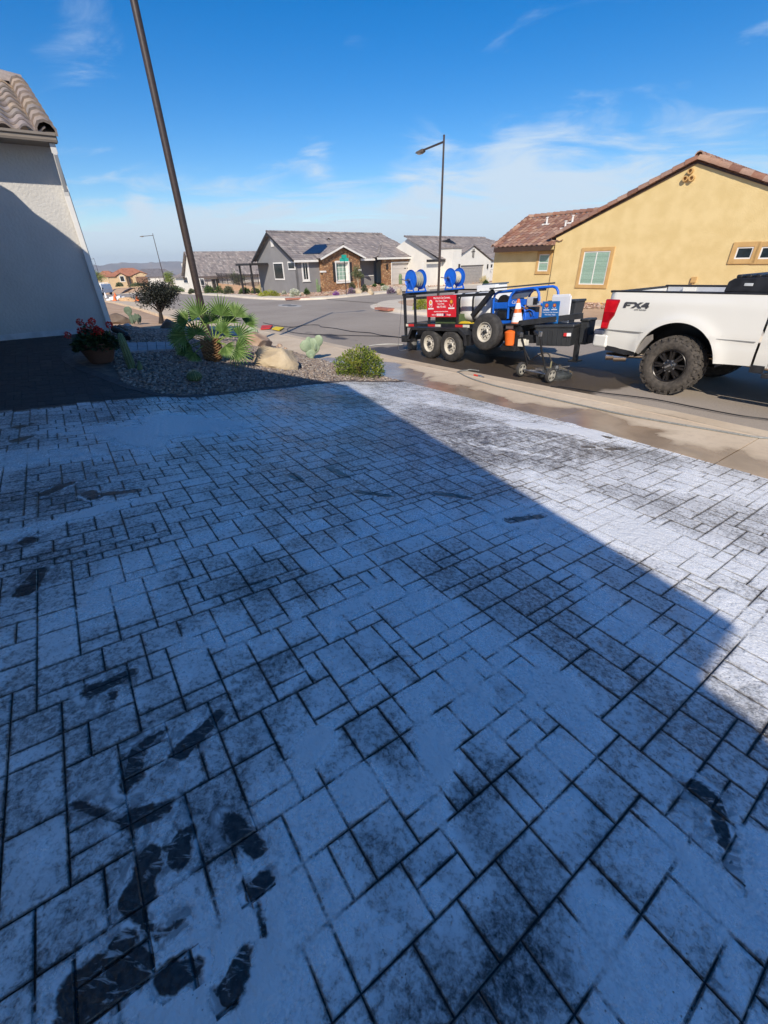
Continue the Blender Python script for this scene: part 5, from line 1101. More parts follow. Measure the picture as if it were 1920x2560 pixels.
spines(t, [((R_*math.sin(a)*math.cos(b), R_*math.sin(a)*math.sin(b), R_*.72*(1+math.cos(a))), (math.sin(a)*math.cos(b), math.sin(a)*math.sin(b), math.cos(a))) for a in np.linspace(.1, 1.8, 9) for b in np.linspace(0, 6.0, 18)], m_spine, .035)
m_col = pm('column_skin', (.14, .185, .08), .7, scale=8, var=.2, bump=.2)
p_ = P(331, 922); tp_ = at(298, 832, p_)-p_; t = T('columnar_cactus', 'green columnar cactus leaning left beside the flower pot', 'cactus', p_)
k_ = mpp(p_); mt = Vector((tp_[0]*.38, 0, tp_[2]*.45)); pts = [Vector((0, 0, -.03)), mt*.5, mt, mt.lerp(tp_, .5), tp_*.97, tp_]
def ribtube(t, name, path, rad, ribs, m):
    v = []; f = []; n = ribs*4
    for i, p in enumerate(path):
        for k in range(n): a = 2*PI*k/n; rr = rad[i]*(1+.12*math.cos(ribs*a)); v.append((p[0]+rr*math.cos(a), p[1]+rr*math.sin(a), p[2]))
    for j in range(len(path)-1):
        for i in range(n): f.append((j*n+i, j*n+(i+1) % n, (j+1)*n+(i+1) % n, (j+1)*n+i))
    f.append(tuple((len(path)-1)*n+k for k in range(n))); return MB().add(v, f).build(name, m, t, True, ang=70)
ribtube(t, 'stem', pts, [8*k_, 9*k_, 8.2*k_, 7.8*k_, 5.5*k_, 1.5*k_], 9, m_col); ribtube(t, 'stem', [Vector((.13, -.03, -.03)), Vector((.15, -.03, .05)), Vector((.16, -.03, .13))], [5.5*k_, 5.8*k_, 2*k_], 8, m_col)
spines(t, [(pts[0].lerp(pts[4], j/16)+Vector((math.cos(b)*8*k_, math.sin(b)*8*k_, 0)), (math.cos(b), math.sin(b), 0)) for j in range(16) for b in np.linspace(0, 5.6, 9)], m_spine)
# potted geranium
p_ = P(256, 905); k_ = mpp(p_); pot = T('flower_pot', 'brown clay pot of red geraniums standing in the shade by the house wall', 'plant pot', p_)
m_clay = pm('clay_pot', (.16, .075, .045), .7, scale=4, var=.15, bump=.15); rr_ = 41*k_; hp = 46*k_
MB().lathe([(rr_*.58, 0), (rr_*.72, hp*.25), (rr_*.9, hp*.65), (rr_*.97, hp*.82), (rr_*1.04, hp*.84), (rr_*1.06, hp), (rr_*.96, hp), (rr_*.94, hp*.88), (0, hp*.88)], 36).build('pot', m_clay, pot, True)
m_ger = rm('geranium_leaf', [(.015, .035, .012), (.04, .075, .025), (.07, .12, .04)], .6, trl=.15); fo = MB()
for i in range(1500):
    a = rf.random()*2*PI; u = rf.random()**.5; R_ = rr_*1.15*u; z = hp*.95 + rf.random()*.26*(1.15-u) + (.0 if u < .8 else -.10*rf.random()); q = Vector((R_*math.cos(a), R_*math.sin(a), z)); fo.leaf(q, (math.cos(a)+rf.uniform(-.8, .8), math.sin(a)+rf.uniform(-.8, .8), rf.uniform(-.3, .8)), (rf.uniform(-1, 1), rf.uniform(-1, 1), 1), .06, .055)
fo.build('foliage', m_ger, pot)
m_red = rm('red_petal', [(.50, .012, .010), (.75, .04, .03), (.85, .10, .06)], .5, trl=.2)
Zg = lambda x, y: (150+x/3.016, 700+y/3.016)
for (gx, gy, n_) in ((115, 325, 50), (222, 315, 50), (150, 385, 80), (210, 385, 70), (275, 402, 70), (325, 350, 60), (290, 370, 70), (64, 415, 30), (225, 340, 40), (335, 378, 30)):
    c = at(*Zg(gx, gy), p_)-p_; c[1] += rf.uniform(-.12, .02) if gy > 360 else rf.uniform(-.05, .2); fl = MB()
    for i in range(int(n_*1.6)):
        d = Vector((rf.gauss(0, 1), rf.gauss(0, 1), rf.gauss(0, 1))).normalized(); fl.leaf(c+d*.035, d+Vector((rf.uniform(-.7, .7),)*3), (rf.random(), rf.random(), rf.random()), .03, .026)
    fo_ = fl.build('flower', m_red, pot); MB().tube([(c[0]*.6, c[1]*.6, hp), (c[0]*.9, c[1]*.9, (c[2]+hp)/2+.02), c], .004, 5).build('flower_stalk', m_pet, fo_)
# the small dark tree by the corner
def tree(name, label, loc, crown_c, cr, n, leaf, m, trunk, cat='tree', seed=1, group=None, tr=.06, dens=.5, limbs=7):
    r = random.Random(seed); t = T(name, label, cat, loc, 0, group); cl = []
    for i in range(limbs*4): 
        d = Vector((r.gauss(0, 1), r.gauss(0, 1), r.gauss(0, .8))).normalized(); cl.append(Vector(crown_c) + Vector((d.x*cr[0], d.y*cr[1], d.z*cr[2]))*r.uniform(.35, .92))
    tb = MB(); fork = Vector((crown_c[0]*.45+.02, crown_c[1]*.4, max(.15, (crown_c[2]-cr[2])*.9)))
    tb.tube([(0, 0, -.1), fork*.5+Vector((.03, 0, 0)), fork], [tr*1.4, tr*1.05, tr*.8], 9)
    for c in cl[:limbs*2]: mid = fork.lerp(c, .5)+Vector((r.uniform(-.1, .1), r.uniform(-.1, .1), r.uniform(0, .1)))*cr[0]; tb.tube([fork, mid, c], [tr*.55, tr*.33, tr*.08], 6)
    tb.build('trunk', trunk, t, True); fo = MB()
    for i in range(n):
        c = r.choice(cl); s_ = dens*cr[0]*.45; p = c + Vector((r.gauss(0, s_), r.gauss(0, s_), r.gauss(0, s_*.7)))
        fo.leaf(p, (r.uniform(-1, 1), r.uniform(-1, 1), r.uniform(-.8, .8)), (r.uniform(-1, 1), r.uniform(-1, 1), r.uniform(-1, 1)), leaf*r.uniform(.6, 1.3), leaf*.45, min(1, max(0, .5+.8*fnoise(p, 2/cr[0], seed)+r.uniform(-.25, .25))))
    fo.build('crown', m, t); return t
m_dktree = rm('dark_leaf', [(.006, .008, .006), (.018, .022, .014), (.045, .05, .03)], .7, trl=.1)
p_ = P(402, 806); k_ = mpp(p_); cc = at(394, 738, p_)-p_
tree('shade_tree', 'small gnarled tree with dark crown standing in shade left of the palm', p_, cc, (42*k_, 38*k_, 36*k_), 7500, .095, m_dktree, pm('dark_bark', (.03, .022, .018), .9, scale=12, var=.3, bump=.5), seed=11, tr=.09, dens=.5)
# a paved stepping path through the bed, in the shade
pa = [P(x, y) for x, y in ((318, 862), (436, 859), (438, 878), (322, 885))]; n_ = 0
mb = MB()
for i in range(5):
    for j in range(2):
        def bl(u, v): return (pa[0].lerp(pa[1], u)).lerp(pa[3].lerp(pa[2], u), v)
        q = [bl((i+.03)/5, (j+.03)/2), bl((i+.97)/5, (j+.03)/2), bl((i+.97)/5, (j+.97)/2), bl((i+.03)/5, (j+.97)/2)]
        mb.add([v+Vector((0, 0, .045)) for v in q]+[v-Vector((0, 0, .03)) for v in q], [(0, 1, 2, 3), (0, 4, 5, 1), (1, 5, 6, 2), (2, 6, 7, 3), (3, 7, 4, 0)])
stru(mb.build('path', pm('grey_flagstone', (.30, .31, .33), .7, scale=4, var=.15, bump=.2)))
# ================================================================ WORK TRAILER
m_tb = pm('trailer_black', (.020, .021, .024), .42, scale=9, var=.35, bump=.05)
m_rub = pm('rubber', (.028, .027, .026), .8, scale=14, col2=(.055, .051, .048), bump=.25, bscale=70)
m_rimw = pm('rim_paint', (.62, .58, .50), .45, scale=7, var=.12)
m_metal = pm('bare_metal', (.45, .45, .45), .35, metal=.9, var=.2)
m_blue = pm('machine_blue', (.012, .13, .62), .38, scale=5, var=.12)
m_redt = pm('red_reflector', (.62, .03, .03), .4); m_whtt = pm('white_reflector', (.78, .74, .62), .4)
m_orange = pm('cone_orange', (.85, .16, .02), .5, var=.08)
TU = math.radians(4.1)
tw = xy(-9.92, 7.72)
trl = T('work_trailer', 'black twin-axle utility trailer with blue hose reels and red sign, hitched behind the white pickup', 'trailer', (*tw, -.69), rot=(0, -TU, _a))
TM = Matrix.Translation((*tw, -.69)) @ Matrix.Rotation(_a, 4, 'Z') @ Matrix.Rotation(-TU, 4, 'Y')
def onT(name, label, cat, u, v, w_, rz=0., group=None):       # a thing of its own standing on the trailer
    t = T(name, label, cat, group=group); t.matrix_world = TM @ Matrix.Translation((u, v, w_)) @ Matrix.Rotation(rz, 4, 'Z'); return t
W_ = 1.95
def wheel(parent, c, R, wd, rimR, side=-1, tyre=None, rim=None, holes=8, deep=.05, tread=0):
    """axis along local y, outer face towards -y"""
    M = Matrix.Translation(c) @ Matrix.Rotation(PI/2, 4, 'X')       # lathe z -> -y
    tr = [(rimR*.98, -wd*.42), (rimR*1.04, -wd*.5), (R*.80, -wd*.53), (R*.93, -wd*.47), (R*.985, -wd*.36), (R, -wd*.2), (R, wd*.2), (R*.985, wd*.36), (R*.93, wd*.47), (R*.80, wd*.53), (rimR*1.04, wd*.5), (rimR*.98, wd*.42)]
    mb = MB().lathe(tr, 48, M)
    for q in (-.1, .1): mb.lathe([(R*.996, wd*q-.004), (R*1.006, wd*q), (R*.996, wd*q+.004)], 48, M)
    tyre_o = mb.build('tyre', tyre or m_rub, parent, True, ang=35); rb = MB()
    rb.lathe([(rimR*.98, wd*.46), (rimR*.94, wd*.46), (rimR*.90, wd*.30), (rimR*.86, wd*.16)], 36, M)
    ro = rb.build('rim', rim or m_rimw, parent, True, ang=40); d = MB(); K = holes
    # disc with round holes: ring, spokes between holes, hub
    zf = wd*.16
    d.lathe([(rimR*.86, zf), (rimR*.72, zf+.012)], 36, M).lathe([(rimR*.46, zf+.03), (rimR*.34, zf+.045), (rimR*.30, zf+.03), (0, zf+.03)], 36, M)
    n = K*8; vin = []; 
    for k in range(K):
        a0 = 2*PI*k/K; a1 = 2*PI*(k+1)/K; m_ = (a0+a1)/2; rc = rimR*.59; hr = rimR*.085; o = len(d.v); pts = []; hp = []
        for j in range(16):
            th = 2*PI*j/16; hp.append((rc + hr*math.cos(th), hr*math.sin(th)))
            cx_, sx_ = math.cos(th), math.sin(th); hw = rimR*.59*(a1-a0)/2; hh = rimR*.13; sc = 1/max(abs(cx_)/hh, abs(sx_)/hw); pts.append((cx_*sc, sx_*sc))
        for (x, y), (px, py) in zip(hp, pts):
            for (r_, tt) in ((x, y), (rc+px, py)): ang_ = m_ + tt/rc; d.v.append(tuple(M @ Vector((r_*math.cos(ang_), r_*math.sin(ang_), zf+.02))))
        for j in range(16): j2 = (j+1) % 16; d.f.append((o+2*j, o+2*j2, o+2*j2+1, o+2*j+1)); d.r.append(.5)
    d.build('disc', rim or m_rimw, ro, True, ang=30)
    MB().lathe([(rimR*.84, zf-.03), (0, zf-.03)], 24, M).build('brake_drum', m_tb, ro)
    MB().lathe([(rimR*.20, zf+.03), (rimR*.19, zf+.075), (rimR*.13, zf+.085), (0, zf+.085)], 18, M).build('hub', m_tb if holes == 8 and deep > 0 else m_metal, ro, True)
    lb = MB()
    for k in range(6): a = 2*PI*k/6; lb.lathe([(.011, zf+.03), (.011, zf+.06), (0, zf+.062)], 6, M @ Matrix.Translation((rimR*.36*math.cos(a), rimR*.36*math.sin(a), 0)))
    lb.build('lug_nuts', m_metal, ro); return ro
for (u, label) in ((1.31, 0), (2.08, 1)):
    w1 = T('wheel', '', ''); del w1['label']; del w1['category']; w1.parent = trl; w1.location = (u, -.17, .29 - .0 if u < 2 else .268); wheel(w1, (0, 0, 0), .362, .21, .20)
    w2 = T('wheel', '', ''); del w2['label']; del w2['category']; w2.parent = trl; w2.location = (u, W_+.17, .28); w2.rotation_euler = (0, 0, PI); wheel(w2, (0, 0, 0), .362, .21, .20)
sp = T('spare_wheel', '', ''); del sp['label']; del sp['category']; sp.parent = trl; sp.location = (3.18, -.20, .60); sp.rotation_euler = (math.radians(-3), 0, .03); wheel(sp, (0, 0, 0), .375, .21, .205)
MB().box(3.1, 3.25, -.12, 0, .55, .68).build('spare_bracket', m_tb, trl)
# deck frame and tongue
fr_ = MB(); fr_.box(0, 3.85, 0, .05, .62, .73).box(0, 3.85, W_-.05, W_, .62, .73).box(0, .05, .05, W_-.05, .62, .73).box(3.8, 3.85, .05, W_-.05, .62, .73)
for i in range(6): fr_.box(.6+i*.55, .65+i*.55, .05, W_-.05, .63, .70)
fr_.box(.4, 3.85, .10, .17, .42, .62).box(.4, 3.85, W_-.17, W_-.10, .42, .62)
fr_.build('frame', m_tb, trl, bevel=.004)
MB().box(.05, 3.8, .05, W_-.05, .70, .725).build('deck', pm('deck_board', (.12, .09, .06), .85, scale=6, var=.3), trl)
tg = MB(); cpl = (5.75, W_/2); 
for v0, sgn in ((.14, 1), (W_-.14, -1)): tg.bar((3.5, v0, .43), (5.55, W_/2-.04*sgn, .43), .07, .16)
tg.bar((5.4, W_/2, .45), (5.95, W_/2, .45), .09, .10); tg.build('tongue', m_tb, trl, bevel=.004)
MB().lathe([(.06, 0), (.075, .03), (.05, .11), (0, .13)], 12, Matrix.Translation((5.98, W_/2, .42))).build('coupler', m_tb, trl, True)
fd_ = MB()
fo_ = [(.42, .36), (.62, .66), (2.38, .66), (2.62, .52), (2.66, .30)]; th_ = .012
for (a, b) in zip(fo_, fo_[1:]): fd_.bar((a[0], -.15, a[1]), (b[0]+.001, -.15, b[1]), .27, th_, up=(0, 0, 1))
for (a, b) in zip(fo_, fo_[1:]): fd_.bar((a[0], W_+.15, a[1]), (b[0]+.001, W_+.15, b[1]), .27, th_, up=(0, 0, 1))
fd_.prism([(.42, .36), (.62, .665), (2.38, .665), (2.62, .52), (2.66, .30), (2.58, .30), (2.54, .48), (2.36, .60), (.66, .60), (.50, .36)], -.290, -.270)
fd_.build('fender', m_tb, trl, bevel=.004)
# rear bumper step, gate posts
MB().box(-.12, .12, -.05, .06, .25, .42).box(-.12, .02, .06, W_-.06, .27, .40).box(-.12, .12, W_-.06, W_+.05, .25, .42).box(.12, .5, -.04, .03, .28, .42).build('rear_bumper', m_tb, trl, bevel=.005)
rails = MB(); sq = .055
rails.box(-.03, .03, .0, .06, .40, 1.40); rails.build('post', m_tb, trl)
for u in (.44, 1.0, 2.02): MB().box(u-.025, u+.025, .0, .05, .73, 1.40 if u < .6 else 1.30).build('post', m_tb, trl)
for v in (W_-.06,): MB().box(-.03, .03, v, v+.06, .40, 1.40).build('post', m_tb, trl); MB().box(2.0, 2.05, v, v+.05, .73, 1.32).build('post', m_tb, trl)
MB().box(-.04, .04, -.02, W_+.02, 1.40, 1.46).build('rail', m_tb, trl, bevel=.004)
MB().box(.465, 3.02, .0, .05, 1.30, 1.36).build('rail', m_tb, trl, bevel=.004); MB().box(.03, 3.02, W_-.05, W_, 1.30, 1.36).build('rail', m_tb, trl, bevel=.004)
MB().box(.03, .465, .0, .05, 1.345, 1.399).build('rail', m_tb, trl)
MB().bar((3.08, .04, 1.38), (2.52, .02, .90), .09, .09).build('brace', m_tb, trl)
MB().bar((3.0, .02, 1.43), (3.9, W_*.5, 1.45), .22, .03).build('top_tray', m_tb, trl)
MB().box(3.80, 3.88, -.03, .09, .22, .72).build('post', m_tb, trl)
MB().bar((3.84, .02, .76), (4.95, .50, .86), .06, .10).build('rail', m_tb, trl)
for (a, b, mm2) in ((.06, .16, m_whtt), (.16, .40, m_redt), (.98, 1.26, m_redt), (1.26, 1.46, m_whtt), (1.98, 2.24, m_redt), (2.24, 2.45, m_whtt), (3.52, 3.72, m_whtt)): MB().box(a, b, -.006, -.001, .655, .715).build('reflector', mm2, trl)
jk = MB(); jk.box(4.78, 4.86, .60, .68, .02, .62).box(4.72, 4.92, .54, .74, .0, .025); jk.build('jack', m_tb, trl)
text('lettering', 'RANCH KING', m_orange, trl, (4.42, .49-.02, .43), (PI/2, 0, math.atan2(W_/2-.18, 2.05)), .145, sx=.95, bold=.003)
MB().box(3.84, 4.02, -.02, .06, .32, .46).build('license_plate_light', m_whtt, trl)
# hose reels bolted on the rear rail
def reel(v0, nm, hose_m, hose_r, uoff=.0):
    r = T('hose_reel', '', ''); del r['label']; del r['category']; r.parent = trl; r.location = (uoff, v0, 1.46)
    R_ = .235; w_ = .34
    for y in (0, w_):
        M = Matrix.Translation((0, y, .30)) @ Matrix.Rotation(PI/2, 4, 'X')
        MB().lathe([(0, .006), (R_*.42, .006), (R_*.55, -.008), (R_*.92, -.008), (R_, .012), (R_*1.01, .0), (R_, -.014), (R_*.9, -.018), (0, -.012)], 40, M).build('flange', m_blue, r, True, ang=35)
    hb = MB(); M = Matrix.Translation((0, 0, .30)) @ Matrix.Rotation(-PI/2, 4, 'X')
    n = 11; y0 = .03; 
    for layer in range(2):
        prof = []
        for i in range(n*6+1): x = y0 + (w_-2*y0)*i/(n*6); rr = hose_r - layer*.025 + .011*abs(math.sin(PI*i/6)) + .012*math.sin(i*.35); prof.append((rr, x))
        hb.lathe(prof, 30, M)
    hb.build('hose', hose_m, r, True); ms = MB()
    for y in (-.035, w_+.035): ms.bar((-.17, y, .0), (-.02, y, .31), .012, .05, up=(1, 0, 0)).bar((.17, y, .0), (.02, y, .31), .012, .05, up=(1, 0, 0))
    ms.box(-.18, .18, -.05, w_+.05, .0, .035).box(-.03, .03, -.05, -.02, .27, .34).box(-.03, .03, w_+.02, w_+.05, .27, .34).build('stand', m_blue, r, bevel=.004)
    MB().tube([(0, -.02, .30), (0, -.13, .30), (-.05, -.14, .30), (-.22, -.14, .33)], .013, 8).lathe([(.03, .02), (.035, .06), (.03, .10)], 10, M @ Matrix.Translation((0, 0, -.12))).build('swivel', m_metal, r, True)
    return r
m_hose_g = pm('grey_hose', (.32, .32, .27), .6, scale=20, var=.12); m_hose_w = pm('pale_hose', (.55, .50, .38), .6, scale=20, var=.12)
reel(.16, 'a', m_hose_g, .165, .12); reel(1.56, 'b', m_hose_w, .13, .12)
# the red sign on the side rail
sg = T('sign_board', '', ''); del sg['label']; del sg['category']; sg.parent = trl; sg.location = (1.50, -.015, 1.12)
MB().box(-.52, .52, -.012, .0, -.235, .235).build('panel', pm('sign_red', (.70, .02, .035), .35, var=.04), sg)
m_sw = pm('sign_white', (.85, .85, .85), .5, var=.02); m_sb = pm('sign_dark', (.02, .025, .08), .5); m_sor = pm('sign_orange', (.85, .35, .05), .5)
y_ = -.0135
def tx(s, x, z, size, par=sg, m=m_sw, sx=1., y=y_): return text('lettering', s, m, par, (x, y, z), (PI/2, 0, 0), size, .0008, sx=sx, bold=.0008)
tx("We Don't Cut Corners,", .03, .185, .064, sx=.95); tx('We Clean Them.', .02, .115, .064, sx=.95); tx('Pressure Washing', 0, .055, .032); tx('480-773-1051', .02, -.012, .062, sx=.95)
tx('FREE ESTIMATES ON ALL EXTERIOR CLEANING', 0, -.115, .024); tx('Follow Us', -.26, -.185, .036); tx('Google', .28, -.185, .05)
for i, (cx_, mc) in enumerate(((-.13, m_sw), (-.065, m_sw), (0, m_sw), (.065, m_sw), (.13, m_sb))): MB().box(cx_-.026, cx_+.026, y_-.001, y_, -.212, -.158).build('icon', mc, sg)
def emblem(par, x, z, sc, y, m1, m2, nm):      # round badge on praying-hand shapes over a name ribbon
    e = MB().prism([(x+sc*math.cos(a), z+.03+sc*1.0*math.sin(a)) for a in np.linspace(0, 2*PI, 20)[:-1]], y-.001, y).build('emblem', m1, par)
    MB().prism([(x+sc*.62*math.cos(a), z+.035+sc*.6*math.sin(a)) for a in np.linspace(0, 2*PI, 16)[:-1]], y-.002, y-.001).build('badge', m2, e)
    for sg_ in (-1, 1): MB().prism([(x+sg_*sc*.1, z-sc*1.25), (x+sg_*sc*.5, z-sc*.9), (x+sg_*sc*1.15, z-sc*.1), (x+sg_*sc*1.0, z-sc*.55), (x+sg_*sc*.55, z-sc*1.2)], y-.003, y-.002).build('hand', m_sw, e)
    MB().box(x-sc*1.7, x+sc*1.7, y-.001, y, z-sc*1.95, z-sc*1.45).build('ribbon', m_sw, e)
emblem(sg, -.37, .06, .062, y_, m_sw, m_sor, 'a'); emblem(sg, .37, .06, .062, y_, pm('sign_brown', (.35, .08, .03), .5), m_sor, 'b')
# ---- loads on the trailer
tk_ = onT('water_tank', 'big white plastic water tank strapped on the trailer behind the red sign', 'tank', 1.95, .28, .73)
m_tank = pm('tank_plastic', (.78, .78, .76), .45, scale=3, var=.04); prof = []
def rrect(cx_, cz_, w2, h2, r, n=6): return [(cx_+sx*(w2-r)+r*math.cos(a), cz_+sz*(h2-r)+r*math.sin(a)) for sx, sz, a0 in ((1, 1, 0), (-1, 1, PI/2), (-1, -1, PI), (1, -1, 1.5*PI)) for a in [a0+PI/2*k/n for k in range(n+1)]]
tb = MB(); pv = rrect(.6, .33, .55, .31, .16)
secs = [(-.62, .80), (-.58, .95), (-.5, 1.0), (-.22, 1.0), (-.19, .96), (-.13, .96), (-.10, 1.0), (.22, 1.0), (.25, .96), (.31, .96), (.34, 1.0), (.72, 1.0), (.80, .95), (.84, .8)]; st0 = 0
for (x, k) in secs:
    for (a, b) in pv: tb.v.append((x, .6+(a-.6)*k, .33+(b-.33)*k))
n = len(pv)
for i in range(len(secs)-1):
    for j in range(n): tb.f.append((i*n+j, (i+1)*n+j, (i+1)*n+(j+1) % n, i*n+(j+1) % n)); tb.r.append(.5)
tb.f += [tuple(range(n)), tuple((len(secs)-1)*n+j for j in range(n))[::-1]]; tb.r += [.5, .5]; tb.build('body', m_tank, tk_, True, ang=50)
for x in (-.16, .28): MB().prism([(a, b) for a, b in rrect(.6, .33, .555, .315, .16)], 0, .035).build('strap', m_tb, tk_).matrix_local = Matrix.Translation((x, 0, 0)) @ Matrix.Rotation(PI/2, 4, 'Z') @ Matrix.Translation((0, 0, 0))
MB().lathe([(.13, .62), (.13, .70), (.11, .71), (0, .71)], 20, Matrix.Translation((.1, .6, 0))).build('lid', m_tb, tk_, True)
tk2 = onT('storage_bin', 'white box with grey lid on the front top of the water tank', 'bin', 2.2, .95, 1.38)
MB().box(-.28, .32, -.2, .2, 0, .13).build('body', m_tank, tk2, bevel=.015); MB().box(-.2, .34, -.1, .22, .13, .16).build('lid', pm('slate_plastic', (.10, .13, .17), .5), tk2)
# green jerry shape low under the sign
MB().box(-.45, .35, 0, .4, 0, .20).build('green_case', pm('olive', (.08, .12, .05), .6), tk_).location = (-.35, -.18, .0)
yl = onT('wet_floor_sign', 'yellow flat wedge lying on the trailer edge beside the spare wheel', 'sign', 2.15, .12, .735); MB().prism([(-.14, 0), (.28, 0), (.22, .03), (-.05, .045)], -.05, .07).build('body', pm('yellow_plastic', (.8, .55, .03), .5), yl)
# pressure washer skid
pw = onT('pressure_washer', 'blue tube-framed pressure washer with black engine and steel shroud on the trailer', 'pressure washer', 2.95, .22, .73)
fb = MB(); r_ = .026
for y in (0, .62):
    fb.tube([(0, y, .12), (0, y, .50), (.03, y, .58), (.12, y, .62), (.5, y, .64), (1.02, y, .66), (1.11, y, .63), (1.16, y, .56), (1.18, y, .42)], r_, 10).tube([(.42, y, .10), (.42, y, .42), (.48, y, .56), (.58, y, .64)], r_, 10)
    fb.tube([(.42, y, .34), (.72, y, .36), (.84, y, .30), (.88, y, .18), (.88, y, .03)], r_, 10)
for x, z in ((0, .4), (.12, .62), (1.02, .66)): fb.tube([(x, 0, z), (x, .62, z)], r_, 10)
fb.build('tube_frame', m_blue, pw, True); MB().box(0, .42, -.012, .01, .30, .42).box(.42, 1.12, -.012, .01, .36, .47).box(0, 1.2, -.01, .63, .0, .06).box(.9, 1.2, -.014, .0, .06, .22).build('panel', m_blue, pw, bevel=.006)
text('lettering', 'Cube', m_sw, pw, (.60, -.0135, .415), (PI/2, 0, 0), .085, .0008, shear=.2) if False else text('lettering', 'Cabo', m_sw, pw, (.60, -.0135, .415), (PI/2, 0, 0), .085, .0008, shear=.2)
MB().prism([(.06, .33)]+[(.225+.165*math.cos(a), .40+.165*math.sin(a)) for a in np.linspace(PI, 0, 14)]+[(.39, .33)], .05, .09).build('burner_cover', m_tb, pw); MB().lathe([(.17, 0), (.175, .3), (.17, .5)], 28, Matrix.Translation((.22, .58, .36)) @ Matrix.Rotation(PI/2, 4, 'X')).build('boiler', pm('shroud_steel', (.36, .38, .40), .3, metal=.8, var=.1), pw, True)
sh = MB(); sh.add([(.45, .05, .60), (.98, .05, .62), (.86, .02, .50), (.46, .02, .47), (.45, .5, .60), (.98, .5, .62)], [(0, 3, 2, 1), (0, 1, 5, 4)]); sh.build('shroud', MATS['shroud_steel'], pw)
MB().box(.50, .85, .1, .5, .06, .30).box(.55, .80, .05, .12, .10, .26).build('engine', m_tb, pw, bevel=.02); MB().box(.92, 1.14, -.05, .12, .34, .50).build('control_box', pm('grey_box', (.5, .5, .5), .5), pw, bevel=.01); MB().box(1.08, 1.15, -.056, .0, .36, .48).build('control_panel', m_tb, pw)
MB().lathe([(.13, 0), (.13, .05), (.05, .07), (0, .07)], 20, Matrix.Translation((.62, .05, .17)) @ Matrix.Rotation(PI/2, 4, 'X')).build('flywheel_cover', m_tb, pw, True)
MB().tube([(.5, .0, .30), (.65, -.03, .24), (.8, -.02, .32), (.95, .0, .25), (1.05, -.03, .15)], .012, 8).build('hose', m_rub, pw, True)
for i_ in range(5): MB().tube([(.98+(.13-.006*i_)*math.cos(a), -.03+.02*i_, .15+(.12-.004*i_)*math.sin(a)) for a in np.linspace(0, 6.1, 20)], .011, 6).build('hose', MATS['machine_blue'] if i_ % 2 == 0 else m_rub, pw, True)
MB().box(.10, .40, .02, .3, .06, .26).box(.14, .36, -.01, .02, .1, .22).build('battery', m_tb, pw, bevel=.01); MB().box(.70, .92, -.02, .03, .28, .315).build('muffler', pm('rusty', (.25, .12, .06), .8), pw)
# signs standing behind the washer
bs = onT('upright_sign', 'blue company sign with red badges leaning in front of white boards on the trailer', 'sign', 4.38, .30, .74, rz=-.12); bs.scale = (.82, 1, .66)
MB().box(-.30, .22, .0, .015, .0, .60).build('panel', pm('sign_blue', (.015, .17, .50), .4), bs)
emblem(bs, -.16, .46, .055, -.001, pm('sign_brickred', (.5, .03, .03), .5), m_sor, 'c'); emblem(bs, .08, .46, .05, -.001, MATS['sign_brickred'], m_sor, 'd')
for s_, z in (("We Don't Cut Corners", .30), ('We Clean Them', .235)): tx(s_, -.03, z, .05, bs, y=-.002)
tx('1051', .08, .155, .085, bs, y=-.002); tx('CLEANING SOLUTIONS', -.02, .07, .04, bs, y=-.002)
wb = onT('white_boards', 'white folding boards standing behind the blue sign', 'board', 4.48, .44, .74, rz=-.12); wb.scale = (.85, 1, .72); MB().box(-.28, .26, 0, .03, 0, .66).build('board', m_whtt if False else m_sw, wb, bevel=.01); MB().box(-.33, .16, .06, .09, .1, .70).build('board', m_sw, wb, bevel=.01)
# cones
def cone(t, R_=.13, h=.46, body=m_orange):
    c = MB().lathe([(R_, .03), (R_*.2, h), (R_*.16, h), (0, h)], 24).build('cone_body', body, t, True); MB().prz([(-.19, -.19), (.19, -.19), (.19, .19), (-.19, .19)], 0, .03).build('foot', m_tb, t, bevel=.01)
    f = lambda z: R_+(R_*.2-R_)*(z-.03)/(h-.03)+.002
    for z0, z1 in ((h*.62, h*.84), (h*.34, h*.46)) if body is m_orange else (): MB().lathe([(f(z0), z0), (f(z1), z1)], 24).build('stripe', m_sw, t, True)
    for z0, z1 in ((.05, h*.33),) if body is m_orange else (): MB().lathe([(f(z0), z0), (f(z1), z1)], 24).build('stripe', m_sw, t, True)
cone(onT('traffic_cone', 'white and orange striped traffic cone on the trailer beside the spare wheel', 'cone', 3.72, .10, .73, group=None), .12, .48)
c2 = onT('bucket', 'plain orange plastic tub in the gap below the striped cone', 'tub', 3.64, .05, .33); MB().lathe([(.12, 0), (.145, .25), (.13, .27), (.06, .30), (0, .30)], 24).build('body', m_orange, c2, True); MB().box(-.2, .2, -.10, .2, -.12, -.01).build('tray', m_tb, c2, bevel=.02)
MB().box(3.45, 3.8, .0, .04, .30, .36).build('step', m_tb, trl)
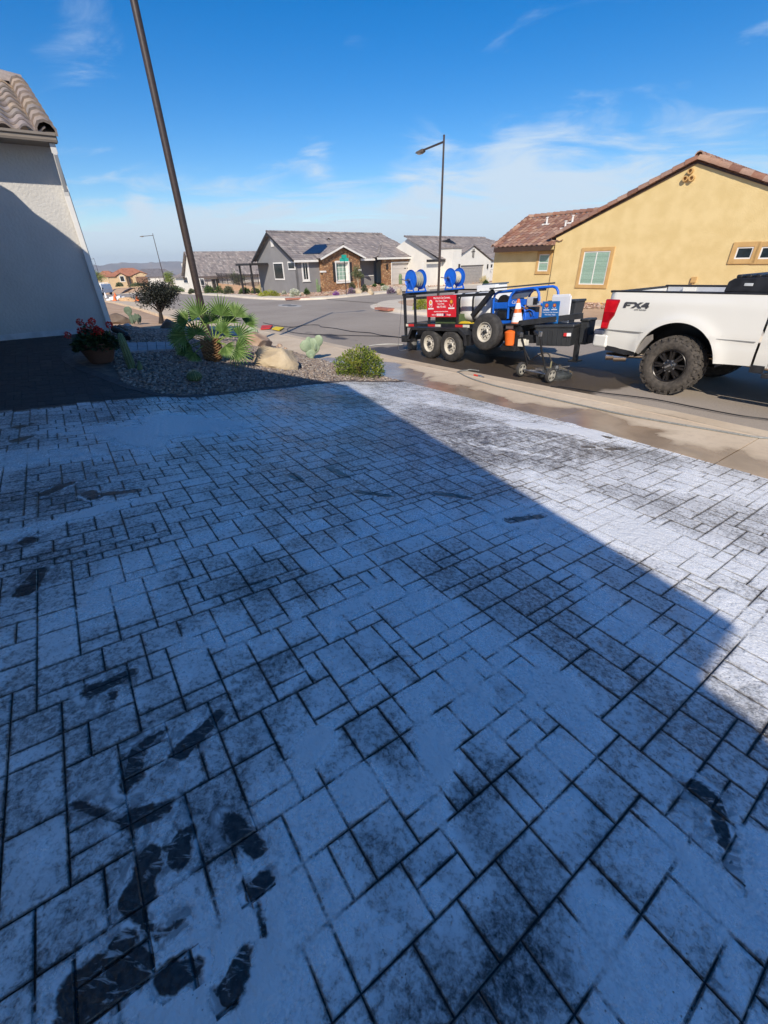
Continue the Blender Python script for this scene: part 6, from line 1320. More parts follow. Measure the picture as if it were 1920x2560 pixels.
# black tool boxes at the front
def tote(t, L, Wd, H, lid, m, tape=True):
    b = MB(); pts = [(-L/2, -Wd/2), (L/2, -Wd/2), (L/2, Wd/2), (-L/2, Wd/2)]; k = .90; v = [(x*k, y*k, 0) for x, y in pts]+[(x, y, H) for x, y in pts]; b.add(v, [(3, 2, 1, 0), (4, 5, 6, 7)]+[(i, (i+1) % 4, (i+1) % 4+4, i+4) for i in range(4)])
    for i in range(7): x = -L*.4+L*.8*i/6; b.bar((x*.93, -Wd/2*.93-.004, .03), (x, -Wd/2-.004, H-.03), .02, .012, up=(0, 1, 0))
    b.build('body', m, t, bevel=.012); MB().box(-L/2-.02, L/2+.02, -Wd/2-.02, Wd/2+.02, H, H+lid).build('lid', m, t, bevel=.02)
m_tote = pm('tote_plastic', (.035, .038, .042), .45, scale=5, var=.15)
t1 = onT('tool_box', 'large dark grey tool box on the trailer tongue with small flag sticker', 'tool box', 4.45, .52, .32, rz=.22); tote(t1, .76, .55, .34, .06, m_tote); MB().box(.22, .36, -.296, -.290, .19, .25).build('sticker', m_sw, t1); MB().box(.22, .28, -.299, -.2965, .19, .25).build('flag_mark', m_redt, t1)
t2 = onT('storage_tote', 'smaller black lidded tote behind the white boards at the trailer front', 'tote', 3.95, 1.42, .78, rz=.1); tote(t2, .62, .42, .28, .05, m_tote)
t3 = onT('battery_box', 'tall narrow black box at the very front of the trailer tongue', 'box', 4.93, .74, .33, rz=.1); tote(t3, .15, .30, .42, .05, m_tote)
MB().box(3.90, 4.06, .02, .10, .34, .44).build('lamp_panel', m_whtt, trl)
# chains at the hitch
ch = MB()
for k in range(2):
    for i in range(9): p = Vector((5.6+i*.045, W_/2-.08+.16*k, .38-.12*math.sin(PI*i/8))); ch.tube([p+Vector((.022*math.cos(a), .012*math.sin(a)*(i % 2), .014*math.sin(a))) for a in np.linspace(0, 2*PI, 9)], .005, 5, False)
ch.build('chain', m_metal, trl)
# ================================================================ PICKUP
tz0 = float(zst(-3.1))
tk0 = xy(-4.34, 7.755); pk = T('pickup_truck', 'white lifted pickup with chunky off-road tyres hitched in front of the trailer', 'pickup truck', (*tk0, tz0-.005), rot=(0, -math.radians(.8), _a))
m_wp = pm('truck_white', (.80, .785, .72), .25, scale=1.5, var=.015, coat=.6, spec=.5)
m_trd = pm('dusty_tyre', (.050, .043, .036), .88, scale=18, col2=(.105, .09, .075), bump=.35, bscale=60)
AX, AR, AZ = 1.24, .585, .50      # wheel arch centre and radius
def zbot(x):
    if x <= AX-AR: return .64 - .05*min(1, x/(AX-AR))
    if x < AX+AR: return max(.575, AZ + math.sqrt(max(0, AR*AR-(x-AX)**2)))
    return .56+.02*min(1, (x-AX-AR)/.5)
def skin(xa, xb, zt, nx=60, nz=14, hem=True, rear=False, zb=zbot, name='bedside', par=pk, flare=True, W2=0):
    xs = list(np.linspace(xa, xb, nx)); 
    if flare: xs = sorted(set([round(x, 4) for x in xs] + [round(AX - AR*math.cos(a), 4) for a in np.linspace(0, PI, 40) if xa < AX-AR*math.cos(a) < xb]))
    v = []; f = []; NZ = nz+1
    for x in xs:
        b = zb(x)
        for j in range(NZ):
            z = b + (zt(x)-b)*(j/nz)**.9; y = 0
            y += .030*sm(z, 1.30, 1.50) + .012*(1-float(sm(z, .86, .90)))*-0 + .014*float(sm(.92-z, 0, .05)) 
            if z < .75: y += .030*(.75-z)/.2
            if flare: dd = math.hypot(x-AX, z-AZ)-AR; y -= .035*math.exp(-(dd/.10)**2) + .012*math.exp(-(dd/.3)**2)
            if rear: y += .05*float(sm(.10-x, 0, .10))
            v.append((x, y+W2, z))
    for i in range(len(xs)-1):
        for j in range(nz): f.append((i*NZ+j, (i+1)*NZ+j, (i+1)*NZ+j+1, i*NZ+j+1))
    if hem:      # turned-in lip along the bottom and top
        o = len(v)
        for i, x in enumerate(xs): p = v[i*NZ]; v.append((p[0], p[1]+.055, p[2]+.004))
        for i in range(len(xs)-1): f.append((i*NZ, o+i, o+i+1, (i+1)*NZ))
        o = len(v)
        for i, x in enumerate(xs): p = v[i*NZ+nz]; v.append((p[0], p[1]+.05, p[2]+.0))
        for i in range(len(xs)-1): f.append((i*NZ+nz, (i+1)*NZ+nz, o+i+1, o+i))
    return MB().add(v, f).build(name, m_wp, par, True, ang=35)
TT_ = lambda x: 1.475
bd = skin(.02, 2.27, TT_, rear=True)
TW = 2.02
def mirror(o, par): c = o.copy(); COL.objects.link(c); c.parent = par; c.scale = (1, -1, 1); c.location = (0, TW, 0); return c
mirror(bd, pk)
MB().box(.0, 2.28, .022, .11, 1.476, 1.502).build('bed_rail_cap', m_tb, pk, bevel=.01); MB().box(.0, 2.28, TW-.11, TW-.022, 1.476, 1.502).build('bed_rail_cap', m_tb, pk, bevel=.01)
MB().box(.06, 2.25, .08, .10, 1.16, 1.47).box(.06, 2.25, TW-.10, TW-.08, 1.16, 1.47).box(.03, 2.28, .10, TW-.10, 1.12, 1.16).box(2.2, 2.25, .10, TW-.10, 1.16, 1.47).build('bed_liner', pm('bed_grey', (.50, .52, .55), .5, var=.08), pk)
MB().box(.35, .55, TW-.16, TW-.10, 1.36, 1.47).build('bed_hook_panel', m_wp, pk); MB().box(1.2, 1.38, TW-.18, TW-.10, 1.30, 1.42).build('bed_hook_panel', m_wp, pk)
MB().box(-.02, .05, .10, TW-.10, .86, 1.46).build('tailgate', m_wp, pk, bevel=.02); MB().box(-.03, .055, .10, TW-.10, 1.462, 1.485).build('tailgate_cap', m_tb, pk)
# crease seam, side flashes
MB().bar((.10, .0, .90), (AX-AR*.72, -.024, .90), .016, .007, up=(0, 0, 1)).build('body_seam', pm('seam', (.25, .25, .24), .7), pk); MB().bar((AX+AR*.76, -.024, .90), (1.95, -.001, .90), .016, .007).bar((1.95, -.001, .90), (2.24, .0, .90), .016, .007).build('body_seam', pm('seam', (.25, .25, .24), .7), pk)
lampm = pm('tail_red', (.38, .004, .010), .12, scale=4, var=.3, coat=.5, spec=.7); lamp2 = pm('tail_red_bright', (.65, .01, .02), .12, var=.2, coat=.5)
tl = MB(); lo = [(-.035, 1.37), (.215, 1.37), (.215, 1.33), (.175, 1.12), (.115, 1.03), (.10, .905), (-.035, .905)]
o_ = tl.prism(lo, -.012, .10).build('tail_light', lampm, pk, bevel=.02); MB().prism([(-.02, 1.35), (.19, 1.35), (.17, 1.17), (-.02, 1.17)], -.0165, -.010).build('lens', lamp2, o_, bevel=.01); MB().prism([(-.02, 1.01), (.085, 1.01), (.075, .925), (-.02, .925)], -.0165, -.010).build('lens', lamp2, o_, bevel=.01)
o2 = o_.copy(); COL.objects.link(o2); o2.parent = pk; o2.scale = (1, -1, 1); o2.location = (0, TW, 0)
bp_ = MB().prz([(-.19, .12), (-.13, .02), (.10, .0), (.14, .02), (.14, TW-.02), (.10, TW), (-.13, TW-.02), (-.19, TW-.12)], .60, .81).build('bumper', m_wp, pk, bevel=.03)
MB().prz([(-.20, .12), (-.14, .015), (.03, .005), (.03, TW-.005), (-.14, TW-.015), (-.20, TW-.12)], .81, .872).build('bumper_step', pm('step_pad', (.09, .10, .14), .6), pk, bevel=.01)
MB().prism([(.10, .64), (.655, .60), (.655, .55), (.50, .52), (.12, .56)], .03, .08).build('lower_valance', m_tb, pk)
# wheel house and arch lip
wh_ = MB(); n = 26
for i in range(n):
    a0, a1 = PI*i/n, PI*(i+1)/n; p = lambda a, y: (AX-(AR+.02)*math.cos(a), y, AZ+(AR+.02)*math.sin(a)); wh_.add([p(a0, .045), p(a1, .045), p(a1, .52), p(a0, .52)], [(0, 1, 2, 3)])
wh_.add([(AX-AR-.02, .52, .45), (AX+AR+.02, .52, .45), (AX+AR, .52, 1.12), (AX-AR, .52, 1.12)], [(0, 1, 2, 3)]); wh_.build('wheel_well', m_tb, pk)
MB().prism([(AX-AR*.90, .56), (AX-AR*1.02, .60), (AX-AR*.80, .84), (AX-AR*.66, .88), (AX-AR*.62, .80)], .012, .05).build('mud_guard', pm('dusty_grey', (.22, .20, .18), .8), pk)
MB().box(.2, 5.4, .45, .58, .52, .68).box(.2, 5.4, TW-.58, TW-.45, .52, .68).box(.1, .25, .3, TW-.3, .5, .66).build('chassis', m_tb, pk)
MB().tube([(AX, .3, .46), (AX, TW-.3, .46)], .06, 10).lathe([(.17, -.12), (.19, 0), (.17, .12)], 14, Matrix.Translation((AX, TW/2, .46)) @ Matrix.Rotation(PI/2, 4, 'X')).build('axle', m_tb, pk, True)
MB().box(-.36, -.05, TW/2-.04, TW/2+.04, .50, .58).lathe([(.03, .0), (.03, .05), (.035, .09), (0, .10)], 10, Matrix.Translation((-.34, TW/2, .57))).build('hitch_bar', m_metal, pk)
m_chr = pm('chrome', (.75, .62, .50), .15, metal=1., var=.05)
for (x0_, y0_) in ((.10, .14), (.27, .10)):
    d = Vector((-.85, -.42, -.05)).normalized(); e = Vector((x0_, y0_, .44)); MB().tube([e, e-d*.20], [.066, .063], 20, False).tube([e-d*.001, e-d*.18], [.057, .053], 20, False).build('exhaust_tip', m_chr, pk, True)
    MB().tube([e-d*.10, e-d*.11], .047, 16).build('exhaust_bore', m_tb, pk)
MB().tube([(.40, .28, .47), (.60, .34, .48), (.8, .42, .52), (1.2, .45, .62), (2.4, .5, .5)], .045, 12).build('exhaust_pipe', m_chr, pk, True)
# off-road wheels
def truckwheel(c, flip=False, lab=None):
    t = T('wheel', '', ''); del t['label']; del t['category']; t.parent = pk; t.location = c
    if flip: t.rotation_euler = (0, 0, PI)
    R_ = .445; wd = .31; rr_ = .245; M = Matrix.Rotation(PI/2, 4, 'X')
    mb = MB().lathe([(rr_*1.0, -wd*.40), (rr_*1.06, -wd*.49), (R_*.80, -wd*.53), (R_*.92, -wd*.47), (R_*.955, -wd*.40), (R_*.965, 0), (R_*.955, wd*.40), (R_*.92, wd*.47), (R_*.80, wd*.535), (R_*.70, wd*.53), (rr_*1.08, wd*.49), (rr_*1.0, wd*.42)], 56, M)
    ty = mb.build('tyre', m_trd, t, True, ang=40); tb = MB(); K = 26
    for k in range(K):
        for (row, off, w1, w2, h0) in ((-1, .5, .5, .22, 0), (-.33, 0, .28, .05, 0), (.33, .5, .05, .28, 0), (1, 0, .22, .5, 0)):
            a = 2*PI*(k+off)/K; da = 2*PI/K*.34; y0 = {-1: -.50, -.33: -.26, .33: .03, 1: .27}[row]*wd; y1 = {-1: -.29, -.33: -.02, .33: .25, 1: .50}[row]*wd
            skw = da*.5*(1 if k % 2 else -1); vs = []
            for rr2 in (R_*.94, R_*1.0 if abs(row) < 1 else R_*.992):
                for y, s_ in ((y0, -skw), (y1, skw)):
                    for aa in (a-da, a+da): vs.append(tuple(M @ Vector((rr2*math.cos(aa+s_), rr2*math.sin(aa+s_), y))))
            tb.add(vs, [(0, 1, 3, 2), (4, 6, 7, 5), (0, 4, 5, 1), (2, 3, 7, 6), (0, 2, 6, 4), (1, 5, 7, 3)], .5)
        a = 2*PI*(k+.25)/K; da = 2*PI/K*.22      # shoulder lugs running down the sidewall
        vs = [tuple(M @ Vector((r_*math.cos(aa), r_*math.sin(aa), z_))) for r_, z_ in ((R_*.99, wd*.46), (R_*.86, wd*.525), (R_*.86, wd*.55), (R_*.985, wd*.50)) for aa in (a-da, a+da)]
        tb.add(vs, [(0, 2, 4, 6), (1, 7, 5, 3), (2, 3, 5, 4), (4, 5, 7, 6), (6, 7, 1, 0)], .5)
    tb.build('tread', m_trd, ty)
    for k in range(15): 
        a = .5+k*.13; p = M @ Vector((R_*.745*math.cos(a), R_*.745*math.sin(a), wd*.535)); q = MB()
    m_rimb = pm('black_alloy', (.03, .027, .026), .3, metal=.4, var=.3)
    rm_ = MB().lathe([(rr_*1.01, wd*.44), (rr_*.97, wd*.47), (rr_*.93, wd*.44), (rr_*.90, wd*.25), (rr_*.88, wd*.02), (rr_*.5, wd*.0), (0, wd*.0)], 40, M).build('rim', m_rimb, t, True, ang=35); sb = MB()
    for k in range(8):
        for d_ in (-.11, .11):
            a = 2*PI*k/8+d_; a2 = 2*PI*k/8+d_*.9; p0 = M @ Vector((rr_*.34*math.cos(a2), rr_*.34*math.sin(a2), wd*.34)); p1 = M @ Vector((rr_*.91*math.cos(a), rr_*.91*math.sin(a), wd*.36)); sb.bar(p0, p1, .030, .05, up=(0, -1, 0))
        a = 2*PI*k/8; p0 = M @ Vector((rr_*.34*math.cos(a), rr_*.34*math.sin(a), wd*.27)); p1 = M @ Vector((rr_*.91*math.cos(a), rr_*.91*math.sin(a), wd*.26)); sb.bar(p0, p1, .05, .03, up=(0, -1, 0))
    sb.build('spokes', m_rimb, rm_, bevel=.004)
    MB().lathe([(rr_*.42, wd*.25), (rr_*.42, wd*.36), (rr_*.36, wd*.42), (rr_*.30, wd*.44), (rr_*.28, wd*.52), (rr_*.22, wd*.55), (0, wd*.555)], 26, M).build('hub_cap', pm('gloss_black', (.02, .02, .021), .12, spec=.7), rm_, True, ang=30)
    MB().box(-.045, .045, -wd*.565, -wd*.555, -.014, .014).build('cap_badge', m_metal, rm_).rotation_euler = (0, -.6, 0)
    lb = MB()
    for k in range(8): a = 2*PI*(k+.5)/8; lb.lathe([(.013, wd*.33), (.013, wd*.44), (0, wd*.445)], 6, M @ Matrix.Translation((rr_*.345*math.cos(a), rr_*.345*math.sin(a), 0)))
    lb.build('lug_nuts', m_metal, rm_); return t
truckwheel((AX+.0, .13, .445)); truckwheel((AX, TW-.13, .445), True); truckwheel((5.2, .13, .445)); truckwheel((5.2, TW-.13, .445), True)
# badge
fxm = pm('badge_grey', (.06, .062, .07), .35, var=.2)
bdg = T('badge', '', ''); del bdg['label']; del bdg['category']; bdg.parent = pk; bdg.location = (.29, -.004, 1.25)
def sl_(pts): return [(x+.18*z, z) for x, z in pts]
H_ = .088
MB().prism(sl_([(0, 0), (.045, 0), (.045, .03), (.10, .03), (.115, .05), (.045, .05), (.05, .064), (.15, .064), (.15, H_), (.02, H_), (0, .075)]), -.006, .006).build('letter', fxm, bdg, bevel=.002)
MB().prism(sl_([(.125, 0), (.175, 0), (.215, .028), (.25, 0), (.30, 0), (.245, .046), (.30, H_), (.25, H_), (.215, .064), (.18, H_), (.13, H_), (.187, .046)]), -.006, .006).build('letter', fxm, bdg, bevel=.002)
MB().prism(sl_([(.285, .02), (.36, .02), (.36, 0), (.395, 0), (.395, .02), (.41, .02), (.41, .036), (.395, .036), (.395, H_), (.34, H_), (.285, .04)]), -.006, .006).build('letter', fxm, bdg, bevel=.002)
text('lettering', 'OFF ROAD', m_tb, bdg, (.29, -.0045, -.022), (PI/2, 0, 0), .026, .001, sx=1.5)
# cab (rear door at the edge of the picture, the rest beyond it)
zc_ = lambda x: .575 if x < 4.6 else (.575 if not 4.62 < x < 5.78 else max(.575, .5+math.sqrt(max(0, .58**2-(x-5.2)**2))))
def cabskin(xa, xb, nm, zt):
    v = []; f = []; xs = np.linspace(xa, xb, 30); NZ = 15
    for x in xs:
        b = zc_(x)
        for j in range(NZ): z = b+(zt-b)*j/(NZ-1); y = -.006 + .05*float(sm(z, 1.35, 1.7)) + (.035*(.75-z)/.2 if z < .75 else 0) + .016*float(sm(.92-z, 0, .06)); v.append((x, y, z))
    for i in range(29):
        for j in range(NZ-1): f.append((i*NZ+j, (i+1)*NZ+j, (i+1)*NZ+j+1, i*NZ+j+1))
    o = MB().add(v, f).build(nm, m_wp, pk, True, ang=35); mirror(o, pk); return o
cabskin(2.30, 2.46, 'pillar_panel', 1.5); cabskin(2.465, 3.40, 'door', 1.5); cabskin(3.41, 4.50, 'door', 1.5); cabskin(4.51, 6.30, 'fender', 1.42)
cb = MB(); gl = MB()
for y, y2 in ((.06, .17), (TW-.06, TW-.17)):
    cb.add([(2.30, y, 1.5), (2.52, y, 1.5), (2.60, y2, 1.95), (2.45, y2, 1.95)], [(0, 1, 2, 3)]); cb.bar((3.40, y, 1.5), (3.40, y2, 1.95), .10, .03, up=(0, 1, 0)); cb.bar((4.62, y, 1.47), (4.05, y2, 1.95), .08, .04, up=(0, 1, 0))
    gl.add([(2.52, y+.005, 1.5), (4.6, y+.005, 1.5), (4.04, y2+.005, 1.94), (2.6, y2+.005, 1.94)], [(0, 1, 2, 3)])
cb.prz([(2.42, .17), (4.05, .17), (4.15, .3), (4.15, TW-.3), (4.05, TW-.17), (2.42, TW-.17)], 1.94, 2.0); cb.prz([(4.5, .04), (6.25, .08), (6.35, .3), (6.35, TW-.3), (6.25, TW-.08), (4.5, TW-.04)], 1.38, 1.45); cb.box(6.28, 6.36, .1, TW-.1, .6, 1.38)
cb.build('cab_shell', m_wp, pk, bevel=.02); gl.add([(4.62, .1, 1.46), (4.62, TW-.1, 1.46), (4.1, TW-.22, 1.95), (4.1, .22, 1.95)], [(0, 1, 2, 3)]).add([(2.31, .1, 1.5), (2.31, TW-.1, 1.5), (2.45, TW-.22, 1.95), (2.45, .22, 1.95)], [(0, 1, 2, 3)]); gl.build('window_glass', m_glass, pk)
MB().box(2.28, 2.44, .02, .05, .50, .60).build('step_bracket', m_tb, pk); MB().bar((2.46, .0, .49), (4.5, .0, .49), .14, .06).build('running_board', m_tb, pk, bevel=.01)
MB().box(2.31, 4.5, .12, TW-.12, .62, .9).build('floor_pan', m_tb, pk)
# black ribbed cargo box over the front of the bed
cbx = T('cargo_box', 'black ribbed plastic box lying across the front of the truck bed', 'cargo box'); cbx.matrix_world = Matrix.Translation((*tk0, tz0)) @ Matrix.Rotation(_a, 4, 'Z') @ Matrix.Translation((1.62, .0, 1.52))
mb = MB()
mb.prism([(0, 0), (.02, .13), (.08, .17), (.65, .205), (1.25, .21), (1.25, 0)], .05, 1.75)
for i in range(11): x = .09+i*.105; mb.box(x, x+.07, .06, 1.74, .17+.03*min(1, i/6), .215+.02*min(1, i/6))
mb.build('lid', m_tb, cbx, bevel=.015); MB().box(.0, 1.25, .04, 1.72, -.07, -.0).build('base', m_tb, cbx); MB().box(.22, .32, .035, .06, .08, .115).build('label_plate', pm('grey_box2', (.5, .52, .52), .4), cbx, bevel=.005)
wb2 = T('white_case', 'small white and dark case hanging over the far side of the truck tail', 'case'); wb2.matrix_world = Matrix.Translation((*tk0, tz0)) @ Matrix.Rotation(_a, 4, 'Z') @ Matrix.Translation((-.42, 1.35, .62)); MB().prism([(-.22, .05), (.22, .0), (.25, .16), (.1, .22), (-.24, .12)], 0, .25).build('body', m_sw, wb2, bevel=.01); MB().box(-.02, .2, 0.02, .23, .2, .25).build('lid', m_tb, wb2)
# ================================================================ SURFACE CLEANER on the kerb
pa_, pb2_ = P(1300, 943, road=True), P(1373, 957, road=True)
sc = T('surface_cleaner', 'round black surface cleaner with two grey wheels and tall black handles parked at the kerb', 'surface cleaner', (pa_+pb2_)/2+Vector((0, 0, .015)), math.atan2((pb2_-pa_).y, (pb2_-pa_).x))
hw = (pb2_-pa_).length/2; m_gw = pm('grey_wheel', (.34, .32, .27), .7, scale=9, var=.15)
for sx in (-1, 1):
    w = T('wheel', '', ''); del w['label']; del w['category']; w.parent = sc; w.location = (sx*hw, 0, .135); w.rotation_euler = (0, 0, PI/2*(1))
    M = Matrix.Rotation(PI/2, 4, 'X') if True else None
    w.rotation_euler = (0, 0, PI/2)
    MB().lathe([(.085, -.03), (.12, -.035), (.137, -.02), (.137, .02), (.12, .035), (.085, .03)], 30, M).build('tyre', m_rub if sx < 0 else m_rub, w, True, ang=40)
    d = MB().lathe([(.10, .03), (.10, .034), (.045, .028), (.02, .045), (0, .045)], 24, M).lathe([(.10, -.03), (.10, -.034), (.045, -.028), (.02, -.045), (0, -.045)], 24, M).build('disc', m_gw, w, True)
    for s2 in (-1, 1):
        hb = MB()
        for k in range(4): a = PI/4+k*PI/2; hb.lathe([(.022, .0335*s2), (.0, .0345*s2)], 12, M @ Matrix.Translation((.066*math.cos(a), .066*math.sin(a), 0)))
        hb.build('slot', m_tb, d)
MB().tube([(-hw, 0, .135), (hw, 0, .135)], .016, 8).build('axle', m_metal, sc, True)
dk = Vector((.15, .42, 0)); Dm = Matrix.Translation(dk)
MB().lathe([(.30, .03), (.315, .04), (.315, .10), (.30, .115), (.27, .12), (.22, .15), (.06, .165), (0, .165)], 44, Dm).build('deck', pm('deck_black', (.05, .055, .055), .25, scale=9, var=.5), sc, True, ang=35); MB().lathe([(.305, .0), (.305, .04)], 44, Dm).build('brush_skirt', m_rub, sc)
MB().box(dk.x-.10, dk.x+.28, dk.y-.04, dk.y+.02, .165, .185).bar((dk.x-.05, dk.y, .18), (dk.x+.24, dk.y+.06, .24), .05, .015).lathe([(.05, .16), (.045, .23), (0, .24)], 14, Dm).build('bracket', m_metal, sc)
MB().box(-.05, .12, .05, .2, .12, .2).bar((-.15, .0, .14), (dk.x, dk.y-.1, .15), .05, .03).build('mount', m_metal, sc)
hl = at(1303, 905, pa_)
def loc_(px, py, base): p = at(px, py, base); return sc.matrix_world.inverted() @ p
bpy.context.view_layer.update()
for (foot, pts) in ((pa_, [(1318, 912), (1308, 858), (1303, 840)]), (pb2_, [(1364, 925), (1354, 878), (1350, 838)])):
    q = [loc_(px, py, foot) for px, py in pts]; MB().tube(q, .019, 8).build('handle', m_blk, sc, True)
    e = q[-1]; MB().bar(e+Vector((-.02, -.02, .0)), e+Vector((-.14 if foot is pb2_ else -.10, .02, .05)), .055, .05).build('grip', m_tb, sc, bevel=.01); MB().box(e.x-.02, e.x+.03, e.y-.02, e.y+.02, e.z-.02, e.z+.06).build('valve', m_metal, sc)
a = loc_(1303, 850, pa_); b = loc_(1325, 900, pa_); c = loc_(1355, 884, pb2_); d = loc_(1370, 886, pb2_); e = loc_(1379, 903, pb2_); f = Vector((dk.x, dk.y, .24))
cr_ = [a, a.lerp(b, .5)+Vector((-.01, 0, .0)), b, b.lerp(c, .4)-Vector((0, 0, .0)), c, d+Vector((0, 0, .015)), e, e.lerp(f, .6), f]
def smooth(pts, k=6):
    out = []; P_ = [pts[0]]+list(pts)+[pts[-1]]
    for i in range(1, len(P_)-2):
        p0, p1, p2, p3 = [Vector(x) for x in P_[i-1:i+3]]
        for j in range(k): t = j/k; out.append(.5*((2*p1)+(-p0+p2)*t+(2*p0-5*p1+4*p2-p3)*t*t+(-p0+3*p1-3*p2+p3)*t**3))
    out.append(Vector(pts[-1])); return out
MB().tube(smooth(cr_), .011, 7).build('hose', m_rub, sc, True)
MB().tube([e-Vector((0, 0, .0)), e-Vector((0, 0, .14))], .014, 8).build('brass_fitting', pm('brass', (.45, .42, .25), .4, metal=.7), sc, True)
# ================================================================ HOSES, STREET MARKS
def hose(name, label, pxs, r, m, road=True, z=None, cat='hose', dz=0.):
    pts = [P(px, py, road=road) for px, py in pxs]
    out = []
    for p in smooth(pts, 8):
        s, t = st(p[0], p[1]); zz_ = zst(s) + .022 if t > 7.0 else zst(s) + np.interp(t, [5.0, 6.25, 6.3, 6.5, 6.7, 7.0], [.133, .12, .11, .06, .022, .005])
        if t < 5.0: zz_ = zn(s, t)
        out.append(Vector((p[0], p[1], float(zz_) + r + dz)))
    return tag(MB().tube(out, r, 8).build(name, m, smooth=True), label, cat)
m_hg = pm('sheath_grey', (.22, .23, .22), .5, scale=40, var=.2)
Zh = lambda x, y: (1100+x/2.023, 880+y/2.023)
hs = hose('pressure_hose', 'long grey pressure hose curving across the wet sidewalk beside the driveway', [Zh(*q) for q in ((196, 103), (150, 97), (108, 101), (86, 115), (100, 140), (160, 172), (270, 208), (380, 236), (600, 290), (850, 350), (1100, 400), (1350, 445), (1560, 482), (1659, 492), (1760, 505))], .012, m_hg)
c0_ = P(*Zh(196, 103)); c1_ = P(*Zh(225, 108)); cf = T('hose_coupling', 'red and steel quick coupling at the free end of the grey hose', 'coupling', c0_+Vector((0, 0, -.10)))
cf.location = (c0_[0], c0_[1], c0_[2]-.0); d = (c1_-c0_); d.z = 0
s_, t_ = st(c0_[0], c0_[1]); cf.location[2] = float(zst(s_))+.15 if t_ < 6.3 else float(zst(s_)+.06)
MB().tube([-d*.8, Vector((0, 0, 0))], .018, 10).build('sleeve', pm('red_rubber', (.6, .05, .03), .5), cf, True); MB().tube([Vector((0, 0, 0)), d*.5, d*.55, d], [.022, .022, .013, .012], 10).build('fitting', m_metal, cf, True)
hose('pressure_hose', 'dark hose lying along the gutter beside the truck', [Zh(*q) for q in ((560, 178), (660, 192), (800, 213), (960, 232), (1100, 252), (1300, 292), (1500, 330), (1659, 352), (1800, 380))], .009, m_blk)
Zs = lambda x, y: (600+x/4.148, 700+y/4.148)
hose('water_hose', 'thin black hose looping over the street, far strand reaching the trailer', [Zs(*q) for q in ((240, 450), (330, 470), (430, 488), (560, 495), (640, 480), (740, 473), (820, 476), (835, 492), (900, 500), (1000, 512), (1150, 541), (1280, 552), (1370, 560), (1450, 580), (1560, 593), (1650, 603), (1720, 608))], .011, m_blk)
hose('water_hose', 'thin black hose looping over the street, near strand of the loop', [Zs(*q) for q in ((560, 496), (510, 506), (490, 524), (520, 546), (600, 560), (700, 570), (900, 578), (1200, 586), (1450, 592), (1620, 602), (1700, 612))], .010, m_blk)
hose('water_hose', 'pale hose running from the trailer rear down to the gutter', [Zs(*q) for q in ((1320, 700), (1400, 686), (1480, 679), (1580, 677), (1690, 682))], .012, pm('clear_hose', (.55, .55, .5), .4))
# cable hanging from the rear of the trailer
bpy.context.view_layer.update()
ta = TM @ Vector((.0, -.05, 1.40)); tb_ = P(998, 878, road=True); tag(MB().tube(smooth([ta, Vector((ta.x-.06, ta.y, ta.z-.7)), Vector((tb_.x-.02, tb_.y, tb_.z+.25)), tb_+Vector((0, 0, .03)), tb_+Vector((.2, .05, .03))]), .006, 6).build('cable', m_metal, smooth=True), 'thin cable hanging down at the back of the trailer', 'cable')
hz_ = [TM @ Vector((.0, .1, .25)), P(1000, 868, road=True)+Vector((0, 0, .05)), P(985, 850, road=True)+Vector((0, 0, .05))]
bx = T('bucket', 'grey plastic bucket standing behind the trailer rear wheel', 'bucket', P(1030, 872, road=True)); MB().lathe([(.13, 0), (.16, .30), (.165, .32), (.15, .32), (.13, .05), (0, .05)], 24).build('body', pm('grey_bucket', (.22, .22, .22), .6), bx, True); MB().tube([(.15*math.cos(a), .02, .30+.12*math.sin(a)) for a in np.linspace(0, PI, 10)], .004, 5).build('handle', m_metal, bx)
bgp = P(1036, 842, road=True); bg_ = T('plastic_bag', 'crumpled white bag behind the trailer bumper', 'bag', bgp); v_, f_ = icos(3); MB().add([tuple(np.array(p)*(.14, .14, .10)*(1+.35*fnoise(p, 3, 4))+np.array((0, 0, .10))) for p in v_], [tuple(q) for q in f_]).build('body', m_sw, bg_)
for (q, lab, col) in (([(655, 817), (682, 816), (676, 824), (652, 826)], 'flat red mat on the gutter of the street corner beside the yellow one', (.62, .04, .03)), ([(690, 820), (711, 822), (699, 829), (680, 825)], 'flat yellow mat on the gutter just right of the red one', (.80, .60, .03))):
    pp_ = [P(*x, road=True) for x in q]; tag(MB().add([p+Vector((0, 0, .06)) for p in pp_]+[p+Vector((0, 0, .03)) for p in pp_], [(0, 1, 2, 3), (0, 4, 5, 1), (1, 5, 6, 2), (2, 6, 7, 3), (3, 7, 4, 0)]).build('mat', pm('mat_'+lab[5:8], col, .7)), lab, 'mat')
mh = P(724, 765, road=True); mo = T('manhole', 'pale concrete ring with two round covers set in the street', 'manhole', mh+Vector((0, 0, .018)), _a)
MB().prz([(1.45*math.cos(a), .62*math.sin(a)) for a in np.linspace(0, 2*PI, 40)[:-1]], -.02, .012).build('collar', pm('pale_concrete', (.42, .40, .37), .9), mo)
for x in (-.5, .45): MB().lathe([(.33, .012), (.33, .02), (0, .022)], 28, Matrix.Translation((x, 0, 0))).build('cover', pm('cast_iron', (.10, .10, .10), .6, metal=.5), mo)
# truncated domes at the corner ramps
for (px, py, w_, d_, rz) in ((744, 744.5, 2.0, .6, math.radians(15)), (961, 770, 1.3, .45, _a)):
    p = P(px, py, dz=.03); tag(MB().box(-w_/2, w_/2, -d_/2, d_/2, -.10, .012).build('tactile_paving', pm('brick_paver', (.40, .16, .11), .8), loc=p, rz=rz), 'red tactile strip in the corner ramp '+('across the street in front of the grey house' if px < 800 else 'of the near traffic island corner behind the trailer'), 'paving')
